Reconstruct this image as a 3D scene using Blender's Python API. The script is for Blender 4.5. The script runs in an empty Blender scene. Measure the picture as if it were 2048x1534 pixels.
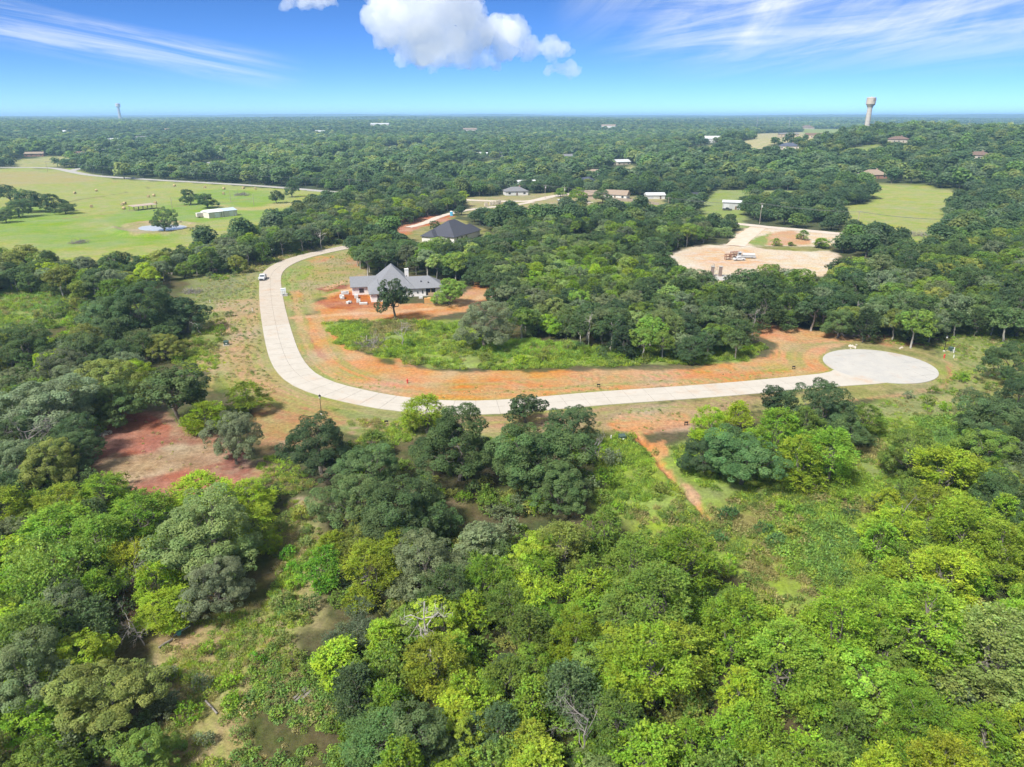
import bpy, bmesh, math, random
import numpy as np
from mathutils import Vector, Matrix

# ---------------------------------------------------------------- camera / world / sun / exposure
SC = bpy.context.scene
COL = SC.collection
CAM_H = 55.0
FPX = 1420.0                 # focal length in pixels of the 2048 px wide photograph
PITCH = math.radians(20.6)
cam_d = bpy.data.cameras.new("camera")
cam_d.sensor_width = 36.0
cam_d.lens = FPX / 2048.0 * 36.0
cam_d.clip_start = 0.5
cam_d.clip_end = 80000.0
cam = bpy.data.objects.new("camera", cam_d)
COL.objects.link(cam)
cam.location = (0, 0, CAM_H)
cam.rotation_euler = (math.radians(90) - PITCH, 0, 0)
SC.camera = cam

SUN_EL = math.radians(50)
SUN_AZ = math.radians(-136)          # azimuth of the sun measured from +Y clockwise (behind the camera, to the left)
sun_dir = Vector((math.sin(SUN_AZ) * math.cos(SUN_EL), math.cos(SUN_AZ) * math.cos(SUN_EL), math.sin(SUN_EL)))
sun_d = bpy.data.lights.new("sun", 'SUN')
sun_d.energy = 3.1
sun_d.angle = math.radians(12)
sun_d.color = (1.0, 0.965, 0.90)
sun = bpy.data.objects.new("sun", sun_d)
COL.objects.link(sun)
sun.rotation_euler = sun_dir.to_track_quat('Z', 'Y').to_euler()
sun.location = (0, 0, 300)

W = bpy.data.worlds.new("World")
SC.world = W
W.use_nodes = True
def build_world():
    nt = W.node_tree; nt.nodes.clear(); N = nt.nodes.new; L = nt.links.new
    out = N('ShaderNodeOutputWorld'); bg = N('ShaderNodeBackground'); bg.inputs[1].default_value = 0.089
    sky = N('ShaderNodeTexSky'); sky.sky_type = 'NISHITA'; sky.sun_disc = False
    sky.sun_elevation = SUN_EL; sky.sun_rotation = SUN_AZ
    sky.altitude = 6000; sky.air_density = 0.5; sky.dust_density = 0.0; sky.ozone_density = 2.0
    hs = N('ShaderNodeHueSaturation'); hs.inputs['Saturation'].default_value = 1.22; hs.inputs['Value'].default_value = 1.0
    gm = N('ShaderNodeMix'); gm.data_type = 'RGBA'; gm.blend_type = 'MULTIPLY'; gm.inputs['Factor'].default_value = 1.0; gm.inputs['B'].default_value = (1, 0.965, 1, 1)
    L(sky.outputs[0], gm.inputs['A']); L(gm.outputs['Result'], hs.inputs['Color'])
    # thin cirrus: direction -> azimuth / elevation in degrees, then streaky noise
    geo = N('ShaderNodeTexCoord')
    sep = N('ShaderNodeSeparateXYZ'); L(geo.outputs['Generated'], sep.inputs[0])
    def M(op, a, b=None, c=None):
        m = N('ShaderNodeMath'); m.operation = op
        for i, v in enumerate((a, b, c)):
            if v is None: continue
            if isinstance(v, (int, float)): m.inputs[i].default_value = v
            else: L(v, m.inputs[i])
        return m.outputs[0]
    az = M('MULTIPLY', M('ARCTAN2', sep.outputs[0], sep.outputs[1]), 57.2958)
    el = M('MULTIPLY', M('ARCSINE', sep.outputs[2]), 57.2958)
    def streak(slope, sa, se, off, det=6.0, rough=0.62, dist=0.6):
        # coordinates along / across a streak direction
        across = M('SUBTRACT', el, M('MULTIPLY', az, slope))
        cb = N('ShaderNodeCombineXYZ')
        L(M('MULTIPLY', az, sa), cb.inputs[0]); L(M('MULTIPLY', across, se), cb.inputs[1]); cb.inputs[2].default_value = off
        t = N('ShaderNodeTexNoise'); t.inputs['Scale'].default_value = 1.0
        t.inputs['Detail'].default_value = det; t.inputs['Roughness'].default_value = rough; t.inputs['Distortion'].default_value = dist
        L(cb.outputs[0], t.inputs['Vector'])
        return t.outputs['Fac'], across
    def ss(x, lo, hi):
        m = N('ShaderNodeMapRange'); m.interpolation_type = 'SMOOTHSTEP'
        L(x, m.inputs['Value']); m.inputs['From Min'].default_value = lo; m.inputs['From Max'].default_value = hi
        return m.outputs[0]
    def bell(x, lo, a, b, hi): return M('MULTIPLY', ss(x, lo, a), M('SUBTRACT', 1.0, ss(x, b, hi)))
    # left streaks sloping down to the right
    n1, ac1 = streak(-0.16, 0.055, 1.15, 3.3, 8.0, 0.66, 0.9)
    m1 = M('MULTIPLY', bell(ac1, -1.6, 0.0, 0.6, 1.9), bell(az, -60.0, -38.0, -22.0, -14.0))
    c1 = M('MULTIPLY', ss(n1, 0.36, 0.74), m1)
    # right fan of broad soft streaks rising to the right
    n2, ac2 = streak(0.13, 0.050, 0.55, 8.1, 8.0, 0.66, 0.9)
    m2 = M('MULTIPLY', bell(az, 4.0, 16.0, 70.0, 100.0), ss(el, 2.0, 5.0))
    c2 = M('MULTIPLY', ss(n2, 0.30, 0.78), m2)
    n3, ac3 = streak(0.55, 0.11, 0.20, 1.7, 7.0, 0.62, 0.6)
    c3 = M('MULTIPLY', ss(n3, 0.38, 0.80), M('MULTIPLY', bell(az, 2.0, 10.0, 60.0, 90.0), ss(el, 2.8, 7.0)))
    # cirrus carried on overhead beyond the frame, thickened there to add white fill light
    n4, ac4 = streak(0.05, 0.06, 0.12, 12.0)
    c4 = M('MULTIPLY', ss(n4, 0.34, 0.70), M('MULTIPLY', ss(el, 9.0, 22.0), 0.85))
    fac = M('MINIMUM', M('ADD', M('ADD', M('MULTIPLY', c1, 0.62), M('MULTIPLY', c2, 0.68)), M('ADD', M('MULTIPLY', c3, 0.65), c4)), 0.9)
    mix = N('ShaderNodeMix'); mix.data_type = 'RGBA'
    L(fac, mix.inputs['Factor']); L(hs.outputs[0], mix.inputs['A']); mix.inputs['B'].default_value = (4.6, 4.75, 4.9, 1)
    L(mix.outputs['Result'], bg.inputs[0]); L(bg.outputs[0], out.inputs[0])
build_world()

SC.view_settings.view_transform = 'Standard'
SC.view_settings.look = 'None'
SC.view_settings.gamma = 1.0
SC.view_settings.use_curve_mapping = False
SC.view_settings.exposure = 1.42
cy = SC.cycles
cy.max_bounces = 24; cy.diffuse_bounces = 4; cy.glossy_bounces = 2; cy.transmission_bounces = 3
cy.transparent_max_bounces = 8; cy.volume_bounces = 24
cy.use_denoising = True
cy.use_adaptive_sampling = True; cy.adaptive_threshold = 0.025
cy.caustics_reflective = False; cy.caustics_refractive = False
cy.sample_clamp_indirect = 6.0

RNG = np.random.default_rng(7)
random.seed(7)

# ---------------------------------------------------------------- terrain height and picture -> place
def smooth(x, a, b):
    t = np.clip((x - a) / (b - a), 0, 1); return t * t * (3 - 2 * t)
def hash2(ix, iy, s):
    h = (ix.astype(np.int64) * 374761393 + iy.astype(np.int64) * 668265263 + s * 1442695041) & 0x7fffffff
    h = ((h ^ (h >> 13)) * 1274126177) & 0x7fffffff
    return ((h ^ (h >> 16)) & 0xffff) / 65535.0
def vnoise(x, y, s=0):
    x = np.asarray(x, float); y = np.asarray(y, float)
    ix = np.floor(x); iy = np.floor(y); fx = x - ix; fy = y - iy
    fx = fx * fx * (3 - 2 * fx); fy = fy * fy * (3 - 2 * fy)
    a = hash2(ix, iy, s); b = hash2(ix + 1, iy, s); c = hash2(ix, iy + 1, s); d = hash2(ix + 1, iy + 1, s)
    return (a * (1 - fx) + b * fx) * (1 - fy) + (c * (1 - fx) + d * fx) * fy
def fbm(x, y, s=0, o=4):
    v = 0; a = 0.5; t = 0
    for i in range(o):
        v = v + a * vnoise(x, y, s + i * 17); t += a; x = x * 2.03 + 5.1; y = y * 2.03 + 1.7; a *= 0.5
    return v / t

def hill(x, y):
    """rolling country: flat near the camera, a low hill far to the right, ridges towards the horizon"""
    x = np.asarray(x, float); y = np.asarray(y, float)
    r = np.hypot(x, y); az = np.degrees(np.arctan2(x, y))
    right = smooth(az, 6, 27)
    z = right * 31 * smooth(r, 520, 1150)
    z = z - right * 14 * smooth(r, 1250, 2200)
    z = z + (1 - right) * 6 * smooth(r, 700, 1300)
    z = z + (1 - right) * 26 * smooth(r, 1300, 3000)
    z = z + 14 * smooth(r, 3500, 7000) * (1 - 0.3 * right) + right * 14 * smooth(r, 2500, 6500)
    z = z + 8 * smooth(r, 8000, 15000)
    z = z + (fbm(x / 3200.0, y / 3200.0, 19, 3) - 0.42) * 70 * smooth(r, 7000, 12000)
    z = z + (fbm(x / 900.0, y / 900.0, 3, 3) - 0.5) * 2 * 7 * smooth(r, 900, 2600)
    z = z + (fbm(x / 2600.0, y / 2600.0, 9, 3) - 0.5) * 2 * 24 * smooth(r, 3500, 7000)
    return z
_f = np.array([0, math.cos(PITCH), -math.sin(PITCH)]); _u = np.array([0, math.sin(PITCH), math.cos(PITCH)])
def G(px, py, z=0.0):
    """the point at height z above the ground that the photograph shows at pixel (px, py)"""
    d = _f + _u * ((767 - py) / FPX); d = np.array([(px - 1024) / FPX, d[1], d[2]])
    if d[2] < -1e-4:
        t = (z - CAM_H) / d[2]
        p = d * t
        if math.hypot(p[0], p[1]) < 500: return Vector((p[0], p[1], z))
    n = math.hypot(d[0], d[1]); rr = np.geomspace(60, 20000, 3000)
    X = d[0] / n * rr; Y = d[1] / n * rr; Z = CAM_H + d[2] / n * rr
    H = hill(X, Y) + z
    k = np.nonzero(Z <= H)[0]
    k = k[0] if len(k) else len(rr) - 1
    return Vector((X[k], Y[k], H[k]))
def G2(px, py, z=0.0):
    p = G(px, py, z); return (p.x, p.y)
def project(P):
    P = np.asarray(P, float); q = P - np.array([0, 0, CAM_H])
    zc = q @ _f; yc = q @ _u
    return 1024 + FPX * q[..., 0] / zc, 767 - FPX * yc / zc, zc
def PG(pts, z=0.0): return np.array([G2(a, b, z) for a, b in pts])

def sdf_poly(x, y, poly):
    """signed distance to a polygon, negative inside"""
    n = len(poly); d = np.full(x.shape, 1e18); ins = np.zeros(x.shape, bool)
    for i in range(n):
        ax, ay = poly[i]; bx, by = poly[(i + 1) % n]
        ex, ey = bx - ax, by - ay; wx, wy = x - ax, y - ay
        t = np.clip((wx * ex + wy * ey) / (ex * ex + ey * ey + 1e-12), 0, 1)
        d = np.minimum(d, (wx - ex * t) ** 2 + (wy - ey * t) ** 2)
        c = ((ay > y) != (by > y))
        with np.errstate(divide='ignore', invalid='ignore'):
            xi = (bx - ax) * (y - ay) / (by - ay + 1e-30) + ax
        ins ^= c & (x < xi)
    d = np.sqrt(d); return np.where(ins, -d, d)
def sdf_line(x, y, pts):
    d = np.full(x.shape, 1e18)
    for i in range(len(pts) - 1):
        ax, ay = pts[i]; bx, by = pts[i + 1]; ex, ey = bx - ax, by - ay; wx, wy = x - ax, y - ay
        t = np.clip((wx * ex + wy * ey) / (ex * ex + ey * ey + 1e-12), 0, 1)
        d = np.minimum(d, (wx - ex * t) ** 2 + (wy - ey * t) ** 2)
    return np.sqrt(d)

# ---------------------------------------------------------------- material helpers
MATS = {}
def mat(name, base, rough=0.8, noise=None, metallic=0.0, bump=None, spec=0.3, coords='Object'):
    """plain procedural material: base colour varied by noise; noise=(scale, other colour, amount)"""
    if name in MATS: return MATS[name]
    m = bpy.data.materials.new(name); m.use_nodes = True; nt = m.node_tree; N = nt.nodes.new; L = nt.links.new
    b = nt.nodes['Principled BSDF']; b.inputs['Roughness'].default_value = rough; b.inputs['Metallic'].default_value = metallic
    b.inputs['Specular IOR Level'].default_value = spec
    b.inputs['Base Color'].default_value = (*base, 1)
    tc = N('ShaderNodeTexCoord')
    if noise:
        t = N('ShaderNodeTexNoise'); t.inputs['Scale'].default_value = noise[0]; t.inputs['Detail'].default_value = 5; t.inputs['Roughness'].default_value = 0.6
        L(tc.outputs[coords], t.inputs['Vector'])
        mr = N('ShaderNodeMapRange'); mr.inputs['From Min'].default_value = 0.32; mr.inputs['From Max'].default_value = 0.68; mr.inputs['To Max'].default_value = noise[2]
        L(t.outputs['Fac'], mr.inputs['Value'])
        mx = N('ShaderNodeMix'); mx.data_type = 'RGBA'; L(mr.outputs[0], mx.inputs['Factor'])
        mx.inputs['A'].default_value = (*base, 1); mx.inputs['B'].default_value = (*noise[1], 1)
        L(mx.outputs['Result'], b.inputs['Base Color'])
    if bump:
        t2 = N('ShaderNodeTexNoise'); t2.inputs['Scale'].default_value = bump[0]; t2.inputs['Detail'].default_value = 4
        L(tc.outputs[coords], t2.inputs['Vector'])
        bp = N('ShaderNodeBump'); bp.inputs['Distance'].default_value = bump[1]; L(t2.outputs['Fac'], bp.inputs['Height']); L(bp.outputs[0], b.inputs['Normal'])
    MATS[name] = m; return m

def leaf_material(name, source):
    """leaves: tree colour (object colour, or the instance's colour) varied leaf by leaf, light passing through"""
    m = bpy.data.materials.new(name); m.use_nodes = True; nt = m.node_tree; nt.nodes.clear(); N = nt.nodes.new; L = nt.links.new
    out = N('ShaderNodeOutputMaterial')
    if source == 'object':
        oi = N('ShaderNodeObjectInfo'); colsock = oi.outputs['Color']
    else:
        at = N('ShaderNodeAttribute'); at.attribute_type = 'INSTANCER'; at.attribute_name = 'tcol'; colsock = at.outputs['Color']
    lv = N('ShaderNodeAttribute'); lv.attribute_name = 'lv'
    hs = N('ShaderNodeHueSaturation')
    mh = N('ShaderNodeMapRange'); mh.inputs['To Min'].default_value = 0.472; mh.inputs['To Max'].default_value = 0.528
    mv = N('ShaderNodeMapRange'); mv.inputs['To Min'].default_value = 0.55; mv.inputs['To Max'].default_value = 1.6
    sx = N('ShaderNodeSeparateXYZ'); L(lv.outputs['Vector'], sx.inputs[0])
    L(sx.outputs[0], mh.inputs['Value']); L(sx.outputs[1], mv.inputs['Value'])
    L(mh.outputs[0], hs.inputs['Hue']); L(mv.outputs[0], hs.inputs['Value']); L(colsock, hs.inputs['Color'])
    d = N('ShaderNodeBsdfPrincipled'); d.inputs['Roughness'].default_value = 0.62; d.inputs['Specular IOR Level'].default_value = 0.25
    L(hs.outputs[0], d.inputs['Base Color'])
    tr = N('ShaderNodeBsdfTranslucent')
    h2 = N('ShaderNodeHueSaturation'); h2.inputs['Hue'].default_value = 0.485; h2.inputs['Saturation'].default_value = 1.1; h2.inputs['Value'].default_value = 1.25
    L(hs.outputs[0], h2.inputs['Color']); L(h2.outputs[0], tr.inputs['Color'])
    mx = N('ShaderNodeMixShader'); mx.inputs[0].default_value = 0.45
    L(d.outputs[0], mx.inputs[1]); L(tr.outputs[0], mx.inputs[2]); L(mx.outputs[0], out.inputs[0])
    MATS[name] = m; return m
LEAF = leaf_material('leaf', 'object')
LEAF_I = leaf_material('leaf_instance', 'instance')
BARK = mat('bark', (0.10, 0.085, 0.07), 0.9, (3.0, (0.20, 0.18, 0.155), 1.0))
PALEBARK = mat('pale_bark', (0.30, 0.27, 0.23), 0.9, (2.0, (0.46, 0.43, 0.38), 1.0))
DEADWOOD = mat('dead_wood', (0.27, 0.245, 0.225), 0.9, (2.5, (0.15, 0.13, 0.115), 0.9))

# ---------------------------------------------------------------- mesh helpers
def tag(o, label=None, cat=None, group=None, kind=None):
    if label: o['label'] = label
    if cat: o['category'] = cat
    if group: o['group'] = group
    if kind: o['kind'] = kind
    return o
def link(name, me, parent=None):
    o = bpy.data.objects.new(name, me); COL.objects.link(o)
    if parent is not None: o.parent = parent
    return o
def empty(name, loc=(0, 0, 0), rz=0.0):
    o = bpy.data.objects.new(name, None); COL.objects.link(o); o.location = loc; o.rotation_euler = (0, 0, rz)
    o.empty_display_size = 0.5; return o
def mesh_np(name, V, F, material=None, smooth_=False):
    me = bpy.data.meshes.new(name)
    V = np.asarray(V, np.float32); F = np.asarray(F, np.int32)
    k = F.shape[1]
    me.vertices.add(len(V)); me.vertices.foreach_set('co', V.ravel())
    me.loops.add(F.size); me.loops.foreach_set('vertex_index', F.ravel())
    me.polygons.add(len(F)); me.polygons.foreach_set('loop_start', np.arange(0, F.size, k, dtype=np.int32))
    try: me.polygons.foreach_set('loop_total', np.full(len(F), k, np.int32))
    except Exception: pass
    if smooth_: me.polygons.foreach_set('use_smooth', np.ones(len(F), bool))
    if material: me.materials.append(material)
    me.update(calc_edges=True); me.validate()
    return me

class MB:
    """collects simple shapes into one mesh"""
    def __init__(s): s.v = []; s.f = []
    def add(s, vs, fs):
        b = len(s.v); s.v += [tuple(v) for v in vs]; s.f += [tuple(b + i for i in f) for f in fs]; return s
    def box(s, x0, x1, y0, y1, z0, z1):
        return s.add([(x0, y0, z0), (x1, y0, z0), (x1, y1, z0), (x0, y1, z0), (x0, y0, z1), (x1, y0, z1), (x1, y1, z1), (x0, y1, z1)],
                     [(3, 2, 1, 0), (4, 5, 6, 7), (0, 1, 5, 4), (1, 2, 6, 5), (2, 3, 7, 6), (3, 0, 4, 7)])
    def tube(s, pts, rad, n=6, cap=True):
        pts = [Vector(p) for p in pts]; rings = []
        for i, p in enumerate(pts):
            t = (pts[min(i + 1, len(pts) - 1)] - pts[max(i - 1, 0)])
            t = t.normalized() if t.length > 1e-9 else Vector((0, 0, 1))
            a = t.orthogonal().normalized(); b = t.cross(a); r = rad[i] if hasattr(rad, '__len__') else rad
            rings.append([p + (a * math.cos(2 * math.pi * k / n) + b * math.sin(2 * math.pi * k / n)) * r for k in range(n)])
        base = len(s.v)
        for rg in rings: s.v += [tuple(v) for v in rg]
        for i in range(len(rings) - 1):
            for k in range(n):
                a0 = base + i * n + k; a1 = base + i * n + (k + 1) % n
                s.f.append((a0, a1, a1 + n, a0 + n))
        if cap:
            s.f.append(tuple(base + k for k in reversed(range(n)))); s.f.append(tuple(base + (len(rings) - 1) * n + k for k in range(n)))
        return s
    def lathe(s, prof, n=16, cx=0, cy_=0):
        base = len(s.v)
        for r, z in prof:
            for k in range(n):
                a = 2 * math.pi * k / n; s.v.append((cx + r * math.cos(a), cy_ + r * math.sin(a), z))
        for i in range(len(prof) - 1):
            for k in range(n):
                a0 = base + i * n + k; a1 = base + i * n + (k + 1) % n
                s.f.append((a0, a1, a1 + n, a0 + n))
        s.f.append(tuple(base + k for k in reversed(range(n)))); s.f.append(tuple(base + (len(prof) - 1) * n + k for k in range(n)))
        return s
    def mesh(s, name, material, smooth_=False):
        me = bpy.data.meshes.new(name); me.from_pydata(s.v, [], s.f); me.validate()
        if material: me.materials.append(material)
        if smooth_: me.polygons.foreach_set('use_smooth', np.ones(len(me.polygons), bool))
        me.update(); return me
    def build(s, name, material, parent=None, smooth_=False): return link(name, s.mesh(name, material, smooth_), parent)
#@@PART2
# ---------------------------------------------------------------- the ground: one sheet from under the camera to the horizon
FLOOR = ((0.084, 0.068, 0.036), (0.056, 0.068, 0.022))
FARF = ((0.060, 0.068, 0.028), (0.040, 0.056, 0.022))
WEED = ((0.185, 0.250, 0.038), (0.145, 0.175, 0.048))
WEEDY = ((0.152, 0.180, 0.040), (0.168, 0.132, 0.068))
DRY = ((0.216, 0.188, 0.080), (0.128, 0.140, 0.040))
DRYG = ((0.192, 0.200, 0.072), (0.120, 0.152, 0.036))
PAST = ((0.180, 0.228, 0.048), (0.248, 0.236, 0.088))
PASTG = ((0.132, 0.212, 0.036), (0.176, 0.228, 0.048))
ORANGE = ((0.368, 0.152, 0.054), (0.336, 0.196, 0.088))
ORSTRAW = ((0.385, 0.175, 0.066), (0.33, 0.21, 0.095))
RED = ((0.225, 0.078, 0.046), (0.275, 0.125, 0.082))
REDDRY = ((0.265, 0.135, 0.072), (0.235, 0.195, 0.085))
STRAW = ((0.296, 0.216, 0.136), (0.208, 0.136, 0.080))
PINK = ((0.280, 0.180, 0.112), (0.208, 0.160, 0.080))
GRAVEL = ((0.42, 0.375, 0.305), (0.42, 0.315, 0.205))
TRACK = ((0.400, 0.256, 0.144), (0.368, 0.216, 0.112))
LAWN = ((0.136, 0.200, 0.040), (0.192, 0.200, 0.064))
BROWN = ((0.104, 0.060, 0.036), (0.152, 0.104, 0.064))
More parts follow.
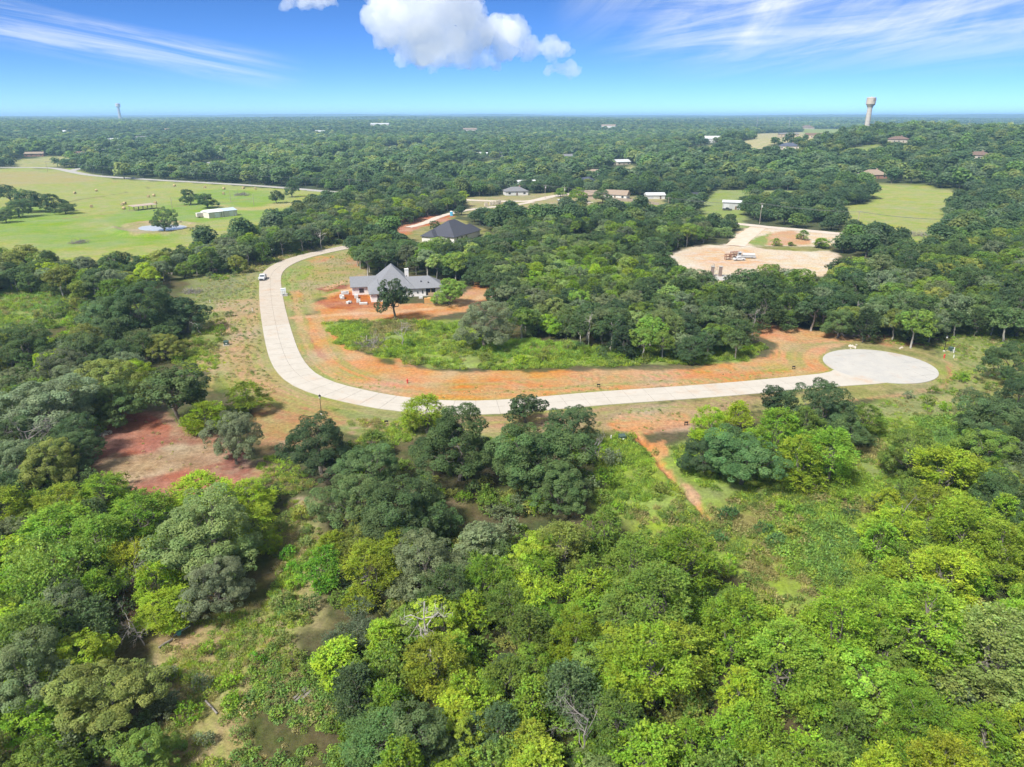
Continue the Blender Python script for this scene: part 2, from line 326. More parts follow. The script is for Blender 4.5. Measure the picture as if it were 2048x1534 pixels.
# (polygon or line in the photograph, line half width in metres or None, edge softness in metres, two-tone soil or grass)
Z = [
 # far and middle fields
 ([(-120, 336), (140, 337), (230, 358), (400, 366), (640, 384), (690, 394), (600, 424), (480, 482), (330, 521), (150, 536), (60, 536), (-120, 512)], None, 4, PAST),
 ([(200, 440), (420, 380), (600, 390), (540, 440), (420, 450), (300, 480), (150, 490)], None, 25, PASTG),
 ([(-60, 420), (120, 405), (200, 430), (150, 480), (-60, 480)], None, 20, PASTG),
 ([(-100, 340), (120, 345), (200, 362), (60, 372), (-100, 372)], None, 10, ((0.264, 0.216, 0.096), (0.232, 0.224, 0.080))),
 ([(1735, 366), (1850, 372), (1950, 392), (1895, 414), (1885, 465), (1850, 500), (1690, 455), (1690, 415), (1750, 400)], None, 4, PAST),
 ([(1430, 380), (1600, 382), (1590, 400), (1480, 398), (1500, 455), (1400, 460), (1400, 420)], None, 4, ((0.152, 0.208, 0.048), (0.192, 0.208, 0.072))),
 ([(1330, 510), (1400, 490), (1462, 488), (1478, 462), (1500, 452), (1560, 458), (1690, 470), (1700, 488), (1640, 492), (1680, 512), (1670, 545), (1560, 565), (1400, 570)], None, 2, GRAVEL),
 ([(1340, 510), (1420, 492), (1500, 500), (1560, 540), (1480, 540), (1400, 530)], None, 8, ((0.416, 0.256, 0.136), (0.400, 0.336, 0.272))),
 ([(1495, 480), (1540, 464), (1560, 478), (1530, 492), (1500, 492)], None, 2, LAWN),
 ([(1540, 466), (1590, 460), (1630, 488), (1560, 492), (1530, 490)], None, 2, ((0.376, 0.200, 0.096), (0.336, 0.224, 0.128))),
 ([(1490, 490), (1640, 494), (1680, 500), (1620, 503), (1530, 498)], None, 2, DRY),
 ([(930, 395), (1010, 392), (1110, 385), (1330, 395), (1350, 432), (1200, 432), (1130, 430), (1060, 430), (930, 432)], None, 4, ((0.192, 0.200, 0.072), (0.264, 0.208, 0.120))),
 ([(1200, 400), (1270, 405), (1330, 410), (1350, 430), (1230, 425)], None, 3, LAWN),
 ([(770, 470), (800, 452), (900, 428), (990, 470), (1010, 495), (850, 500)], None, 3, DRY),
 ([(760, 440), (840, 430), (905, 430), (900, 440), (850, 452), (810, 468), (735, 490), (740, 460)], None, 3, ((0.288, 0.096, 0.048), (0.320, 0.160, 0.088))),
 ([(1130, 470), (1200, 470), (1200, 500), (1130, 500)], None, 3, LAWN),
 ([(1500, 268), (1640, 262), (1700, 272), (1640, 285), (1520, 290)], None, 10, ((0.336, 0.272, 0.176), (0.208, 0.224, 0.088))),
 ([(1600, 258), (1690, 258), (1720, 268), (1640, 272)], None, 10, LAWN),
 ([(370, 335), (440, 318), (470, 330), (450, 350), (390, 350)], None, 10, LAWN),
 # ditch, tracks and mowing bands in the pasture
 ([(118, 409), (160, 399), (190, 395), (236, 388), (300, 375)], 0.9, 1.2, ((0.085, 0.075, 0.03), (0.13, 0.10, 0.05))),
 ([(-60, 381), (60, 378), (170, 368), (260, 362)], 0.7, 1.0, ((0.30, 0.23, 0.11), (0.22, 0.2, 0.08))),
 ([(120, 438), (190, 430), (268, 421), (330, 414), (420, 408), (500, 398)], 0.8, 1.2, ((0.21, 0.15, 0.08), (0.2, 0.18, 0.07))),
 ([(-50, 392), (150, 385), (330, 378), (520, 380)], 4.0, 6.0, ((0.26, 0.26, 0.085), (0.2, 0.24, 0.05))),
 ([(60, 425), (200, 410), (340, 400), (450, 402)], 3.0, 6.0, ((0.24, 0.25, 0.08), (0.17, 0.23, 0.045))),
 ([(440, 412), (500, 420), (560, 412), (600, 400)], 5.0, 8.0, ((0.29, 0.25, 0.10), (0.25, 0.24, 0.08))),
 ([(224, 460), (262, 472), (330, 472), (382, 461), (396, 448), (330, 441), (262, 446)], None, 3.0, ((0.28, 0.22, 0.13), (0.21, 0.21, 0.08))),
 # clearings round the street
 ([(390, 565), (470, 545), (520, 540), (560, 515), (700, 478), (760, 470), (745, 520), (720, 560), (640, 600), (600, 640), (640, 740), (800, 790), (1000, 800), (1000, 880), (800, 880), (700, 860), (640, 860), (560, 850), (500, 820), (440, 770), (390, 720), (370, 640)], None, 3, DRYG),
 ([(425, 600), (525, 590), (535, 700), (565, 765), (640, 800), (560, 850), (500, 800), (435, 750)], None, 4, ((0.31, 0.195, 0.11), (0.25, 0.20, 0.095))),
 ([(370, 545), (470, 535), (500, 545), (480, 600), (400, 610), (360, 590)], None, 5, ((0.160, 0.160, 0.088), (0.128, 0.152, 0.044))),
 ([(505, 790), (600, 795), (700, 832), (830, 842), (800, 862), (700, 850), (650, 860), (570, 900), (530, 960), (500, 900), (500, 840)], None, 2.5, REDDRY),
 ([(150, 850), (240, 815), (330, 825), (430, 870), (530, 920), (500, 970), (400, 960), (330, 1000), (250, 1030), (190, 930)], None, 2, ((0.200, 0.080, 0.052), (0.264, 0.176, 0.112))),
 ([(160, 850), (240, 822), (320, 832), (345, 870), (335, 897), (280, 908), (200, 908)], None, 1.2, RED),
 ([(200, 918), (300, 906), (345, 885), (420, 890), (450, 925), (380, 940), (290, 955), (230, 975)], None, 2, STRAW),
 ([(250, 985), (330, 950), (450, 945), (500, 960), (420, 985), (300, 1010)], None, 2, RED),
 ([(560, 560), (590, 535), (700, 500), (740, 490), (740, 560), (650, 585), (600, 630), (575, 620)], None, 2, ((0.200, 0.196, 0.072), (0.264, 0.200, 0.104))),
 ([(558, 560), (575, 540), (620, 528), (640, 535), (600, 560), (590, 600), (570, 600)], None, 2, LAWN),
 ([(615, 520), (640, 512), (672, 510), (650, 522), (625, 527)], None, 1.5, ((0.368, 0.160, 0.064), (0.320, 0.160, 0.072))),
 ([(690, 520), (740, 505), (740, 540), (700, 535)], None, 3, ((0.320, 0.144, 0.072), (0.264, 0.200, 0.104))),
 ([(583, 583), (602, 580), (606, 600), (600, 632), (592, 632)], None, 1.0, ((0.368, 0.208, 0.096), (0.320, 0.176, 0.072))),
 ([(620, 610), (640, 600), (690, 572), (720, 560), (800, 605), (900, 610), (960, 560), (1060, 545), (1080, 575), (960, 600), (930, 625), (820, 640), (700, 642), (590, 645), (585, 634), (640, 626)], None, 1.6, ORANGE),
 ([(630, 602), (700, 585), (740, 590), (770, 612), (700, 622), (660, 618)], None, 1.6, ((0.240, 0.076, 0.036), (0.320, 0.136, 0.060))),
 ([(628, 578), (660, 570), (700, 571), (690, 578), (650, 584)], None, 1.0, ((0.176, 0.060, 0.032), (0.208, 0.080, 0.044))),
 ([(588, 645), (640, 640), (670, 650), (690, 690), (760, 725), (860, 742), (1000, 742), (1200, 742), (1400, 735), (1540, 715), (1560, 680), (1640, 668), (1690, 690), (1640, 700), (1680, 745), (1600, 755), (1400, 770), (1200, 785), (1000, 802), (900, 806), (800, 797), (700, 770), (615, 735), (600, 700)], None, 1.5, ORSTRAW),
 ([(840, 765), (1000, 758), (1300, 752), (1560, 735), (1560, 748), (1300, 766), (1000, 785), (880, 780)], None, 2.0, ORANGE),
 ([(700, 745), (800, 755), (860, 770), (860, 790), (760, 775)], None, 2.0, ORANGE),
 ([(600, 670), (622, 665), (640, 700), (660, 720), (620, 725), (606, 705)], None, 1.2, ((0.264, 0.112, 0.060), (0.304, 0.160, 0.080))),
 ([(650, 642), (780, 640), (920, 640), (1000, 690), (1200, 700), (1400, 690), (1530, 690), (1490, 722), (1200, 732), (1000, 738), (870, 735), (760, 712), (690, 686), (662, 662)], None, 1.5, WEED),
 ([(790, 715), (835, 718), (830, 735), (795, 732)], None, 1.5, ((0.336, 0.176, 0.088), (0.288, 0.200, 0.104))),
 ([(1540, 670), (1640, 655), (1800, 680), (1920, 730), (1910, 780), (1700, 800), (1500, 812), (1300, 850), (1200, 870), (1020, 880), (850, 850), (850, 832), (1000, 832), (1300, 806), (1600, 785), (1660, 770), (1650, 700)], None, 2, DRY),
 ([(1500, 640), (1560, 650), (1640, 660), (1760, 680), (1690, 688), (1640, 700), (1650, 720), (1680, 747), (1600, 752), (1550, 720), (1560, 690), (1500, 665)], None, 2, ((0.384, 0.176, 0.080), (0.352, 0.224, 0.112))),
 ([(1700, 668), (1760, 668), (1850, 690), (1780, 690)], None, 2, ((0.320, 0.136, 0.068), (0.264, 0.160, 0.080))),
 ([(850, 832), (1000, 833), (1200, 813), (1500, 792), (1570, 790), (1430, 835), (1380, 862), (1280, 868), (1200, 862), (1040, 868)], None, 1.5, PINK),
 ([(1200, 838), (1300, 826), (1400, 828), (1370, 850), (1290, 868), (1220, 862)], None, 1.8, ORANGE),
 ([(1880, 655), (2080, 640), (2080, 790), (1960, 810), (1830, 860), (1740, 880), (1690, 830), (1740, 800), (1860, 780), (1900, 740)], None, 3, DRYG),
 # the weedy meadow in the foreground
 ([(1190, 880), (1270, 868), (1300, 900), (1400, 870), (1700, 850), (1900, 820), (1880, 920), (1760, 980), (1790, 1090), (1740, 1170), (1620, 1220), (1520, 1220), (1440, 1110), (1300, 1070), (1190, 1010)], None, 3, WEED),
 ([(1440, 1000), (1540, 1010), (1600, 1090), (1560, 1150), (1480, 1090)], None, 4, ((0.152, 0.192, 0.040), (0.168, 0.152, 0.056))),
 # left foreground openings
 ([(230, 1560), (330, 1400), (310, 1300), (360, 1250), (440, 1235), (560, 1180), (540, 1020), (600, 980), (650, 1060), (620, 1250), (530, 1400), (480, 1560)], None, 2, ((0.195, 0.210, 0.063), (0.249, 0.195, 0.112))),
 ([(330, 1270), (400, 1240), (440, 1245), (430, 1300), (340, 1340)], None, 2, ((0.273, 0.195, 0.122), (0.215, 0.195, 0.078))),
 ([(400, 1490), (470, 1440), (480, 1534), (420, 1560)], None, 2, ((0.322, 0.215, 0.146), (0.195, 0.215, 0.068))),
 ([(150, 1210), (200, 1160), (280, 1150), (260, 1230), (200, 1270)], None, 2, BROWN),
 ([(-20, 1490), (60, 1450), (130, 1420), (120, 1480), (0, 1560)], None, 2, ((0.293, 0.195, 0.137), (0.195, 0.146, 0.088))),
 ([(-40, 590), (70, 565), (150, 600), (150, 650), (-40, 680)], None, 4, ((0.127, 0.195, 0.049), (0.176, 0.205, 0.068))),
 ([(640, 930), (760, 950), (880, 1000), (960, 1000), (940, 1020), (780, 990), (650, 970)], None, 2, ((0.185, 0.137, 0.088), (0.127, 0.117, 0.059))),
 # tracks, gullies and drives
 ([(596, 606), (601, 645), (608, 680), (625, 710), (660, 735), (700, 752)], 0.8, 0.8, ((0.384, 0.240, 0.120), (0.288, 0.216, 0.088))),
 ([(572, 637), (640, 632), (700, 628), (790, 626), (880, 615), (950, 600), (1060, 560)], 1.6, 0.9, TRACK),
 ([(655, 577), (690, 563), (724, 553)], 1.3, 0.8, TRACK),
 ([(650, 593), (690, 580), (730, 580)], 0.9, 0.8, TRACK),
 ([(1272, 866), (1283, 880), (1301, 899), (1318, 926), (1345, 953), (1362, 978), (1392, 1003), (1420, 1040)], 0.55, 1.0, ORANGE),
 ([(1296, 885), (1330, 882), (1338, 900), (1318, 925), (1308, 915)], None, 0.6, ORANGE),
 ([(1360, 960), (1385, 975), (1400, 1005), (1385, 1000)], None, 0.8, ((0.344, 0.176, 0.096), (0.288, 0.200, 0.104))),
 ([(1285, 868), (1340, 855), (1380, 848), (1420, 838)], 0.35, 0.3, ((0.240, 0.096, 0.040), (0.288, 0.128, 0.056))),
 ([(700, 858), (790, 850), (820, 846)], 0.35, 0.4, STRAW), ([(700, 866), (800, 858)], 0.35, 0.4, STRAW),
 ([(470, 600), (490, 660), (492, 720), (500, 780)], 0.35, 0.5, ((0.264, 0.176, 0.088), (0.208, 0.176, 0.072))),
 ([(425, 690), (437, 700), (420, 780)], 0.5, 0.5, ((0.272, 0.216, 0.104), (0.208, 0.192, 0.072))),
 ([(1895, 725), (1905, 750), (1880, 775), (1800, 790), (1700, 800)], 0.5, 0.6, ((0.288, 0.160, 0.080), (0.240, 0.160, 0.080))),
 ([(520, 935), (560, 890), (620, 850)], 0.4, 0.5, STRAW),
]
FARCLEAR = [([(900, 330.4), (1000, 319.0), (1010, 338.0), (910, 347.5)], LAWN), ([(1170, 342.2), (1270, 330.8), (1290, 349.8), (1180, 361.2)], ((0.30, 0.26, 0.14), (0.2, 0.22, 0.08))), ([(260, 301.6), (345, 292.1), (350, 307.4), (270, 316.9)], LAWN),
 ([(1480, 282.6), (1540, 275.0), (1550, 305.4), (1490, 313.0)], ((0.36, 0.29, 0.18), (0.2, 0.22, 0.08))), ([(620, 320.2), (700, 312.6), (705, 327.8), (630, 335.4)], LAWN), ([(1370, 296.0), (1440, 288.4), (1450, 303.6), (1380, 313.1)], ((0.28, 0.25, 0.12), (0.18, 0.21, 0.07))),
 ([(20, 319.3), (130, 311.7), (150, 330.7), (30, 338.3)], ((0.28, 0.25, 0.12), (0.18, 0.21, 0.07))), ([(1690, 297.3), (1760, 289.7), (1770, 308.7), (1700, 316.3)], LAWN), ([(760, 294.6), (850, 288.9), (855, 300.4), (770, 306.1)], ((0.28, 0.25, 0.12), (0.18, 0.21, 0.07)))]
Z += [(p_, None, 8, c_) for p_, c_ in FARCLEAR]
ZW = []
for pts, hw, soft, cols in Z:
    P = PG(pts); pad = (hw or 0) + soft * 2 + 3
    ZW.append((P, hw, soft, cols, P.min(0) - pad, P.max(0) + pad))
def ground_colours(x, y):
    n = len(x); r = np.hypot(x, y)
    far = smooth(r, 250, 500)[:, None]
    A = np.array(FLOOR[0]) * (1 - far) + np.array(FARF[0]) * far
    B = np.array(FLOOR[1]) * (1 - far) + np.array(FARF[1]) * far
    vf = smooth(r, 5000, 7500)[:, None]
    A = A * (1 - vf) + np.array((0.045, 0.065, 0.035)) * vf; B = B * (1 - vf) + np.array((0.03, 0.05, 0.028)) * vf
    for P, hw, soft, cols, lo, hi in ZW:
        k = np.nonzero((x > lo[0]) & (x < hi[0]) & (y > lo[1]) & (y < hi[1]))[0]
        if not len(k): continue
        xx = x[k]; yy = y[k]
        wob = (fbm(xx / (soft * 2.2 + 0.6), yy / (soft * 2.2 + 0.6), 31, 3) - 0.5) * 2
        d = (sdf_line(xx, yy, P) - hw) if hw else sdf_poly(xx, yy, P)
        w = (1 - smooth(d + wob * soft * 1.5, -soft * 0.5, soft * 0.5))[:, None]
        A[k] = A[k] * (1 - w) + np.array(cols[0]) * w; B[k] = B[k] * (1 - w) + np.array(cols[1]) * w
    k = np.nonzero((x > -140) & (x < 160) & (y > 90) & (y < 400))[0]
    if len(k):
        xx = x[k]; yy = y[k]; rd = road_distance(xx, yy); on = ((rd > -0.5) & (rd < 16)).astype(float)
        st = vnoise(rd * 0.75, (xx + yy * 0.6) / 22.0, 71); st2 = vnoise(rd * 1.6, (xx - yy * 0.4) / 14.0, 72)
        w = (on * smooth(st, 0.52, 0.8) * (1 - smooth(rd, 9, 16)) * 0.55)[:, None]; A[k] = A[k] * (1 - w) + np.array((0.30, 0.225, 0.12)) * w; B[k] = B[k] * (1 - w) + np.array((0.24, 0.20, 0.09)) * w
        w = (on * smooth(st2, 0.58, 0.75) * (1 - smooth(rd, 7, 14)) * 0.8)[:, None]; A[k] = A[k] * (1 - w) + np.array((0.17, 0.21, 0.05)) * w; B[k] = B[k] * (1 - w) + np.array((0.25, 0.2, 0.09)) * w
        w = (np.exp(-(rd.clip(0) / 0.9) ** 2) * smooth(vnoise(xx / 7, yy / 7, 73), 0.3, 0.6) * 0.85)[:, None]; A[k] = A[k] * (1 - w) + np.array((0.17, 0.20, 0.05)) * w; B[k] = B[k] * (1 - w) + np.array((0.24, 0.21, 0.08)) * w
    return A, B
POND = PG([(276, 456), (285, 452), (305, 449.5), (340, 448.5), (366, 450), (374, 453), (362, 457), (335, 460), (305, 461), (285, 459.5)])
BERM1 = PG([(226, 457), (232, 464), (262, 470), (300, 472), (345, 469), (378, 462)])
BERM2 = PG([(256, 451), (275, 447), (310, 444.5), (360, 445), (392, 449)])
GULLY = PG([(1276, 868), (1300, 900), (1345, 955), (1390, 1003), (1420, 1040)])
DITCH = PG([(1905, 735), (1900, 760), (1870, 778), (1800, 792)])
def relief(x, y):
    """small local relief on top of the hills: pond banks, gully, spoil heap, rough ground"""
    r = np.hypot(x, y); z = hill(x, y)
    near = 1 - smooth(r, 350, 480)
    z = z + near * ((fbm(x / 9.0, y / 9.0, 51, 3) - 0.5) * 0.35 + (fbm(x / 2.2, y / 2.2, 52, 2) - 0.5) * 0.14)
    m = (np.abs(x + 190) < 70) & (np.abs(y - 380) < 60)
    if m.any():
        xx = x[m]; yy = y[m]
        zz = z[m] + 1.5 * np.exp(-(sdf_line(xx, yy, BERM1) / 3.0) ** 2) + 1.1 * np.exp(-(sdf_line(xx, yy, BERM2) / 2.6) ** 2)
        pd = sdf_poly(xx, yy, POND); zz = np.where(pd < 1.0, np.minimum(zz, -0.25 - 0.3 * smooth(-pd, 0, 3)), zz)
        z[m] = zz
    m = (r < 200) & (x > 0)
    if m.any():
        xx = x[m]; yy = y[m]
        z[m] = z[m] - 0.75 * np.exp(-((sdf_line(xx, yy, GULLY) + 0.4 * (vnoise(xx, yy, 8) - 0.5)) / 0.55) ** 2) - 0.35 * np.exp(-(sdf_line(xx, yy, DITCH) / 0.6) ** 2)
    return z
# street centre line, used for the slabs and to keep the ground flat under them
ROADPX = [(715, 489.5), (705, 492), (655, 502), (605, 514), (570, 527), (549, 541), (541, 556), (541, 580), (545, 615), (553, 655), (562, 690), (571, 715), (584, 737), (607, 758), (650, 777), (705, 791), (770, 804), (850, 813), (925, 815.5), (1000, 814), (1100, 806), (1200, 797), (1300, 790), (1400, 783), (1500, 775), (1610, 764)]
def catmull(P, step):
    P = [Vector((p[0], p[1])) for p in P]; out = []
    for i in range(len(P) - 1):
        p0 = P[max(i - 1, 0)]; p1 = P[i]; p2 = P[i + 1]; p3 = P[min(i + 2, len(P) - 1)]
        for k in range(24):
            t = k / 24
            out.append(0.5 * ((2 * p1) + (p2 - p0) * t + (2 * p0 - 5 * p1 + 4 * p2 - p3) * t * t + (3 * p1 - p0 - 3 * p2 + p3) * t ** 3))
    out.append(P[-1])
    A = np.array([(v.x, v.y) for v in out]); 
    for _ in range(40): A[1:-1] = 0.25 * A[:-2] + 0.5 * A[1:-1] + 0.25 * A[2:]
    s = np.concatenate([[0], np.cumsum(np.hypot(*np.diff(A, axis=0).T))])
    n = max(2, int(round(s[-1] / step))); t = np.linspace(0, s[-1], n + 1)
    return np.stack([np.interp(t, s, A[:, 0]), np.interp(t, s, A[:, 1])], 1)
ROAD = catmull(PG(ROADPX), 4.6)
ROAD_W = 7.3
BULB_C = np.array(G2(1758, 731)); BULB_R = 12.3
_t = ROAD[-1] - ROAD[-2]; _t /= np.hypot(*_t); _n = np.array([-_t[1], _t[0]])
APRON = PG([(1612, 750.2), (1640, 748), (1660, 744), (1672, 738), (1676, 731), (1672, 722), (1700, 715), (1800, 715), (1822, 757), (1790, 764), (1757, 767.6), (1700, 771.5), (1650, 775), (1612, 778)])
APRON[0] = ROAD[-1] + _t * 0.03 + _n * ROAD_W / 2; APRON[-1] = ROAD[-1] + _t * 0.03 - _n * ROAD_W / 2
def road_distance(x, y):
    d = np.minimum(sdf_line(np.asarray(x, float), np.asarray(y, float), ROAD) - ROAD_W / 2, sdf_poly(np.asarray(x, float), np.asarray(y, float), APRON))
    return np.minimum(d, np.hypot(x - BULB_C[0], y - BULB_C[1]) - BULB_R)

def build_ground():
    az = np.radians(np.concatenate([np.linspace(-180, -60, 25)[:-1], np.linspace(-60, -44, 17)[:-1], np.linspace(-44, 44, 441), np.linspace(44, 60, 17)[1:], np.linspace(60, 180, 25)[1:-1]]))
    r1 = np.geomspace(34, 640, 420); r2 = np.geomspace(640, 20000, 130)[1:]
    rr = np.concatenate([[3.0, 12, 22], r1, r2]); na = len(az); nr = len(rr)
    Rg, Ag = np.meshgrid(rr, az, indexing='ij'); X = (Rg * np.sin(Ag)).ravel(); Y = (Rg * np.cos(Ag)).ravel()
    Zz = relief(X, Y)
    near = (X > -130) & (X < 160) & (Y > 90) & (Y < 420)
    rd = np.full(X.shape, 99.0); rd[near] = road_distance(X[near], Y[near])
    flat = 1 - smooth(rd, 0.3, 2.5)
    Zz = Zz * (1 - flat) + (-0.02) * flat
    far = smooth(Rg.ravel(), 6000, 7500)
    Zz = Zz + far * (8 + 10 * (fbm(X / 260.0, Y / 260.0, 77, 3) - 0.5))
    V = np.stack([X, Y, Zz], 1)
    i, j = np.meshgrid(np.arange(nr - 1), np.arange(na), indexing='ij'); j2 = (j + 1) % na
    F = np.stack([i * na + j, (i + 1) * na + j, (i + 1) * na + j2, i * na + j2], -1).reshape(-1, 4)[:, ::-1]
    A, B = ground_colours(X, Y)
    me = mesh_np('ground', V, F, None, True)
    for nm, c in (('cola', A), ('colb', B)):
        at = me.attributes.new(nm, 'FLOAT_COLOR', 'POINT'); at.data.foreach_set('color', np.concatenate([c, np.ones((len(c), 1))], 1).astype(np.float32).ravel())
    m = bpy.data.materials.new('ground'); m.use_nodes = True; nt = m.node_tree; N = nt.nodes.new; L = nt.links.new; b = nt.nodes['Principled BSDF']
    b.inputs['Roughness'].default_value = 0.95; b.inputs['Specular IOR Level'].default_value = 0.1
    tc = N('ShaderNodeTexCoord')
    def nz(scale, det, rough=0.6):
        t = N('ShaderNodeTexNoise'); t.inputs['Scale'].default_value = scale; t.inputs['Detail'].default_value = det; t.inputs['Roughness'].default_value = rough
        L(tc.outputs['Object'], t.inputs['Vector']); return t.outputs['Fac']
    def mr(x, a, b_, c=0.0, d=1.0):
        q = N('ShaderNodeMapRange'); L(x, q.inputs['Value'])
        for k, v in zip(('From Min', 'From Max', 'To Min', 'To Max'), (a, b_, c, d)): q.inputs[k].default_value = v
        return q.outputs[0]
    ca = N('ShaderNodeAttribute'); ca.attribute_name = 'cola'; cb = N('ShaderNodeAttribute'); cb.attribute_name = 'colb'
    n1 = mr(nz(0.16, 8, 0.68), 0.40, 0.60)
    mx = N('ShaderNodeMix'); mx.data_type = 'RGBA'; L(n1, mx.inputs['Factor']); L(ca.outputs['Color'], mx.inputs['A']); L(cb.outputs['Color'], mx.inputs['B'])
    hs = N('ShaderNodeHueSaturation'); L(mx.outputs['Result'], hs.inputs['Color'])
    n2 = nz(1.3, 6, 0.75); n5 = nz(4.5, 5, 0.8)
    vm = N('ShaderNodeMath'); vm.operation = 'MULTIPLY'; L(mr(n2, 0.28, 0.72, 0.58, 1.42), vm.inputs[0]); L(mr(n5, 0.3, 0.7, 0.78, 1.22), vm.inputs[1]); L(vm.outputs[0], hs.inputs['Value'])
    n3 = nz(0.05, 4); L(mr(n3, 0.3, 0.7, 0.80, 1.2), hs.inputs['Saturation'])
    n4 = nz(0.09, 3); L(mr(n4, 0.3, 0.7, 0.490, 0.510), hs.inputs['Hue'])
    L(hs.outputs[0], b.inputs['Base Color'])
    bp = N('ShaderNodeBump'); bp.inputs['Distance'].default_value = 0.25; bp.inputs['Strength'].default_value = 0.8
    L(n2, bp.inputs['Height']); L(bp.outputs[0], b.inputs['Normal'])
    me.materials.append(m)
    o = link('ground', me); tag(o, kind='structure'); return o
build_ground()

# ---------------------------------------------------------------- the concrete street: slabs with open joints
def conc(name, base, rough, noise, bump=None):
    """paving: cloudy grey tone, faint tyre dirt and blotches of washed-on red soil"""
    m = mat(name, base, rough, noise, bump=bump); nt = m.node_tree; N = nt.nodes.new; L = nt.links.new; b = nt.nodes['Principled BSDF']; src = b.inputs['Base Color'].links[0].from_socket; tc = N('ShaderNodeTexCoord')
    for sc, det, lo, hi, amt, colr in ((0.13, 6, 0.56, 0.72, 0.55, (0.40, 0.26, 0.16)), (0.7, 7, 0.57, 0.75, 0.45, (0.24, 0.21, 0.18)), (5.0, 3, 0.55, 0.8, 0.25, (0.3, 0.28, 0.25))):
        t = N('ShaderNodeTexNoise'); t.inputs['Scale'].default_value = sc; t.inputs['Detail'].default_value = det; t.inputs['Roughness'].default_value = 0.65; L(tc.outputs['Object'], t.inputs['Vector'])
        q = N('ShaderNodeMapRange'); L(t.outputs['Fac'], q.inputs['Value']); q.inputs['From Min'].default_value = lo; q.inputs['From Max'].default_value = hi; q.inputs['To Max'].default_value = amt
        x = N('ShaderNodeMix'); x.data_type = 'RGBA'; L(q.outputs[0], x.inputs['Factor']); L(src, x.inputs['A']); x.inputs['B'].default_value = (*colr, 1); src = x.outputs['Result']
    L(src, b.inputs['Base Color']); return m
CONC = conc('concrete', (0.40, 0.35, 0.29), 0.9, (0.35, (0.345, 0.29, 0.23), 0.75), bump=(6, 0.01))
CONC2 = conc('concrete_pale', (0.42, 0.385, 0.335), 0.9, (0.3, (0.36, 0.325, 0.275), 0.7), bump=(6, 0.01))
CONC3 = conc('concrete_worn', (0.34, 0.33, 0.31), 0.9, (0.22, (0.40, 0.38, 0.345), 0.9), bump=(6, 0.01))
JOINT = mat('joint_filler', (0.20, 0.17, 0.14), 0.95)
def clip_poly(poly, n, d):
    out = []
    for i in range(len(poly)):
        a = poly[i]; b = poly[(i + 1) % len(poly)]; da = a[0] * n[0] + a[1] * n[1] - d; db = b[0] * n[0] + b[1] * n[1] - d
        if da <= 0: out.append(a)
        if (da < 0 < db) or (db < 0 < da):
            t = da / (da - db); out.append((a[0] + (b[0] - a[0]) * t, a[1] + (b[1] - a[1]) * t))
    return out
def prism(mb, poly, z0, z1):
    n = len(poly)
    area = sum(poly[i][0] * poly[(i + 1) % n][1] - poly[(i + 1) % n][0] * poly[i][1] for i in range(n))
    if area < 0: poly = poly[::-1]
    mb.add([(x, y, z0) for x, y in poly] + [(x, y, z1) for x, y in poly],
           [tuple(reversed(range(n))), tuple(range(n, 2 * n))] + [(i, (i + 1) % n, n + (i + 1) % n, n + i) for i in range(n)])
    return mb
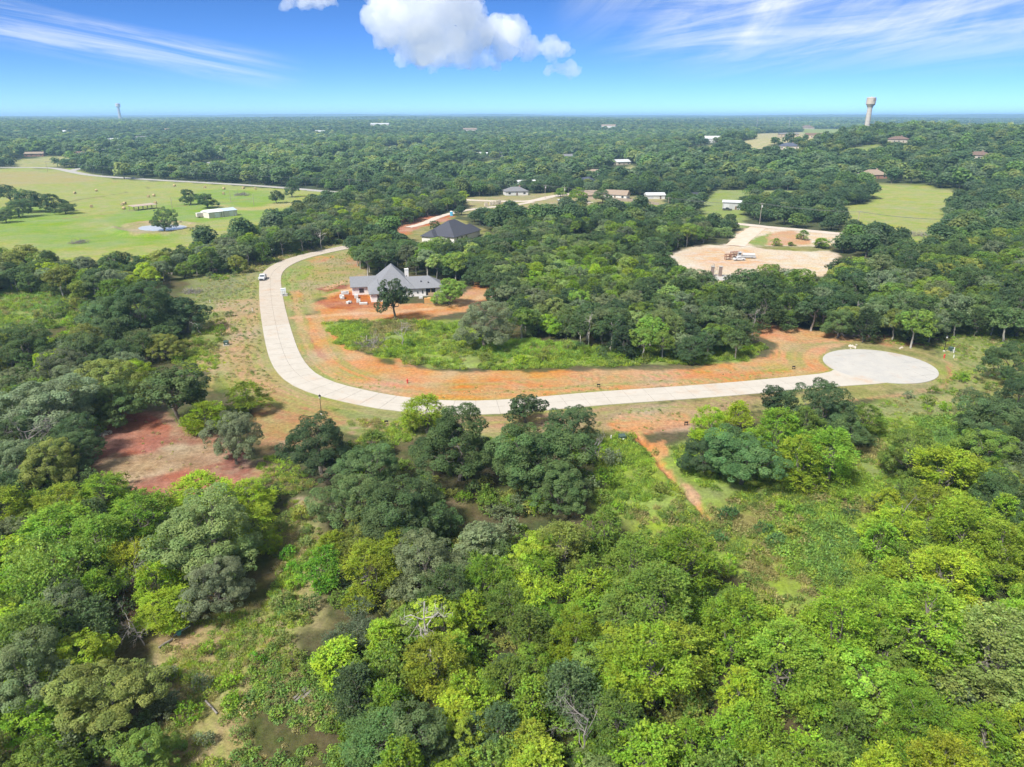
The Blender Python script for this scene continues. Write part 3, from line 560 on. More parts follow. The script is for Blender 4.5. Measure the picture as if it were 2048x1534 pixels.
def build_road():
    root = empty('road'); tag(root, kind='structure')
    n = len(ROAD); T = np.gradient(ROAD, axis=0); T /= np.hypot(T[:, 0], T[:, 1])[:, None]; Nn = np.stack([-T[:, 1], T[:, 0]], 1)
    g = 0.03
    bed = MB()
    for i in range(n - 1):
        a, b = ROAD[i], ROAD[i + 1]; w = ROAD_W / 2 - 0.05
        prism(bed, [tuple(a + Nn[i] * w), tuple(b + Nn[i + 1] * w), tuple(b - Nn[i + 1] * w), tuple(a - Nn[i] * w)], -0.1, 0.05)
    bed.build('road_bed', JOINT, root)
    for i in range(n - 1):
        if np.hypot(*(ROAD[i + 1] - BULB_C)) < BULB_R - 0.5: break
        frac = i / n
        for s in (0, 1):
            e0, e1 = (g, ROAD_W / 2) if s == 0 else (-ROAD_W / 2, -g)
            a = ROAD[i] + T[i] * g; b = ROAD[i + 1] - T[i + 1] * g
            q = [tuple(a + Nn[i] * e0), tuple(b + Nn[i + 1] * e0), tuple(b + Nn[i + 1] * e1), tuple(a + Nn[i] * e1)]
            me = prism(MB(), q, -0.08, 0.10).mesh('slab', CONC if (frac < 0.45) else CONC2)
            link('slab', me, root)
    last = ROAD[-1]
    # the turning circle: square bays cut to the round kerb line
    k = 72; circ = [(BULB_C[0] + BULB_R * math.cos(2 * math.pi * t / k), BULB_C[1] + BULB_R * math.sin(2 * math.pi * t / k)) for t in range(k)]
    prism(MB(), [(BULB_C[0] + (x - BULB_C[0]) * 0.99, BULB_C[1] + (y - BULB_C[1]) * 0.99) for x, y in circ], -0.1, 0.052).build('turning_circle_bed', JOINT, root)
    t = T[-1]; nn = Nn[-1]; s = 4.3
    for ii in range(-4, 4):
        for jj in range(-4, 4):
            poly = circ
            for nv, lo, hi in ((t, ii * s + g, (ii + 1) * s - g), (nn, jj * s + g, (jj + 1) * s - g)):
                c0 = BULB_C[0] * nv[0] + BULB_C[1] * nv[1]
                poly = clip_poly(poly, nv, c0 + hi) if poly else poly
                poly = clip_poly(poly, -nv, -(c0 + lo)) if poly else poly
            if poly and len(poly) >= 3:
                link('slab', prism(MB(), poly, -0.08, 0.104).mesh('slab', CONC3), root)
    # faint tyre marks on the circle
    tm = mat('tyre_mark', (0.33, 0.315, 0.295), 0.9, (1.2, (0.43, 0.41, 0.38), 0.9))
    for cx_, cy_2, rr_, a0, a1 in ((-3.0, 2.5, 3.2, 0.3, 3.6), (-2.6, 2.2, 4.4, 0.2, 2.9), (2.5, -1.0, 5.5, 2.2, 4.4), (0.5, 4.0, 2.2, 3.0, 5.6)):
        V_ = []; F_ = []
        for q in range(25):
            a = a0 + (a1 - a0) * q / 24
            for r_ in (rr_ - 0.11, rr_ + 0.11): V_.append((BULB_C[0] + cx_ + r_ * math.cos(a), BULB_C[1] + cy_2 + r_ * math.sin(a), 0.109))
            if q: F_.append((2 * q - 2, 2 * q - 1, 2 * q + 1, 2 * q))
        MB().add(V_, F_).build('tyre_mark', tm, root)
    # the flared apron between the street and the circle
    link('slab', prism(MB(), [tuple(p) for p in APRON], -0.08, 0.098).mesh('slab', CONC2), root)
    return root
build_road()

ASPH = mat('far_asphalt', (0.30, 0.285, 0.265), 0.9, (0.2, (0.36, 0.34, 0.31), 0.8))
DRIVE = mat('drive_concrete', (0.48, 0.42, 0.36), 0.9, (0.3, (0.40, 0.33, 0.26), 0.8))
def strip(name, px, w, material, z=0.09):
    P = catmull(PG(px), 6.0); T = np.gradient(P, axis=0); T /= np.hypot(T[:, 0], T[:, 1])[:, None]; Nn = np.stack([-T[:, 1], T[:, 0]], 1)
    cols = [-0.5, -0.25, 0, 0.25, 0.5]; V = []
    for o in cols:
        q = P + Nn * w * o; V.append(np.stack([q[:, 0], q[:, 1], relief(q[:, 0].copy(), q[:, 1].copy()) + z + (0.12 if abs(o) < 0.4 else 0.0)], 1))
    V = np.concatenate(V); n = len(P); F = []
    for c in range(len(cols) - 1):
        for i in range(n - 1): F.append((c * n + i, c * n + i + 1, (c + 1) * n + i + 1, (c + 1) * n + i))
    o = link(name, mesh_np(name, V, np.array(F)[:, ::-1], material)); tag(o, kind='structure'); return o
STRIPS = [
 ('far_road', [(-120, 334), (0, 335), (100, 336), (145, 344), (185, 351), (270, 357.5), (400, 365), (520, 372), (640, 382), (720, 389)], 9.0, ASPH),
 ('side_road', [(140, 344), (160, 337), (230, 334)], 8.0, ASPH),
 ('neighbourhood_road', [(900, 398), (950, 401), (1010, 403), (1065, 402), (1100, 394), (1140, 388), (1180, 385)], 8.0, DRIVE),
 ('neighbourhood_drive', [(1120, 421), (1150, 409), (1180, 404)], 8.0, DRIVE),
 ('estate_entry_road', [(1065, 404), (1030, 410), (985, 414), (930, 421), (880, 433), (850, 446), (815, 455)], 5.0, DRIVE),
 ('pad_road', [(1380, 446), (1440, 446), (1490, 449), (1540, 455), (1600, 460), (1660, 466), (1720, 470)], 7.5, DRIVE),
 ('pad_drive', [(1515, 456), (1500, 466), (1485, 478), (1470, 492)], 8.5, mat('gravel_drive', (0.50, 0.42, 0.35), 0.95, (0.3, (0.48, 0.33, 0.22), 0.7))),
]
for nm, px, w, m_ in STRIPS: strip(nm, px, w, m_)

# pond water
def build_pond():
    me = prism(MB(), [tuple(p) for p in POND + (POND - POND.mean(0)) * 0.04], -0.5, -0.18).mesh('pond_water', mat('pond_water', (0.42, 0.43, 0.41), 0.2, (0.2, (0.48, 0.47, 0.44), 0.6), spec=0.5))
    tag(link('pond_water', me), kind='structure')
build_pond()
#@@PART3
# ---------------------------------------------------------------- foliage builders
def unit(v): return v / (np.linalg.norm(v, axis=-1, keepdims=True) + 1e-9)
def leaves_mesh(name, P, Nn, size, rng, material, aspect=0.62, tuft=None):
    """one small folded leaf spray (two triangles) per point"""
    n = len(P); R = unit(rng.normal(size=(n, 3)))
    t = unit(np.cross(Nn, R)); b = np.cross(Nn, t)
    s = (size * rng.uniform(0.65, 1.35, n))[:, None]
    droop = Nn * s * 0.28
    V = np.stack([P - t * s - droop * 0.6, P + b * s * aspect + droop * 0.4, P + t * s - droop * 0.6, P - b * s * aspect + droop * 0.4], 1).reshape(-1, 3)
    F = np.arange(4 * n).reshape(n, 4)
    me = mesh_np(name, V, F, material)
    at = me.attributes.new('lv', 'FLOAT_VECTOR', 'FACE')
    lv = rng.uniform(0, 1, (n, 3)); 
    if tuft is not None: lv[:, 1] = 0.5 * lv[:, 1] + 0.5 * tuft; lv[:, 0] = 0.45 * lv[:, 0] + 0.55 * ((tuft * 7.31) % 1.0)
    at.data.foreach_set('vector', lv.astype(np.float32).ravel())
    return me
def fib(n, rng):
    i = np.arange(n) + 0.5; ph = np.arccos(1 - 2 * i / n); th = math.pi * (1 + 5 ** 0.5) * i + rng.uniform(0, 6.28)
    return np.stack([np.cos(th) * np.sin(ph), np.sin(th) * np.sin(ph), np.cos(ph)], 1)
def crown_points(rng, lobes, clump_r, n_clump, n_leaf, low=-0.45, up=0.85, jit=0.5, flat=0.8, spray=0):
    """lobes: list of (centre, radius vector); clumps sit on the lobes' outer faces, leaves on the clumps"""
    C = np.array([l[0] for l in lobes]); Rr = np.array([l[1] for l in lobes])
    mid = C.mean(0)
    P = []; Nn = []; TF = []
    for i in range(len(lobes)):
        d = fib(n_clump, rng) + rng.normal(size=(n_clump, 3)) * 0.18; d = unit(d)
        rf = rng.uniform(0.74, 1.2, (n_clump, 1)); q = C[i] + d * Rr[i] * rf
        keep = (d[:, 2] > low + rng.uniform(-0.2, 0.1, n_clump)) & (rng.uniform(size=n_clump) > 0.13)
        for j in range(len(lobes)):
            if j != i: keep &= (np.sum(((q - C[j]) / Rr[j]) ** 2, 1) > 0.62)
        for c, dd, f_ in zip(q[keep], d[keep], rf[keep, 0]):
            cr = clump_r * rng.uniform(0.65, 1.4) * (1.0 if f_ < 1.05 else 0.6); k = int(n_leaf * (cr / clump_r) ** 2)
            if spray:
                nt_ = max(4, k // spray); tw = unit(rng.normal(size=(nt_, 3)) * 0.75 + dd * 0.8 + np.array([0, 0, 0.45])); L_ = cr * rng.uniform(1.1, 2.0, (nt_, 1))
                j = rng.integers(0, nt_, k); t_ = rng.uniform(0.1, 1.0, (k, 1)); side = unit(np.cross(tw[j], rng.normal(size=(k, 3))))
                P.append(c - dd * cr * 0.5 + tw[j] * L_[j] * t_ + side * 0.12 * cr - np.array([0, 0, 0.25]) * (t_ ** 2) * cr * flat); TF.append(np.full(k, rng.uniform(0, 1)))
                Nn.append(unit(np.cross(tw[j], side) + np.array([0, 0, up]) + rng.normal(size=(k, 3)) * jit * 0.6)); continue
            e = unit(rng.normal(size=(k, 3)) + dd * 0.55 + np.array([0, 0, 0.25]))
            rad = rng.uniform(0.55, 1.05, (k, 1)) ** 0.6
            P.append(c + e * cr * rad * np.array([1, 1, flat])); TF.append(np.full(k, rng.uniform(0, 1)))
            Nn.append(unit(e * 0.7 + dd * 0.35 + np.array([0, 0, up]) + rng.normal(size=(k, 3)) * jit))
    return np.concatenate(P), np.concatenate(Nn), np.concatenate(TF)
def limb(mb, a, b, r0, r1, rng, n=6, seg=4, bend=0.12):
    a = np.array(a, float); b = np.array(b, float); L_ = np.linalg.norm(b - a); pts = [a]
    for i in range(1, seg + 1):
        t = i / seg; p = a + (b - a) * t
        if i < seg: p = p + rng.normal(size=3) * bend * L_ * 0.35
        pts.append(p)
    mb.tube(pts, np.linspace(r0, r1, seg + 1), n); return pts
def tree_trunk(rng, lobes, h0, r0, lean=0.3, nside=7, multi=1):
    mb = MB()
    for m_ in range(multi):
        off = rng.normal(size=2) * (0.45 if multi > 1 else 0.0)
        fork = np.array([off[0] * 2 + rng.normal() * lean, off[1] * 2 + rng.normal() * lean, h0])
        limb(mb, (off[0], off[1], -0.6), fork, r0 * (1.25 if multi == 1 else 0.8), r0 * 0.75, rng, nside, 4, 0.06)
        for i, (c, R_) in enumerate(lobes):
            if multi > 1 and i % multi != m_: continue
            end = np.array(c) + np.array([0, 0, R_[2] * 0.2])
            limb(mb, fork - np.array([0, 0, 0.15]), end, r0 * 0.5, r0 * 0.12, rng, 5, 4, 0.16)
            for k in range(2):
                e2 = np.array(c) + unit(rng.normal(size=3) + np.array([0, 0, 0.4])) * np.array(R_) * 0.9
                limb(mb, np.array(c) * 0.75 + fork * 0.25, e2, r0 * 0.2, r0 * 0.05, rng, 4, 3, 0.15)
    return mb
PROTO = {}        # kind -> list of (trunk mesh, crown mesh, width, height)
def make_proto(kind, rng, leaves=LEAF, hi=1.0):
    if kind == 'oak':
        n = rng.integers(6, 9); lobes = []
        for i in range(n):
            a = 2 * math.pi * i / n + rng.uniform(-0.4, 0.4); rd = rng.uniform(1.5, 3.0)
            lobes.append(((rd * math.cos(a), rd * math.sin(a), rng.uniform(2.3, 5.2)), np.array([1.75, 1.75, 1.5]) * rng.uniform(0.65, 1.25)))
        for i in range(3): lobes.append(((rng.normal() * 0.9, rng.normal() * 0.9, rng.uniform(6.0, 6.9)), np.array([1.9, 1.9, 1.5]) * rng.uniform(0.85, 1.1)))
        lobes.append(((0, 0, 4.2), np.array([2.6, 2.6, 1.9])))
        P, Nn, tf = crown_points(rng, lobes, 0.62, 34, int(84 * hi), low=-0.6); size = 0.128 / hi ** 0.5
        tr = tree_trunk(rng, lobes, 1.7, 0.24); w, h = 9.0, 8.4
    elif kind == 'oak_open':         # sparse, trunk clear, hanging clumps
        n = 7; lobes = []
        for i in range(n):
            a = 2 * math.pi * i / n + rng.uniform(-0.5, 0.5); rd = rng.uniform(2.0, 3.3)
            lobes.append(((rd * math.cos(a), rd * math.sin(a), rng.uniform(3.6, 6.6)), np.array([1.5, 1.5, 1.5]) * rng.uniform(0.75, 1.15)))
        for i in range(4): lobes.append(((rng.normal() * 1.2, rng.normal() * 1.2, rng.uniform(6.8, 8.6)), np.array([1.8, 1.8, 1.5]) * rng.uniform(0.8, 1.1)))
        P, Nn, tf = crown_points(rng, lobes, 0.62, 22, int(60 * hi), low=-0.8); size = 0.17 / hi ** 0.5
        tr = tree_trunk(rng, lobes, 3.0, 0.26); w, h = 9.0, 10.0
    elif kind == 'edge':             # wood-edge oak: long bare stem, high crown
        n = rng.integers(5, 8); lobes = []
        for i in range(n):
            a = 2 * math.pi * i / n + rng.uniform(-0.4, 0.4); rd = rng.uniform(1.3, 2.3)
            lobes.append(((rd * math.cos(a), rd * math.sin(a), rng.uniform(5.2, 7.2)), np.array([1.6, 1.6, 1.4]) * rng.uniform(0.8, 1.2)))
        for i in range(3): lobes.append(((rng.normal() * 0.8, rng.normal() * 0.8, rng.uniform(7.4, 8.4)), np.array([1.8, 1.8, 1.5]) * rng.uniform(0.85, 1.1)))
        P, Nn, tf = crown_points(rng, lobes, 0.7, 24, int(60 * hi)); size = 0.175 / hi ** 0.5
        tr = tree_trunk(rng, lobes, 4.0, 0.19); w, h = 8.0, 9.9
    elif kind == 'elm':              # taller, looser, finer, plumes that point up and out
        n = rng.integers(7, 10); lobes = []
        for i in range(n):
            a = 2 * math.pi * i / n * 1.6 + rng.uniform(-0.5, 0.5); rd = rng.uniform(0.9, 2.5); z = rng.uniform(1.6, 8.0)
            rd *= 1.0 if z < 6 else 0.6
            lobes.append(((rd * math.cos(a), rd * math.sin(a), z), np.array([1.25, 1.25, 1.6]) * rng.uniform(0.75, 1.25)))
        lobes.append(((0, 0, 8.4), np.array([1.2, 1.2, 1.4]))); lobes.append(((0, 0, 5.6), np.array([1.9, 1.9, 2.6])))
        P, Nn, tf = crown_points(rng, lobes, 0.5, 36, int(72 * hi), low=-0.7, up=1.0, jit=0.6, flat=0.6, spray=7); size = 0.112 / hi ** 0.5
        tr = tree_trunk(rng, lobes, 2.6, 0.17, 0.3); w, h = 7.2, 9.8
    elif kind == 'feather':          # mesquite / locust: fine drooping sprays, see-through
        n = rng.integers(8, 12); lobes = []
        for i in range(n):
            a = rng.uniform(0, 6.28); rd = rng.uniform(0.8, 3.0)
            lobes.append(((rd * math.cos(a), rd * math.sin(a), rng.uniform(1.8, 5.6) - rd * 0.35), np.array([1.3, 1.3, 0.9]) * rng.uniform(0.7, 1.3)))
        P, Nn, tf = crown_points(rng, lobes, 0.6, 26, int(56 * hi), low=-0.4, up=1.0, jit=0.6, flat=1.0, spray=9); size = 0.115 / hi ** 0.5
        tr = tree_trunk(rng, lobes, 1.2, 0.13, 0.4, multi=3); w, h = 7.6, 6.4
    elif kind == 'cedar':
        lobes = []
        for i in range(14):
            t = i / 13; a = i * 2.4; rd = (1 - t) * 1.3
            lobes.append(((rd * math.cos(a), rd * math.sin(a), 1.0 + t * 5.6), np.array([1.0, 1.0, 1.0]) * (1.15 - 0.75 * t)))
        P, Nn, tf = crown_points(rng, lobes, 0.4, 26, int(40 * hi), low=-0.7, up=1.0, jit=0.6, flat=1.3); size = 0.12 / hi ** 0.5
        tr = tree_trunk(rng, lobes[:3], 2.6, 0.14, 0.1); w, h = 4.6, 7.2
    elif kind == 'bush':
        n = rng.integers(4, 8); lobes = []
        for i in range(n):
            a = rng.uniform(0, 6.28); rd = rng.uniform(0.2, 1.1)
            lobes.append(((rd * math.cos(a), rd * math.sin(a), rng.uniform(0.5, 1.5)), np.array([0.8, 0.8, 0.75]) * rng.uniform(0.7, 1.2)))
        P, Nn, tf = crown_points(rng, lobes, 0.34, 22, int(30 * hi), low=-0.5, up=1.0, jit=0.6, flat=0.6, spray=6); size = 0.105 / hi ** 0.5
        tr = MB()
        for i in range(5):
            c = lobes[i % n][0]; limb(tr, (c[0] * 0.1, c[1] * 0.1, -0.3), (c[0], c[1], c[2] + 0.3), 0.05, 0.015, rng, 4, 3)
        w, h = 3.2, 2.5
    me = leaves_mesh('crown', P, Nn, size, rng, leaves, tuft=tf)
    ext = np.percentile(np.abs(P[:, :2]), 97) * 2
    return (tr.mesh('trunk', PALEBARK if kind in ('edge',) else BARK), me, float(ext), float(np.percentile(P[:, 2], 99.5)))
def thin_proto(src_kind, rng, n_lobes, n_pts, size, w=9.0, h=8.5, flat=0.75, spread=1):
    """cheap crown for distant trees: leaf clumps as larger sprays over several lobes"""
    P = []; Nn = []; TF = []
    for s_ in range(spread):
        ox, oy = (rng.uniform(-w * 1.6, w * 1.6, 2) if spread > 1 else (0, 0)); k_ = rng.uniform(0.8, 1.2)
        for i in range(n_lobes):
            a = rng.uniform(0, 6.28); rd = rng.uniform(0, 0.28) * w * k_; up_ = i / n_lobes
            c = np.array([ox + rd * math.cos(a) * (1.25 - up_ * 0.8), oy + rd * math.sin(a) * (1.25 - up_ * 0.8), h * (0.42 + 0.36 * up_) * k_])
            R_ = np.array([0.24, 0.24, 0.19]) * w * rng.uniform(0.8, 1.15) * k_
            k = n_pts // n_lobes
            d = unit(rng.normal(size=(k, 3)) + np.array([0, 0, 0.45])); lump = 1 + 0.16 * np.sin(d[:, :1] * 9 + i) * np.sin(d[:, 1:2] * 8 + 2 * i)
            P.append(c + d * R_ * lump * rng.uniform(0.85, 1.06, (k, 1))); TF.append(np.full(k, rng.uniform()))
            Nn.append(unit(d * 0.7 + np.array([0, 0, 0.8]) + rng.normal(size=(k, 3)) * 0.4))
    P = np.concatenate(P); me = leaves_mesh('far_crown', P, np.concatenate(Nn), size, rng, LEAF_I, 0.75, np.concatenate(TF))
    return me
prng = np.random.default_rng(21)
for kd, nvar in (('oak', 7), ('oak_open', 3), ('edge', 4), ('elm', 7), ('feather', 3), ('cedar', 2), ('bush', 5)):
    PROTO[kd] = [make_proto(kd, prng) for _ in range(nvar)]

# finer-leaved crowns for the trees that stand largest in view
BIG = {kd: [make_proto(kd, prng, LEAF, 2.3) for _ in range(n)] for kd, n in (('oak', 4), ('elm', 4), ('feather', 2))}

# ---------------------------------------------------------------- where the trees stand
# leaf colours (base colour of the leaves, not of the sunlit crown)
C_DARK = (0.076, 0.126, 0.048); C_OAK = (0.108, 0.168, 0.058); C_GREY = (0.180, 0.225, 0.110); C_MID = (0.165, 0.255, 0.046)
C_GREEN = (0.215, 0.350, 0.032); C_LIME = (0.315, 0.425, 0.034); C_YEL = (0.350, 0.420, 0.036); C_OLIVE = (0.255, 0.280, 0.072)
C_PALE = (0.245, 0.320, 0.110); C_TEAL = (0.125, 0.225, 0.075); C_VIVID = (0.170, 0.380, 0.036); C_CEDAR = (0.085, 0.130, 0.046)
CNAME = {C_DARK: 'dark green', C_OAK: 'deep green', C_GREY: 'grey-green', C_MID: 'mid green', C_GREEN: 'fresh green', C_LIME: 'lime-green', C_YEL: 'yellow-green', C_OLIVE: 'olive', C_PALE: 'pale silvery green', C_TEAL: 'bluish green', C_VIVID: 'vivid green', C_CEDAR: 'dark evergreen'}
TREES = []       # dict(kind, x, y, w, h, col, label, zone)
HK = {'oak': 0.80, 'oak_open': 0.92, 'edge': 0.85, 'elm': 0.70, 'feather': 0.85, 'cedar': 1.0, 'bush': 1.0}
def T(kind, cx, cy, wpx, col, label=None, asp=1.0, zone=None, var=None):
    """a tree whose crown the photograph shows centred on pixel (cx, cy), wpx pixels wide"""
    zc = 5.0
    for _ in range(4):
        p = G(cx, cy, zc); d = math.sqrt(p.x ** 2 + p.y ** 2 + (CAM_H - zc) ** 2)
        depth = p.y * math.cos(PITCH) + (CAM_H - p.z) * math.sin(PITCH)
        w = wpx / FPX * depth * 0.92
        pr = PROTO[kind][0]; h = w * pr[3] / pr[2] * asp * HK[kind]; zc = min(h * 0.60, 12)
    v = len(TREES) % len(PROTO[kind]) if var is None else var
    TREES.append(dict(kind=kind, x=p.x, y=p.y, w=w, h=h, col=col, label=label, zone=zone, var=v, hand=True))
# --- single trees one can name, first along the street and round the houses
T('oak_open', 788, 590, 72, C_DARK, 'dark open-crowned oak standing alone in front of the grey-roofed house', 1.25)
T('oak', 899, 578, 70, C_MID, 'rounded green oak at the right end of the grey-roofed house', 0.95)
T('oak', 968, 640, 128, C_GREY, 'broad grey-green oak with pale trunk right of the weedy lot', 0.95)
T('oak', 636, 885, 150, C_DARK, 'dark oak standing alone beside the street lamp at the bend', 0.98)
T('elm', 852, 822, 92, C_LIME, 'lime-green tree overlapping the lower edge of the street at the bend', 0.85)
T('oak', 915, 885, 190, C_DARK, 'large dark oak just below the street, right of the lime-green tree', 0.95)
T('oak_open', 1052, 812, 85, C_DARK, 'small dark open tree reaching over the street edge in the centre', 0.8)
T('oak', 1140, 850, 120, C_DARK, 'dark oak at the right end of the clump below the street')
T('oak', 1075, 900, 200, C_OAK, 'largest grey-dark oak in the clump below the street', 0.95)
T('oak', 1120, 970, 130, C_OAK, 'deep green oak at the foot of the clump below the street')
T('oak', 735, 935, 130, C_OAK, 'deep green oak right below the lone dark oak')
T('oak', 700, 1000, 150, C_OAK, 'leftmost oak of the big dark group below the street bend')
T('oak', 800, 1010, 190, C_OAK, 'big rounded dark oak in the middle of the group below the bend')
T('oak', 870, 1030, 120, C_OAK, 'dark oak on the right of the group below the bend')
T('elm', 745, 880, 75, C_MID, 'small green tree between the lone dark oak and the lime-green one', 0.6)
# clump right of the gully
T('elm', 1425, 850, 95, C_LIME, 'lime-green tree at the upper left of the clump by the turning circle', 0.85)
T('elm', 1478, 830, 70, C_LIME, 'slim lime-green tree near the top of the clump by the turning circle', 1.0)
T('oak_open', 1556, 800, 75, C_DARK, 'dark open oak whose top overlaps the street before the turning circle', 0.9)
T('oak', 1640, 812, 130, C_DARK, 'tall dark oak at the top of the clump by the turning circle', 1.2)
T('oak', 1690, 850, 110, C_OAK, 'deep green oak on the right side of the clump by the turning circle')
T('elm', 1735, 835, 80, C_MID, 'small round tree at the far right of the clump by the turning circle', 0.75)
T('oak', 1410, 905, 110, C_DARK, 'dark oak at the lower left of the clump by the turning circle', 0.9)
T('oak', 1490, 905, 150, C_TEAL, 'bluish dark oak in the middle of the clump by the turning circle')
T('elm', 1600, 915, 110, C_LIME, 'bright lime-green tree in the lower middle of the clump by the turning circle', 0.95)
T('elm', 1550, 860, 110, C_GREEN, 'fresh green tree at the heart of the clump by the turning circle')
T('elm', 1660, 905, 120, C_GREEN, 'fresh green tree at the lower right of the clump by the turning circle')
T('elm', 1610, 850, 90, C_MID, 'mid green tree behind the fresh green ones by the turning circle')
# left side
T('oak', 224, 765, 150, C_OLIVE, 'rounded olive-topped oak at the upper edge of the red clearing', 0.95)
T('oak', 235, 800, 120, C_OAK, 'deep green oak in front of the olive-topped one by the red clearing', 0.9)
T('oak_open', 352, 782, 138, C_OAK, 'oak with leaning trunk at the right edge of the red clearing', 0.95)
T('elm', 492, 790, 84, C_LIME, 'lime-green tree at the street side of the red clearing', 0.75)
T('elm', 408, 832, 92, C_LIME, 'lime-green bushy tree leaning over the red clearing', 0.75)
T('oak', 466, 868, 108, C_GREY, 'tall grey-green oak right of the red clearing', 1.3)
T('oak', 88, 808, 185, C_GREY, 'wide grey-green oak left of the red clearing', 0.9)
T('oak', 275, 610, 150, C_DARK, 'broad dark oak at the edge of the left-hand wood, tallest there', 0.95)
T('oak', 368, 622, 92, C_DARK, 'dark oak beside the pale snag at the left-hand wood')
T('oak', 205, 625, 110, C_OAK, 'deep green oak left of the broad dark one in the left-hand wood')
T('oak', 120, 730, 110, C_GREY, 'grey-green oak among grey twigs in the left-hand wood')
T('oak', 60, 690, 130, C_DARK, 'dark oak near the left edge of the left-hand wood')
T('oak', 180, 700, 110, C_OAK, 'deep green oak in the middle of the left-hand wood')
T('elm', 220, 590, 70, C_MID, 'mid green tree behind the left-hand wood')
T('oak', 330, 690, 80, C_OLIVE, 'small olive tree in the scrub beside the verge', 0.8)
T('oak', 20, 920, 120, C_GREY, 'grey oak at the left picture edge beside the red clearing')
T('elm', 130, 1005, 120, C_YEL, 'yellow-green tree below the red clearing', 0.75)
T('elm', 205, 985, 110, C_GREEN, 'bright green leafy tree at the lower left corner of the red clearing', 0.7)
T('oak', 420, 1060, 225, C_PALE, 'great pale green oak in the left foreground, widest of all', 0.9)
T('elm', 400, 985, 130, C_LIME, 'lime-green tree behind the great pale oak', 0.7)
T('elm', 500, 990, 110, C_LIME, 'lime-green tree at the right shoulder of the great pale oak', 0.7)
T('elm', 280, 1030, 130, C_GREEN, 'fresh green tree left of the great pale oak', 0.8)
T('oak', 430, 1170, 150, C_GREY, 'grey-green lower oak in front of the great pale one', 0.9)
T('feather', 140, 1110, 220, C_MID, 'feathery green tree with bare twigs in the left foreground', 1.1)
T('elm', 110, 1060, 150, C_GREEN, 'fresh green tree behind the feathery one at left', 0.7)
T('feather', 110, 1200, 130, C_TEAL, 'bluish feathery small tree in the left foreground', 0.9)
T('oak', 60, 1340, 190, C_GREY, 'grey-green oak at the lower left picture edge', 1.1)
T('oak', 215, 1375, 190, C_OLIVE, 'olive oak in the lower left corner, rounded', 1.0)
T('elm', 60, 1440, 120, C_GREEN, 'fresh green tree at the bottom left corner', 0.7)
T('elm', 320, 1215, 120, C_LIME, 'lime-green bush-like tree by the discarded pipe', 0.55)
T('elm', 645, 1130, 90, C_VIVID, 'vivid green sapling tree at the right of the grassy lane', 1.0)
T('elm', 668, 1085, 70, C_YEL, 'yellow-green tree just behind the vivid green sapling', 0.8)
T('feather', 690, 1070, 120, C_OLIVE, 'olive feathery tree behind the yellow-green foreground tree', 0.9)
T('elm', 735, 1140, 130, C_YEL, 'yellow-green tree in the centre left of the foreground wood', 0.95)
T('elm', 800, 1090, 100, C_YEL, 'yellow-green tree top below the big dark group', 0.9)
T('oak', 850, 1120, 180, C_GREY, 'big grey-green oak in the centre of the foreground wood', 1.0)
T('oak', 960, 1075, 110, C_GREY, 'grey oak with thin pale twigs in the centre foreground', 1.0)
T('elm', 900, 1180, 130, C_OAK, 'dark tree in front of the big grey-green foreground oak')
T('feather', 1085, 1180, 140, C_LIME, 'light lime feathery tree standing bright in the centre foreground', 1.1)
T('elm', 1210, 1050, 90, C_MID, 'upright green tree with pointed top at the meadow edge', 1.1)
T('elm', 1130, 1090, 110, C_OLIVE, 'olive tree left of the upright pointed one')
T('elm', 1270, 1120, 140, C_MID, 'mid green tree right of the upright pointed one')
T('elm', 1370, 1120, 150, C_GREEN, 'fresh green tree at the lower left edge of the meadow')
T('elm', 1320, 1200, 170, C_MID, 'broad mid green tree below the meadow edge')
T('feather', 690, 1260, 130, C_GREY, 'grey feathery tree festooned with pale vine in the foreground', 0.9)
T('elm', 870, 1330, 140, C_YEL, 'yellow-leaved tree below the bare grey branches in the foreground', 0.9)
T('elm', 1075, 1260, 80, C_YEL, 'small yellow-green tree top in the centre foreground', 0.7)
T('elm', 770, 1470, 150, C_TEAL, 'bluish vivid tree at the bottom edge, left of centre', 0.65)
T('elm', 905, 1420, 110, C_YEL, 'rounded yellow-green tree above the bottom edge', 0.8)
T('elm', 1020, 1370, 120, C_MID, 'mid green tree between two yellow-green ones in front')
T('elm', 1300, 1330, 190, C_LIME, 'broad lime-green tree right of the centre foreground', 1.0)
T('elm', 1290, 1500, 150, C_GREEN, 'fresh green tree at the bottom edge, right of centre', 0.8)
T('elm', 1060, 1490, 140, C_YEL, 'yellow-green tree on the bottom edge near the centre', 0.7)
T('elm', 1470, 1250, 170, C_GREEN, 'broad fresh green tree below the meadow')
T('elm', 1560, 1330, 190, C_GREEN, 'wide fresh green tree in the right foreground')
T('elm', 1680, 1250, 180, C_GREEN, 'fresh green rounded tree at the meadow\'s lower right')
T('oak', 1830, 900, 130, C_MID, 'mid green tree at the right edge of the meadow', 1.1)
T('elm', 1900, 945, 140, C_LIME, 'lime-green rounded tree right of the meadow', 0.85)
T('elm', 1865, 1010, 130, C_YEL, 'yellow-green tree in front of the rounded lime one', 0.7)
T('elm', 1790, 1060, 120, C_LIME, 'lime-green tree with a bare fork at the meadow edge', 0.8)
T('elm', 1930, 1060, 150, C_LIME, 'lime-green tree at the right, second row')
T('elm', 1900, 1150, 140, C_YEL, 'yellow-green tree in the right foreground wood', 0.9)
T('elm', 2000, 1100, 150, C_LIME, 'lime-green tree near the right picture edge')
T('elm', 1850, 1250, 190, C_GREEN, 'wide green tree in the right foreground wood')
T('elm', 1990, 1300, 210, C_PALE, 'pale green broad tree at the right picture edge in front')
T('oak', 1990, 830, 140, C_OAK, 'deep green oak on the right slope above the meadow')
T('oak', 1960, 900, 150, C_MID, 'mid green oak on the right slope near the meadow', 0.9)
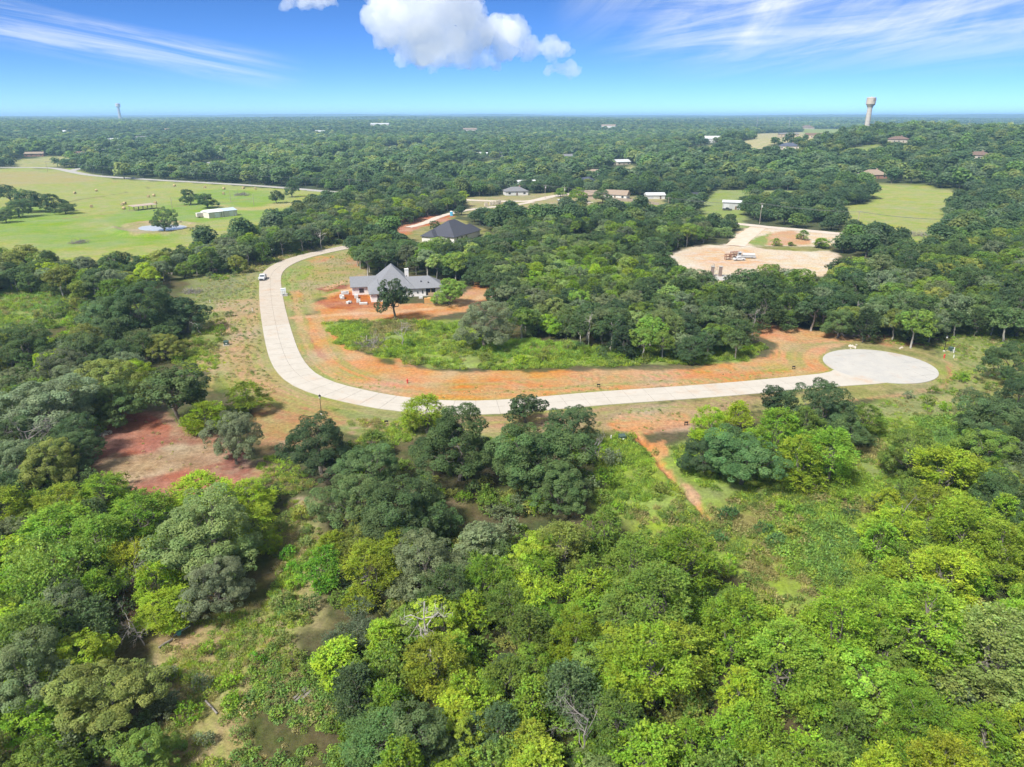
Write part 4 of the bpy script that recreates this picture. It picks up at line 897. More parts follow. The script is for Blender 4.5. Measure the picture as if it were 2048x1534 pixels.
T('oak', 2030, 720, 110, C_OAK, 'deep green oak at the right picture edge below the wood')
T('oak', 2040, 790, 110, C_DARK, 'dark oak at the right picture edge on the slope')
T('oak', 2020, 1000, 140, C_OAK, 'deep green oak at the right edge beside the lime-green trees')
# middle distance singles
T('oak', 325, 434, 58, C_DARK, 'dark round tree on the far bank of the pond', 0.95)
T('oak', 378, 391, 38, C_DARK, 'left one of the two touching oaks in the pasture', 1.0)
T('oak', 412, 399, 44, C_DARK, 'right one of the two touching oaks in the pasture', 0.8)
T('oak', 552, 391, 32, C_DARK, 'dark oak by the road at the end of the pasture', 1.0)
T('oak', 582, 375, 30, C_DARK, 'tall dark oak on the roadside above the pasture', 1.3)
T('oak', 18, 385, 46, C_DARK, 'topmost oak of the grove at the left pasture edge', 1.0)
T('oak', 55, 397, 62, C_DARK, 'middle oak of the grove at the left pasture edge', 0.9)
T('oak', 34, 413, 56, C_OAK, 'lowest oak of the grove at the left pasture edge', 0.8)
T('oak', 105, 402, 50, C_DARK, 'right oak of the grove at the left pasture edge', 0.9)
T('oak', 130, 415, 44, C_OAK, 'low spreading oak at the tip of the left pasture grove', 0.6)
T('oak', 8, 430, 40, C_OAK, 'oak at the very left edge below the pasture grove', 0.8)
T('elm', 1553, 482, 25, C_GREEN, 'small round green tree left on the bare plot by the gravel pad', 0.55)
T('elm', 1582, 487, 17, C_GREEN, 'smallest sapling on the bare plot by the gravel pad', 0.45)
T('elm', 1607, 468, 26, C_MID, 'mid green tree at the back of the bare plot by the gravel pad', 0.7)
T('elm', 1644, 484, 32, C_GREEN, 'fresh green tree right of the bare plot by the gravel pad', 0.6)
T('oak', 1460, 442, 40, C_DARK, 'dark tree beside the drive to the gravel pad', 1.0)
T('feather', 1440, 462, 50, C_PALE, 'silvery bush-like tree beside the drive to the gravel pad', 0.6)
T('oak', 1158, 387, 40, C_GREEN, 'rounded tree left of the tan-roofed house in the neighbourhood', 0.9)
T('oak', 1206, 390, 42, C_OAK, 'dark rounded tree against the tan-roofed house', 0.8)
T('oak', 1281, 404, 34, C_OAK, 'round tree on the lawn right of the tan-roofed house', 0.9)
T('oak', 1122, 383, 26, C_MID, 'small tree behind the parked boat', 0.9)
T('oak', 872, 449, 28, C_DARK, 'small dark oak in front of the black-roofed house', 0.9)
NHAND = len(TREES)

# --- woods: outlines of the closed canopy in the photograph (crown height)
OAKMIX = [(C_DARK, 3), (C_OAK, 5), (C_GREY, 2), (C_MID, 3), (C_OLIVE, 1)]
BRIGHT = [(C_GREEN, 6), (C_LIME, 3), (C_MID, 6), (C_YEL, 1), (C_OLIVE, 1), (C_PALE, 1), (C_OAK, 1)]
CENTRE = [(C_OAK, 4), (C_DARK, 4), (C_MID, 3), (C_GREY, 2), (C_PALE, 1)]
PALEMIX = [(C_PALE, 4), (C_GREEN, 2), (C_MID, 2), (C_GREY, 2), (C_LIME, 1)]
LEFTMIX = [(C_OAK, 4), (C_GREY, 4), (C_DARK, 2), (C_MID, 2), (C_OLIVE, 2), (C_LIME, 0.6)]
WOODS = [
 ('in the foreground wood', [(650, 1260), (690, 1190), (710, 1090), (860, 1060), (1000, 1040), (1180, 1060), (1320, 1090), (1400, 1110), (1400, 1700), (610, 1700), (650, 1500), (670, 1400)], BRIGHT, {'elm': 6, 'oak': 3, 'feather': 2}, 4.2, (4.4, 7.0)),
 ('in the bright wood at the lower right', [(1400, 1110), (1440, 1110), (1510, 1200), (1620, 1240), (1740, 1190), (1800, 1110), (1750, 1040), (1790, 960), (1860, 900), (1950, 920), (2150, 940), (2200, 1700), (1400, 1700)], [(C_GREEN, 7), (C_LIME, 4), (C_MID, 3), (C_YEL, 1)], {'elm': 7, 'oak': 2, 'feather': 1}, 4.4, (4.8, 7.6)),
 ('in the wood on the right slope', [(1950, 900), (1980, 820), (2060, 780), (2200, 760), (2200, 1000), (2000, 980)], OAKMIX, {'oak': 5, 'elm': 3}, 5.5, (6, 9)),
 ('in the left foreground scrub', [(-120, 960), (90, 930), (250, 960), (330, 1000), (560, 990), (515, 1030), (480, 1130), (420, 1150), (300, 1150), (240, 1190), (160, 1260), (-120, 1330)], [(C_GREEN, 3), (C_LIME, 3), (C_GREY, 3), (C_MID, 3), (C_YEL, 1), (C_OAK, 2)], {'elm': 4, 'oak': 4, 'feather': 2}, 5.2, (5, 8.5)),
 ('in the lower left corner', [(-120, 1280), (90, 1270), (150, 1310), (290, 1350), (290, 1450), (180, 1500), (60, 1520), (-120, 1700)], [(C_GREY, 3), (C_OLIVE, 3), (C_MID, 2), (C_GREEN, 2)], {'oak': 4, 'elm': 3}, 5.0, (5, 8)),
 ('in the left-hand wood', [(-120, 712), (0, 676), (110, 668), (190, 645), (240, 590), (320, 590), (365, 610), (350, 645), (300, 685), (265, 700), (260, 750), (190, 800), (170, 850), (130, 920), (-120, 960)], LEFTMIX, {'oak': 7, 'elm': 2, 'feather': 1}, 5.6, (5.6, 9.2)),
 ('in the hedgerow wood below the pasture', [(-120, 500), (30, 487), (150, 532), (300, 513), (420, 495), (540, 456), (600, 430), (700, 408), (860, 388), (950, 392), (905, 420), (840, 428), (770, 436), (700, 476), (560, 490), (470, 520), (370, 530), (270, 560), (150, 580), (80, 556), (-120, 578)], LEFTMIX + [(C_LIME, 0.5)], {'oak': 6, 'edge': 3, 'elm': 1}, 5.6, (6.5, 10)),
 ('in the wood behind the grey-roofed house', [(700, 490), (745, 478), (850, 496), (985, 486), (1000, 500), (1040, 530), (1030, 580), (1000, 590), (960, 548), (860, 528), (790, 520), (725, 526)], CENTRE, {'oak': 5, 'edge': 4}, 5.2, (7, 10)),
 ('in the central wood', [(965, 470), (1000, 446), (1060, 437), (1130, 439), (1230, 447), (1420, 443), (1420, 462), (1345, 490), (1320, 520), (1400, 560), (1470, 570), (1500, 640), (1480, 680), (1320, 690), (1170, 660), (1120, 640), (1040, 640), (1030, 590), (1040, 540), (985, 500)], CENTRE, {'oak': 6, 'edge': 2, 'elm': 2}, 5.4, (6.5, 10)),
 ('in the silvery thicket of the central wood', [(1060, 500), (1180, 490), (1280, 520), (1330, 560), (1200, 600), (1120, 640), (1040, 640), (1020, 560)], PALEMIX, {'oak': 4, 'elm': 4, 'feather': 1}, 5.4, (6, 9)),
 ('in the wood behind the turning circle', [(1470, 560), (1560, 555), (1650, 558), (1700, 535), (1780, 508), (1900, 494), (2150, 460), (2200, 640), (2000, 650), (1900, 640), (1830, 660), (1740, 650), (1640, 635), (1520, 625), (1500, 600)], OAKMIX, {'oak': 6, 'edge': 4, 'elm': 1}, 5.6, (7, 11)),
 ('in the row of slim trees by the red strip', [(740, 440), (800, 425), (890, 415), (900, 428), (840, 432), (770, 444), (730, 462)], [(C_MID, 3), (C_OLIVE, 3), (C_OAK, 2)], {'edge': 1}, 5.2, (5.5, 7)),
]
CLEAR_BIG = [Z[i][0] for i in (0, 4, 5, 6, 11, 13, 15, 16, 17, 18)]
CLEARW = [PG(c) for c in CLEAR_BIG + [q[0] for q in FARCLEAR]]
HOUSE_CLEAR = []         # (x, y, radius): kept free round buildings, with a gap towards the camera
STRIPW = [(PG(px), w) for _, px, w, _m in STRIPS]
def pick(mix, rng):
    w = np.array([m[1] for m in mix], float); return mix[rng.choice(len(mix), p=w / w.sum())][0]
def clear_of(x, y, r=0.0, near=True):
    """mask of places free of streets, clearings and buildings"""
    x = np.asarray(x, float); y = np.asarray(y, float); ok = np.ones(x.shape, bool)
    if near: ok &= road_distance(x, y) > 2.0 + r * 0.5
    for P, w in STRIPW: ok &= sdf_line(x, y, P) > w / 2 + 1.5 + r * 0.6
    for P in CLEARW: ok &= sdf_poly(x, y, P) > r * 0.35
    for hx, hy, hr in HOUSE_CLEAR:
        d = math.hypot(hx, hy); ux, uy = hx / d, hy / d
        al = (x - hx) * ux + (y - hy) * uy; ac = np.abs(-(x - hx) * uy + (y - hy) * ux)
        front = hr + min(150.0, (1.0 if d < 620 else 2.4) * d / max(CAM_H - float(hill(hx, hy)), 18.0))
        ok &= ~((al < hr + r) & (al > -front) & (ac < hr + r * 0.4))
    return ok
#@@PART4
# ---------------------------------------------------------------- buildings: where they stand (the woods keep clear of them)
# px, py of the middle of the near wall's foot, width m, depth m, eaves height, roof rise, roof kind, turn in degrees, wall, roof, label, category
WH = (0.62, 0.60, 0.56); CREAM = (0.56, 0.49, 0.39); BRICK = (0.33, 0.17, 0.12); TANW = (0.45, 0.36, 0.26); GREYW = (0.40, 0.40, 0.39)
R_GREY = (0.17, 0.17, 0.175); R_BLACK = (0.045, 0.048, 0.06); R_TAN = (0.27, 0.205, 0.15); R_BROWN = (0.16, 0.105, 0.08); R_RED = (0.25, 0.115, 0.085); R_BLUE = (0.075, 0.085, 0.12); R_WHITE = (0.50, 0.51, 0.51)
HOUSES = [
 (219, 309, 34, 20, 5.0, 2.0, 'low', 8, BRICK, R_WHITE, 'long low red-walled hall with white roof beyond the pasture', 'hall'),
 (168, 314, 22, 16, 4.0, 2.6, 'gable', -20, TANW, R_BROWN, 'tan gabled building left of the red-walled hall', 'building'),
 (70, 313, 22, 12, 3.4, 2.2, 'gable', 10, BRICK, R_TAN, 'small brick building among trees at the far left', 'building'),
 (205, 293, 26, 14, 4.0, 2.0, 'gable', 5, WH, R_GREY, 'white house with grey roof behind the red-walled hall', 'house'),
 (95, 289, 24, 14, 4.0, 2.0, 'gable', -15, WH, R_WHITE, 'white-roofed house far left among the trees', 'house'),
 (222, 284, 28, 14, 4.0, 2.4, 'gable', 0, WH, R_WHITE, 'white house farthest up the left hillside', 'house'),
 (254, 292, 20, 12, 3.6, 2.0, 'gable', 20, WH, R_WHITE, 'small white-roofed house right of the hall', 'house'),
 (270, 290, 18, 12, 3.6, 2.0, 'hip', -10, CREAM, R_GREY, 'small cream house next to the white-roofed one right of the hall', 'house'),
 (43, 282, 24, 14, 4.0, 2.2, 'gable', 12, WH, R_TAN, 'pale house near the left edge, high on the hillside', 'house'),
 (600, 301, 28, 18, 4.2, 5.0, 'hip', 25, CREAM, R_BLUE, 'large cream house with blue-black hip roof left of centre', 'house'),
 (545, 303, 24, 16, 3.6, 4.2, 'hip', -15, BRICK, R_BROWN, 'brown-roofed house left of the blue-black roof', 'house'),
 (509, 303, 20, 14, 3.6, 3.6, 'hip', 10, CREAM, R_BROWN, 'leftmost of the three hip-roofed houses on the left', 'house'),
 (807, 307, 30, 14, 3.6, 3.0, 'hip', 5, GREYW, R_BLUE, 'long grey house with dark roof above the middle woods', 'house'),
 (712, 309, 26, 12, 3.2, 2.4, 'gable', 0, TANW, R_BROWN, 'low tan house left of the long grey house', 'house'),
 (1020, 313, 30, 12, 3.2, 2.2, 'gable', -5, GREYW, R_BLACK, 'long dark-roofed house in the middle woods', 'house'),
 (1118, 293, 24, 14, 3.6, 3.0, 'hip', 10, CREAM, R_TAN, 'pale house with tan roof in the centre distance', 'house'),
 (1031, 391, 17, 11, 3.0, 2.8, 'hip', 12, WH, R_GREY, 'white house with grey hip roof beside the neighbourhood road', 'house'),
 (1052, 374, 15, 10, 2.9, 2.4, 'gable', 15, WH, R_WHITE, 'small white-roofed house behind the neighbourhood road', 'house'),
 (1172, 369, 15, 11, 3.0, 2.8, 'gable', 60, WH, R_BLUE, 'white gabled house with dark roof behind the neighbourhood', 'house'),
 (1178, 399, 13, 16, 3.0, 2.6, 'gable', 8, TANW, R_TAN, 'tan house half hidden by the rounded tree in the neighbourhood', 'house'),
 (1233, 398, 17, 9, 2.8, 3.0, 'gable', -22, WH, R_TAN, 'white house with tan gable roof beside the wooden fence', 'house'),
 (1309, 398, 13, 8, 2.6, 1.6, 'gable', 8, WH, R_WHITE, 'white shed with metal roof at the end of the lawn', 'shed'),
 (1386, 399, 14, 9, 2.6, 1.8, 'gable', 12, BRICK, R_BLACK, 'dark-roofed brick house left of the mown field', 'house'),
 (1463, 419, 11, 8, 4.4, 1.0, 'gable', -14, GREYW, R_WHITE, 'grey metal shed with white roof by the mown field', 'shed'),
 (1377, 322, 20, 14, 3.2, 4.0, 'hip', 10, BRICK, R_RED, 'brick house with red-brown hip roof right of centre', 'house'),
 (1428, 337, 18, 12, 3.2, 3.0, 'hip', -12, BRICK, R_GREY, 'brick house with grey roof below the red-brown roof', 'house'),
 (1424, 285, 40, 24, 6.0, 4.0, 'gable', 10, WH, R_WHITE, 'large white arena building on the right hillside', 'arena'),
 (1743, 358, 20, 12, 3.0, 4.0, 'hip', 14, BRICK, R_TAN, 'tan hip-roofed house at the top of the right-hand field', 'house'),
 (1614, 258, 40, 24, 4.5, 7.0, 'hip', 8, TANW, R_BROWN, 'wide brown hip-roofed house on the right hill', 'house'),
 (1780, 260, 34, 22, 4.5, 7.0, 'hip', -10, TANW, R_TAN, 'tan hip-roofed house right of the water tower', 'house'),
 (2014, 259, 56, 20, 4.5, 7.0, 'hip', -4, TANW, R_TAN, 'long tan-roofed house at the far right of the hill', 'house'),
 (1576, 274, 30, 12, 4.5, 1.5, 'low', 6, TANW, R_GREY, 'flat-roofed tan building at the bare building site', 'building'),
 (1630, 276, 26, 12, 4.0, 2.4, 'gable', -8, TANW, R_BROWN, 'brown-roofed building right of the bare building site', 'building'),
 (1795, 286, 22, 14, 3.6, 3.4, 'hip', 12, CREAM, R_BROWN, 'cream house with brown roof below the water tower', 'house'),
 (1577, 299, 22, 14, 3.6, 3.4, 'hip', -8, CREAM, R_BLUE, 'cream house with dark roof below the bare building site', 'house'),
 (1955, 319, 20, 12, 3.4, 3.2, 'hip', 8, CREAM, R_BROWN, 'lone house deep in the woods at the far right', 'house'),
 (939, 263, 40, 20, 6, 3, 'gable', 10, CREAM, R_TAN, 'pale building on the far ridge near the centre', 'building'),
 (1217, 256, 44, 22, 6, 4, 'gable', -12, WH, R_TAN, 'white building on the far ridge right of centre', 'building'),
 (760, 252, 60, 24, 6, 3, 'low', 0, WH, R_WHITE, 'pale flat building on the far ridge left of centre', 'building'),
]
HOUSES += [
 (130, 266, 16, 10, 3.4, 2.6, 'hip', -35, WH, R_WHITE, 'small white-roofed house deep in the far woods, first such from left in left half', 'house'),
 (283, 279, 21, 13, 3.4, 2.6, 'gable', 2, CREAM, R_GREY, 'small grey-roofed house deep in the far woods, first such from left in left half', 'house'),
 (335, 262, 17, 12, 3.4, 2.6, 'gable', -31, WH, R_TAN, 'small tan-roofed house deep in the far woods, first such from left in left half', 'house'),
 (380, 296, 22, 11, 3.4, 2.6, 'hip', 6, GREYW, R_WHITE, 'small white-roofed house deep in the far woods, second such from left in left half', 'house'),
 (460, 300, 18, 10, 3.4, 2.6, 'gable', -27, WH, R_BROWN, 'small brown-roofed house deep in the far woods, first such from left in left half', 'house'),
 (640, 266, 23, 13, 3.4, 2.6, 'gable', 10, CREAM, R_WHITE, 'small white-roofed house deep in the far woods, third such from left in left half', 'house'),
 (880, 309, 19, 12, 3.4, 2.6, 'hip', -23, WH, R_GREY, 'small grey-roofed house deep in the far woods, second such from left in left half', 'house'),
 (962, 314, 20, 10, 3.4, 2.6, 'gable', -19, WH, R_WHITE, 'small white-roofed house deep in the far woods, fourth such from left in left half', 'house'),
 (1100, 288, 21, 12, 3.4, 2.6, 'gable', -15, WH, R_WHITE, 'small white-roofed house deep in the far woods, first such from left in right half', 'house'),
 (1135, 318, 17, 11, 3.4, 2.6, 'gable', 22, GREYW, R_GREY, 'small grey-roofed house deep in the far woods, first such from left in right half', 'house'),
 (1195, 352, 22, 10, 3.4, 2.6, 'hip', -11, WH, R_TAN, 'small tan-roofed house deep in the far woods, first such from left in right half', 'house'),
 (1242, 330, 18, 13, 3.4, 2.6, 'gable', 26, CREAM, R_WHITE, 'small white-roofed house deep in the far woods, second such from left in right half', 'house'),
 (1300, 305, 24, 10, 3.4, 2.6, 'gable', -3, WH, R_GREY, 'small grey-roofed house deep in the far woods, second such from left in right half', 'house'),
]
HP = []
for h in HOUSES:
    p = G(h[0], h[1]); d = math.hypot(p.x, p.y); c = p + Vector((p.x / d, p.y / d, 0)) * h[3] * 0.5; c.z = float(hill(c.x, c.y)); HP.append(c)
    HOUSE_CLEAR.append((c.x, c.y, max(h[2], h[3]) * 0.55 + 1))
GH = G(816, 594); BH = G(900, 470)
HOUSE_CLEAR += [(GH.x - 4, GH.y + 6, 12), (GH.x - 16, GH.y + 10, 9), (GH.x + 8, GH.y + 5, 8), (BH.x, BH.y + 6, 15), (BH.x - 2, BH.y - 16, 14), (BH.x + 10, BH.y - 8, 12)]
TOWER_R = G(1733, 266); TOWER_L = G(241, 233)
HOUSE_CLEAR += [(TOWER_R.x, TOWER_R.y, 10)]
_b = G(435, 424); HOUSE_CLEAR.append((_b.x, _b.y, 18))

# ---------------------------------------------------------------- fill the woods
frng = np.random.default_rng(5)
hand_xy = np.array([(t['x'], t['y'], t['w']) for t in TREES])
EDGEZ = ('in the central wood', 'in the wood behind the turning circle', 'in the wood behind the grey-roofed house', 'in the hedgerow wood below the pasture')
def fill_wood(zone, poly, mix, kinds, spacing, wr):
    P = PG(poly, 6.0 if 'foreground' in zone or 'bright wood' in zone or 'slope' in zone or 'corner' in zone else 5.0); lo, hi = P.min(0), P.max(0)
    nx, ny = int((hi[0] - lo[0]) / spacing) + 2, int((hi[1] - lo[1]) / spacing) + 2
    gx, gy = np.meshgrid(np.arange(nx), np.arange(ny)); 
    x = lo[0] + (gx + 0.5 * (gy % 2) + frng.uniform(-0.36, 0.36, gx.shape)) * spacing; y = lo[1] + (gy + frng.uniform(-0.36, 0.36, gx.shape)) * spacing
    x = x.ravel(); y = y.ravel(); k = sdf_poly(x, y, P) < 0; x = x[k]; y = y[k]
    k = clear_of(x, y, 3.0); x = x[k]; y = y[k]
    kn = list(kinds); kp = np.array([kinds[q] for q in kn], float); kp /= kp.sum()
    for a, b in zip(x, y):
        if np.any(np.hypot(hand_xy[:, 0] - a, hand_xy[:, 1] - b) < hand_xy[:, 2] * 0.42): continue
        if any(math.hypot(o['x'] - a, o['y'] - b) < spacing * 0.55 for o in TREES[NHAND:] if abs(o['x'] - a) < 5): continue
        kd = kn[frng.choice(len(kn), p=kp)]
        if kd == 'oak' and zone in EDGEZ and frng.uniform() < 0.6 and -sdf_poly(np.array([a]), np.array([b]), P)[0] < 6: kd = 'edge'
        w = frng.uniform(*wr) * (0.85 if kd in ('elm', 'edge') else 1.0)
        pr = PROTO[kd][0]; col = pick(mix, frng)
        TREES.append(dict(kind=kd, x=a, y=b, w=w, h=w * pr[3] / pr[2] * frng.uniform(0.88, 1.12) * HK[kd], col=col, label=None, zone=zone, var=int(frng.integers(len(PROTO[kd]))), hand=False))
order = [9] + [i for i in range(len(WOODS)) if i != 9]        # the silvery thicket first, the central wood fills round it
for i in order: fill_wood(*WOODS[i])

# far trees: whatever is not field, street or house beyond the estate is wooded
WOODP = [PG(w[1], 5.0) for w in WOODS]
def far_points(r0, r1, spacing, wr, seed):
    rg = np.random.default_rng(seed); xm = r1 * math.sin(math.radians(44)); 
    nx, ny = int(2 * xm / spacing) + 1, int(r1 / spacing) + 1
    gx, gy = np.meshgrid(np.arange(nx), np.arange(ny))
    x = (-xm + (gx + 0.5 * (gy % 2)) * spacing).ravel(); y = (gy * spacing).ravel()
    x = x + rg.uniform(-0.42, 0.42, x.shape) * spacing; y = y + rg.uniform(-0.42, 0.42, x.shape) * spacing
    r = np.hypot(x, y); k = (r > r0) & (r < r1) & (np.abs(np.degrees(np.arctan2(x, y))) < 43.5); x = x[k]; y = y[k]
    if r0 < 1200:
        k = clear_of(x, y, 3.5); x = x[k]; y = y[k]
        k = np.ones(len(x), bool)
        for P in WOODP: k &= sdf_poly(x, y, P) > 0
        x = x[k]; y = y[k]
        k = np.ones(len(x), bool)
        for hx, hy, hw in hand_xy:
            if math.hypot(hx, hy) > 250: k &= np.hypot(x - hx, y - hy) > hw * 0.55 + 2
        x = x[k]; y = y[k]
        dn = fbm(x / 60.0, y / 60.0, 91, 3); k = (dn < 0.66) | (rg.uniform(size=len(x)) < 0.35); x = x[k]; y = y[k]
    else:
        k = clear_of(x, y, 5, near=False); x = x[k]; y = y[k]
    return x, y, (wr[0] + (wr[1] - wr[0]) * rg.beta(1.3, 1.9, len(x)) * 1.25) * (0.8 + 0.45 * fbm(x / 180.0, y / 180.0, 44, 2)), rg
FAR = []     # (x, y, width, proto set, rng)
for r0, r1, sp, wr, lod, sd in ((325, 650, 8.2, (8.5, 15.0), 'mid', 1), (650, 1500, 11.0, (11, 18), 'low', 2), (1500, 3000, 15.0, (14, 23), 'far', 3), (3000, 7600, 30, (22, 40), 'far', 4)):
    FAR.append((*far_points(r0, r1, sp, wr, sd), lod))

# ---------------------------------------------------------------- build trees: the 300 that show largest are things of their own
def apparent(t):
    px, py, zc = project(np.array([t['x'], t['y'], t['h'] * 0.55])); return px, py, t['w'] * FPX / max(zc, 1), zc
for t in TREES:
    t['px'], t['py'], t['ap'], t['zc'] = apparent(t)
    t['seen'] = -t['ap'] * 0.25 < t['px'] < 2048 + t['ap'] * 0.25 and t['py'] < 1534 + t['ap'] * 0.2
cand = sorted([t for t in TREES if t['seen']], key=lambda t: (-t['hand'], -t['ap']))
ONE = cand[:300]; ONE_ID = {id(t) for t in ONE}
REST = [t for t in TREES if id(t) not in ONE_ID]
FORM = {'oak': ('oak_tree', 'rounded oak'), 'oak_open': ('oak_tree', 'open-crowned oak'), 'edge': ('oak_tree', 'long-stemmed oak'), 'elm': ('broadleaf_tree', 'bushy tree'), 'feather': ('feathery_tree', 'feathery tree'), 'cedar': ('cedar_tree', 'cedar'), 'bush': ('shrub', 'shrub')}
ORD = 'first second third fourth fifth sixth seventh eighth ninth tenth eleventh twelfth thirteenth fourteenth fifteenth sixteenth seventeenth eighteenth nineteenth twentieth twenty-first twenty-second twenty-third twenty-fourth twenty-fifth'.split()
def auto_labels(items):
    """label the rest by look and place, then by their order from the left among those that look alike"""
    groups = {}
    for t in items:
        if not t.get('label'): groups.setdefault((CNAME[t['col']], FORM[t['kind']][1], t['zone']), []).append(t)
    for (c, f, z), ts in groups.items():
        ts.sort(key=lambda t: t['px'])
        for i, t in enumerate(ts):
            t['label'] = f'{c} {f} {z}' if len(ts) == 1 else f'{c} {f} {z}, {ORD[min(i, 24)]} such from left'
auto_labels(ONE)
def jitter_col(c, rng, v=0.14):
    c = tuple(0.76 * a + 0.24 * b for a, b in zip(c, (0.190, 0.285, 0.042))) if c[1] > 0.24 else c; k = rng.normal(1, v); k = min(max(k, 0.7), 1.35); return (c[0] * k * rng.uniform(0.92, 1.05), c[1] * k, c[2] * k * rng.uniform(0.85, 1.15), 1)
crng = np.random.default_rng(99)
def gz(x, y): return float(relief(np.array([x]), np.array([y]))[0])
def place_tree(t, trunk_name='trunk', crown_name='crown', cat='tree', group=None):
    tr, cr, w0, h0 = PROTO[t['kind']][t['var']]
    if t['kind'] in BIG and t.get('zc', 999) < 190 and t['w'] / w0 > 1.02: tr, cr, w0, h0 = BIG[t['kind']][t['var'] % len(BIG[t['kind']])]
    root = empty(FORM[t['kind']][0], (t['x'], t['y'], gz(t['x'], t['y'])), crng.uniform(0, 6.28))
    sx = t['w'] / w0; root.scale = (sx, sx, t['h'] / h0)
    a = link(trunk_name, tr, root); b = link(crown_name, cr, root); b.color = jitter_col(t['col'], crng)
    tag(root, t['label'], cat, group); return root
for t in ONE: place_tree(t, group=('trees ' + t['zone']) if t['zone'] else 'single trees')

# ---- the rest as one wood: instances over points
def proto_collection(name, meshes):
    c = bpy.data.collections.new(name)
    for i, me in enumerate(meshes):
        o = bpy.data.objects.new(f'{name}_{i:03d}', me); c.objects.link(o)
    return c
def scatter_object(name, XYZ, ROT, SCL, COLR, SETS):
    """SETS: list of (collection, index array); one object that instances the sets' meshes over its points"""
    me = bpy.data.meshes.new(name); n = len(XYZ); me.vertices.add(n); me.vertices.foreach_set('co', np.asarray(XYZ, np.float32).ravel())
    def attr(nm, ty, key, arr): 
        a = me.attributes.new(nm, ty, 'POINT'); a.data.foreach_set(key, arr.ravel())
    attr('rot', 'FLOAT_VECTOR', 'vector', np.asarray(ROT, np.float32)); attr('scl', 'FLOAT_VECTOR', 'vector', np.asarray(SCL, np.float32))
    attr('tcol', 'FLOAT_COLOR', 'color', np.asarray(COLR, np.float32))
    for i, (c, idx) in enumerate(SETS): attr(f'idx{i}', 'INT', 'value', np.asarray(idx, np.int32))
    ng = bpy.data.node_groups.new(name + '_scatter', 'GeometryNodeTree'); N = ng.nodes.new; L = ng.links.new
    ng.interface.new_socket('Geometry', in_out='INPUT', socket_type='NodeSocketGeometry'); ng.interface.new_socket('Geometry', in_out='OUTPUT', socket_type='NodeSocketGeometry')
    gi = N('NodeGroupInput'); go = N('NodeGroupOutput'); jn = N('GeometryNodeJoinGeometry')
    def na(nm, ty):
        q = N('GeometryNodeInputNamedAttribute'); q.data_type = ty; q.inputs['Name'].default_value = nm
        return next(o for o in q.outputs if o.enabled and o.name == 'Attribute')
    m2p = N('GeometryNodeMeshToPoints'); L(gi.outputs[0], m2p.inputs['Mesh'])
    for i, (c, idx) in enumerate(SETS):
        ci = N('GeometryNodeCollectionInfo'); ci.inputs['Collection'].default_value = c; ci.inputs['Separate Children'].default_value = True; ci.inputs['Reset Children'].default_value = True
        ip = N('GeometryNodeInstanceOnPoints'); ip.inputs['Pick Instance'].default_value = True
        L(m2p.outputs[0], ip.inputs['Points']); L(ci.outputs[0], ip.inputs['Instance']); L(na(f'idx{i}', 'INT'), ip.inputs['Instance Index'])
        rv = N('FunctionNodeEulerToRotation'); L(na('rot', 'FLOAT_VECTOR'), rv.inputs[0]); L(rv.outputs[0], ip.inputs['Rotation'])
        L(na('scl', 'FLOAT_VECTOR'), ip.inputs['Scale']); L(ip.outputs[0], jn.inputs[0])
    L(jn.outputs[0], go.inputs[0])
    o = link(name, me); md = o.modifiers.new('scatter', 'NODES'); md.node_group = ng
    return o
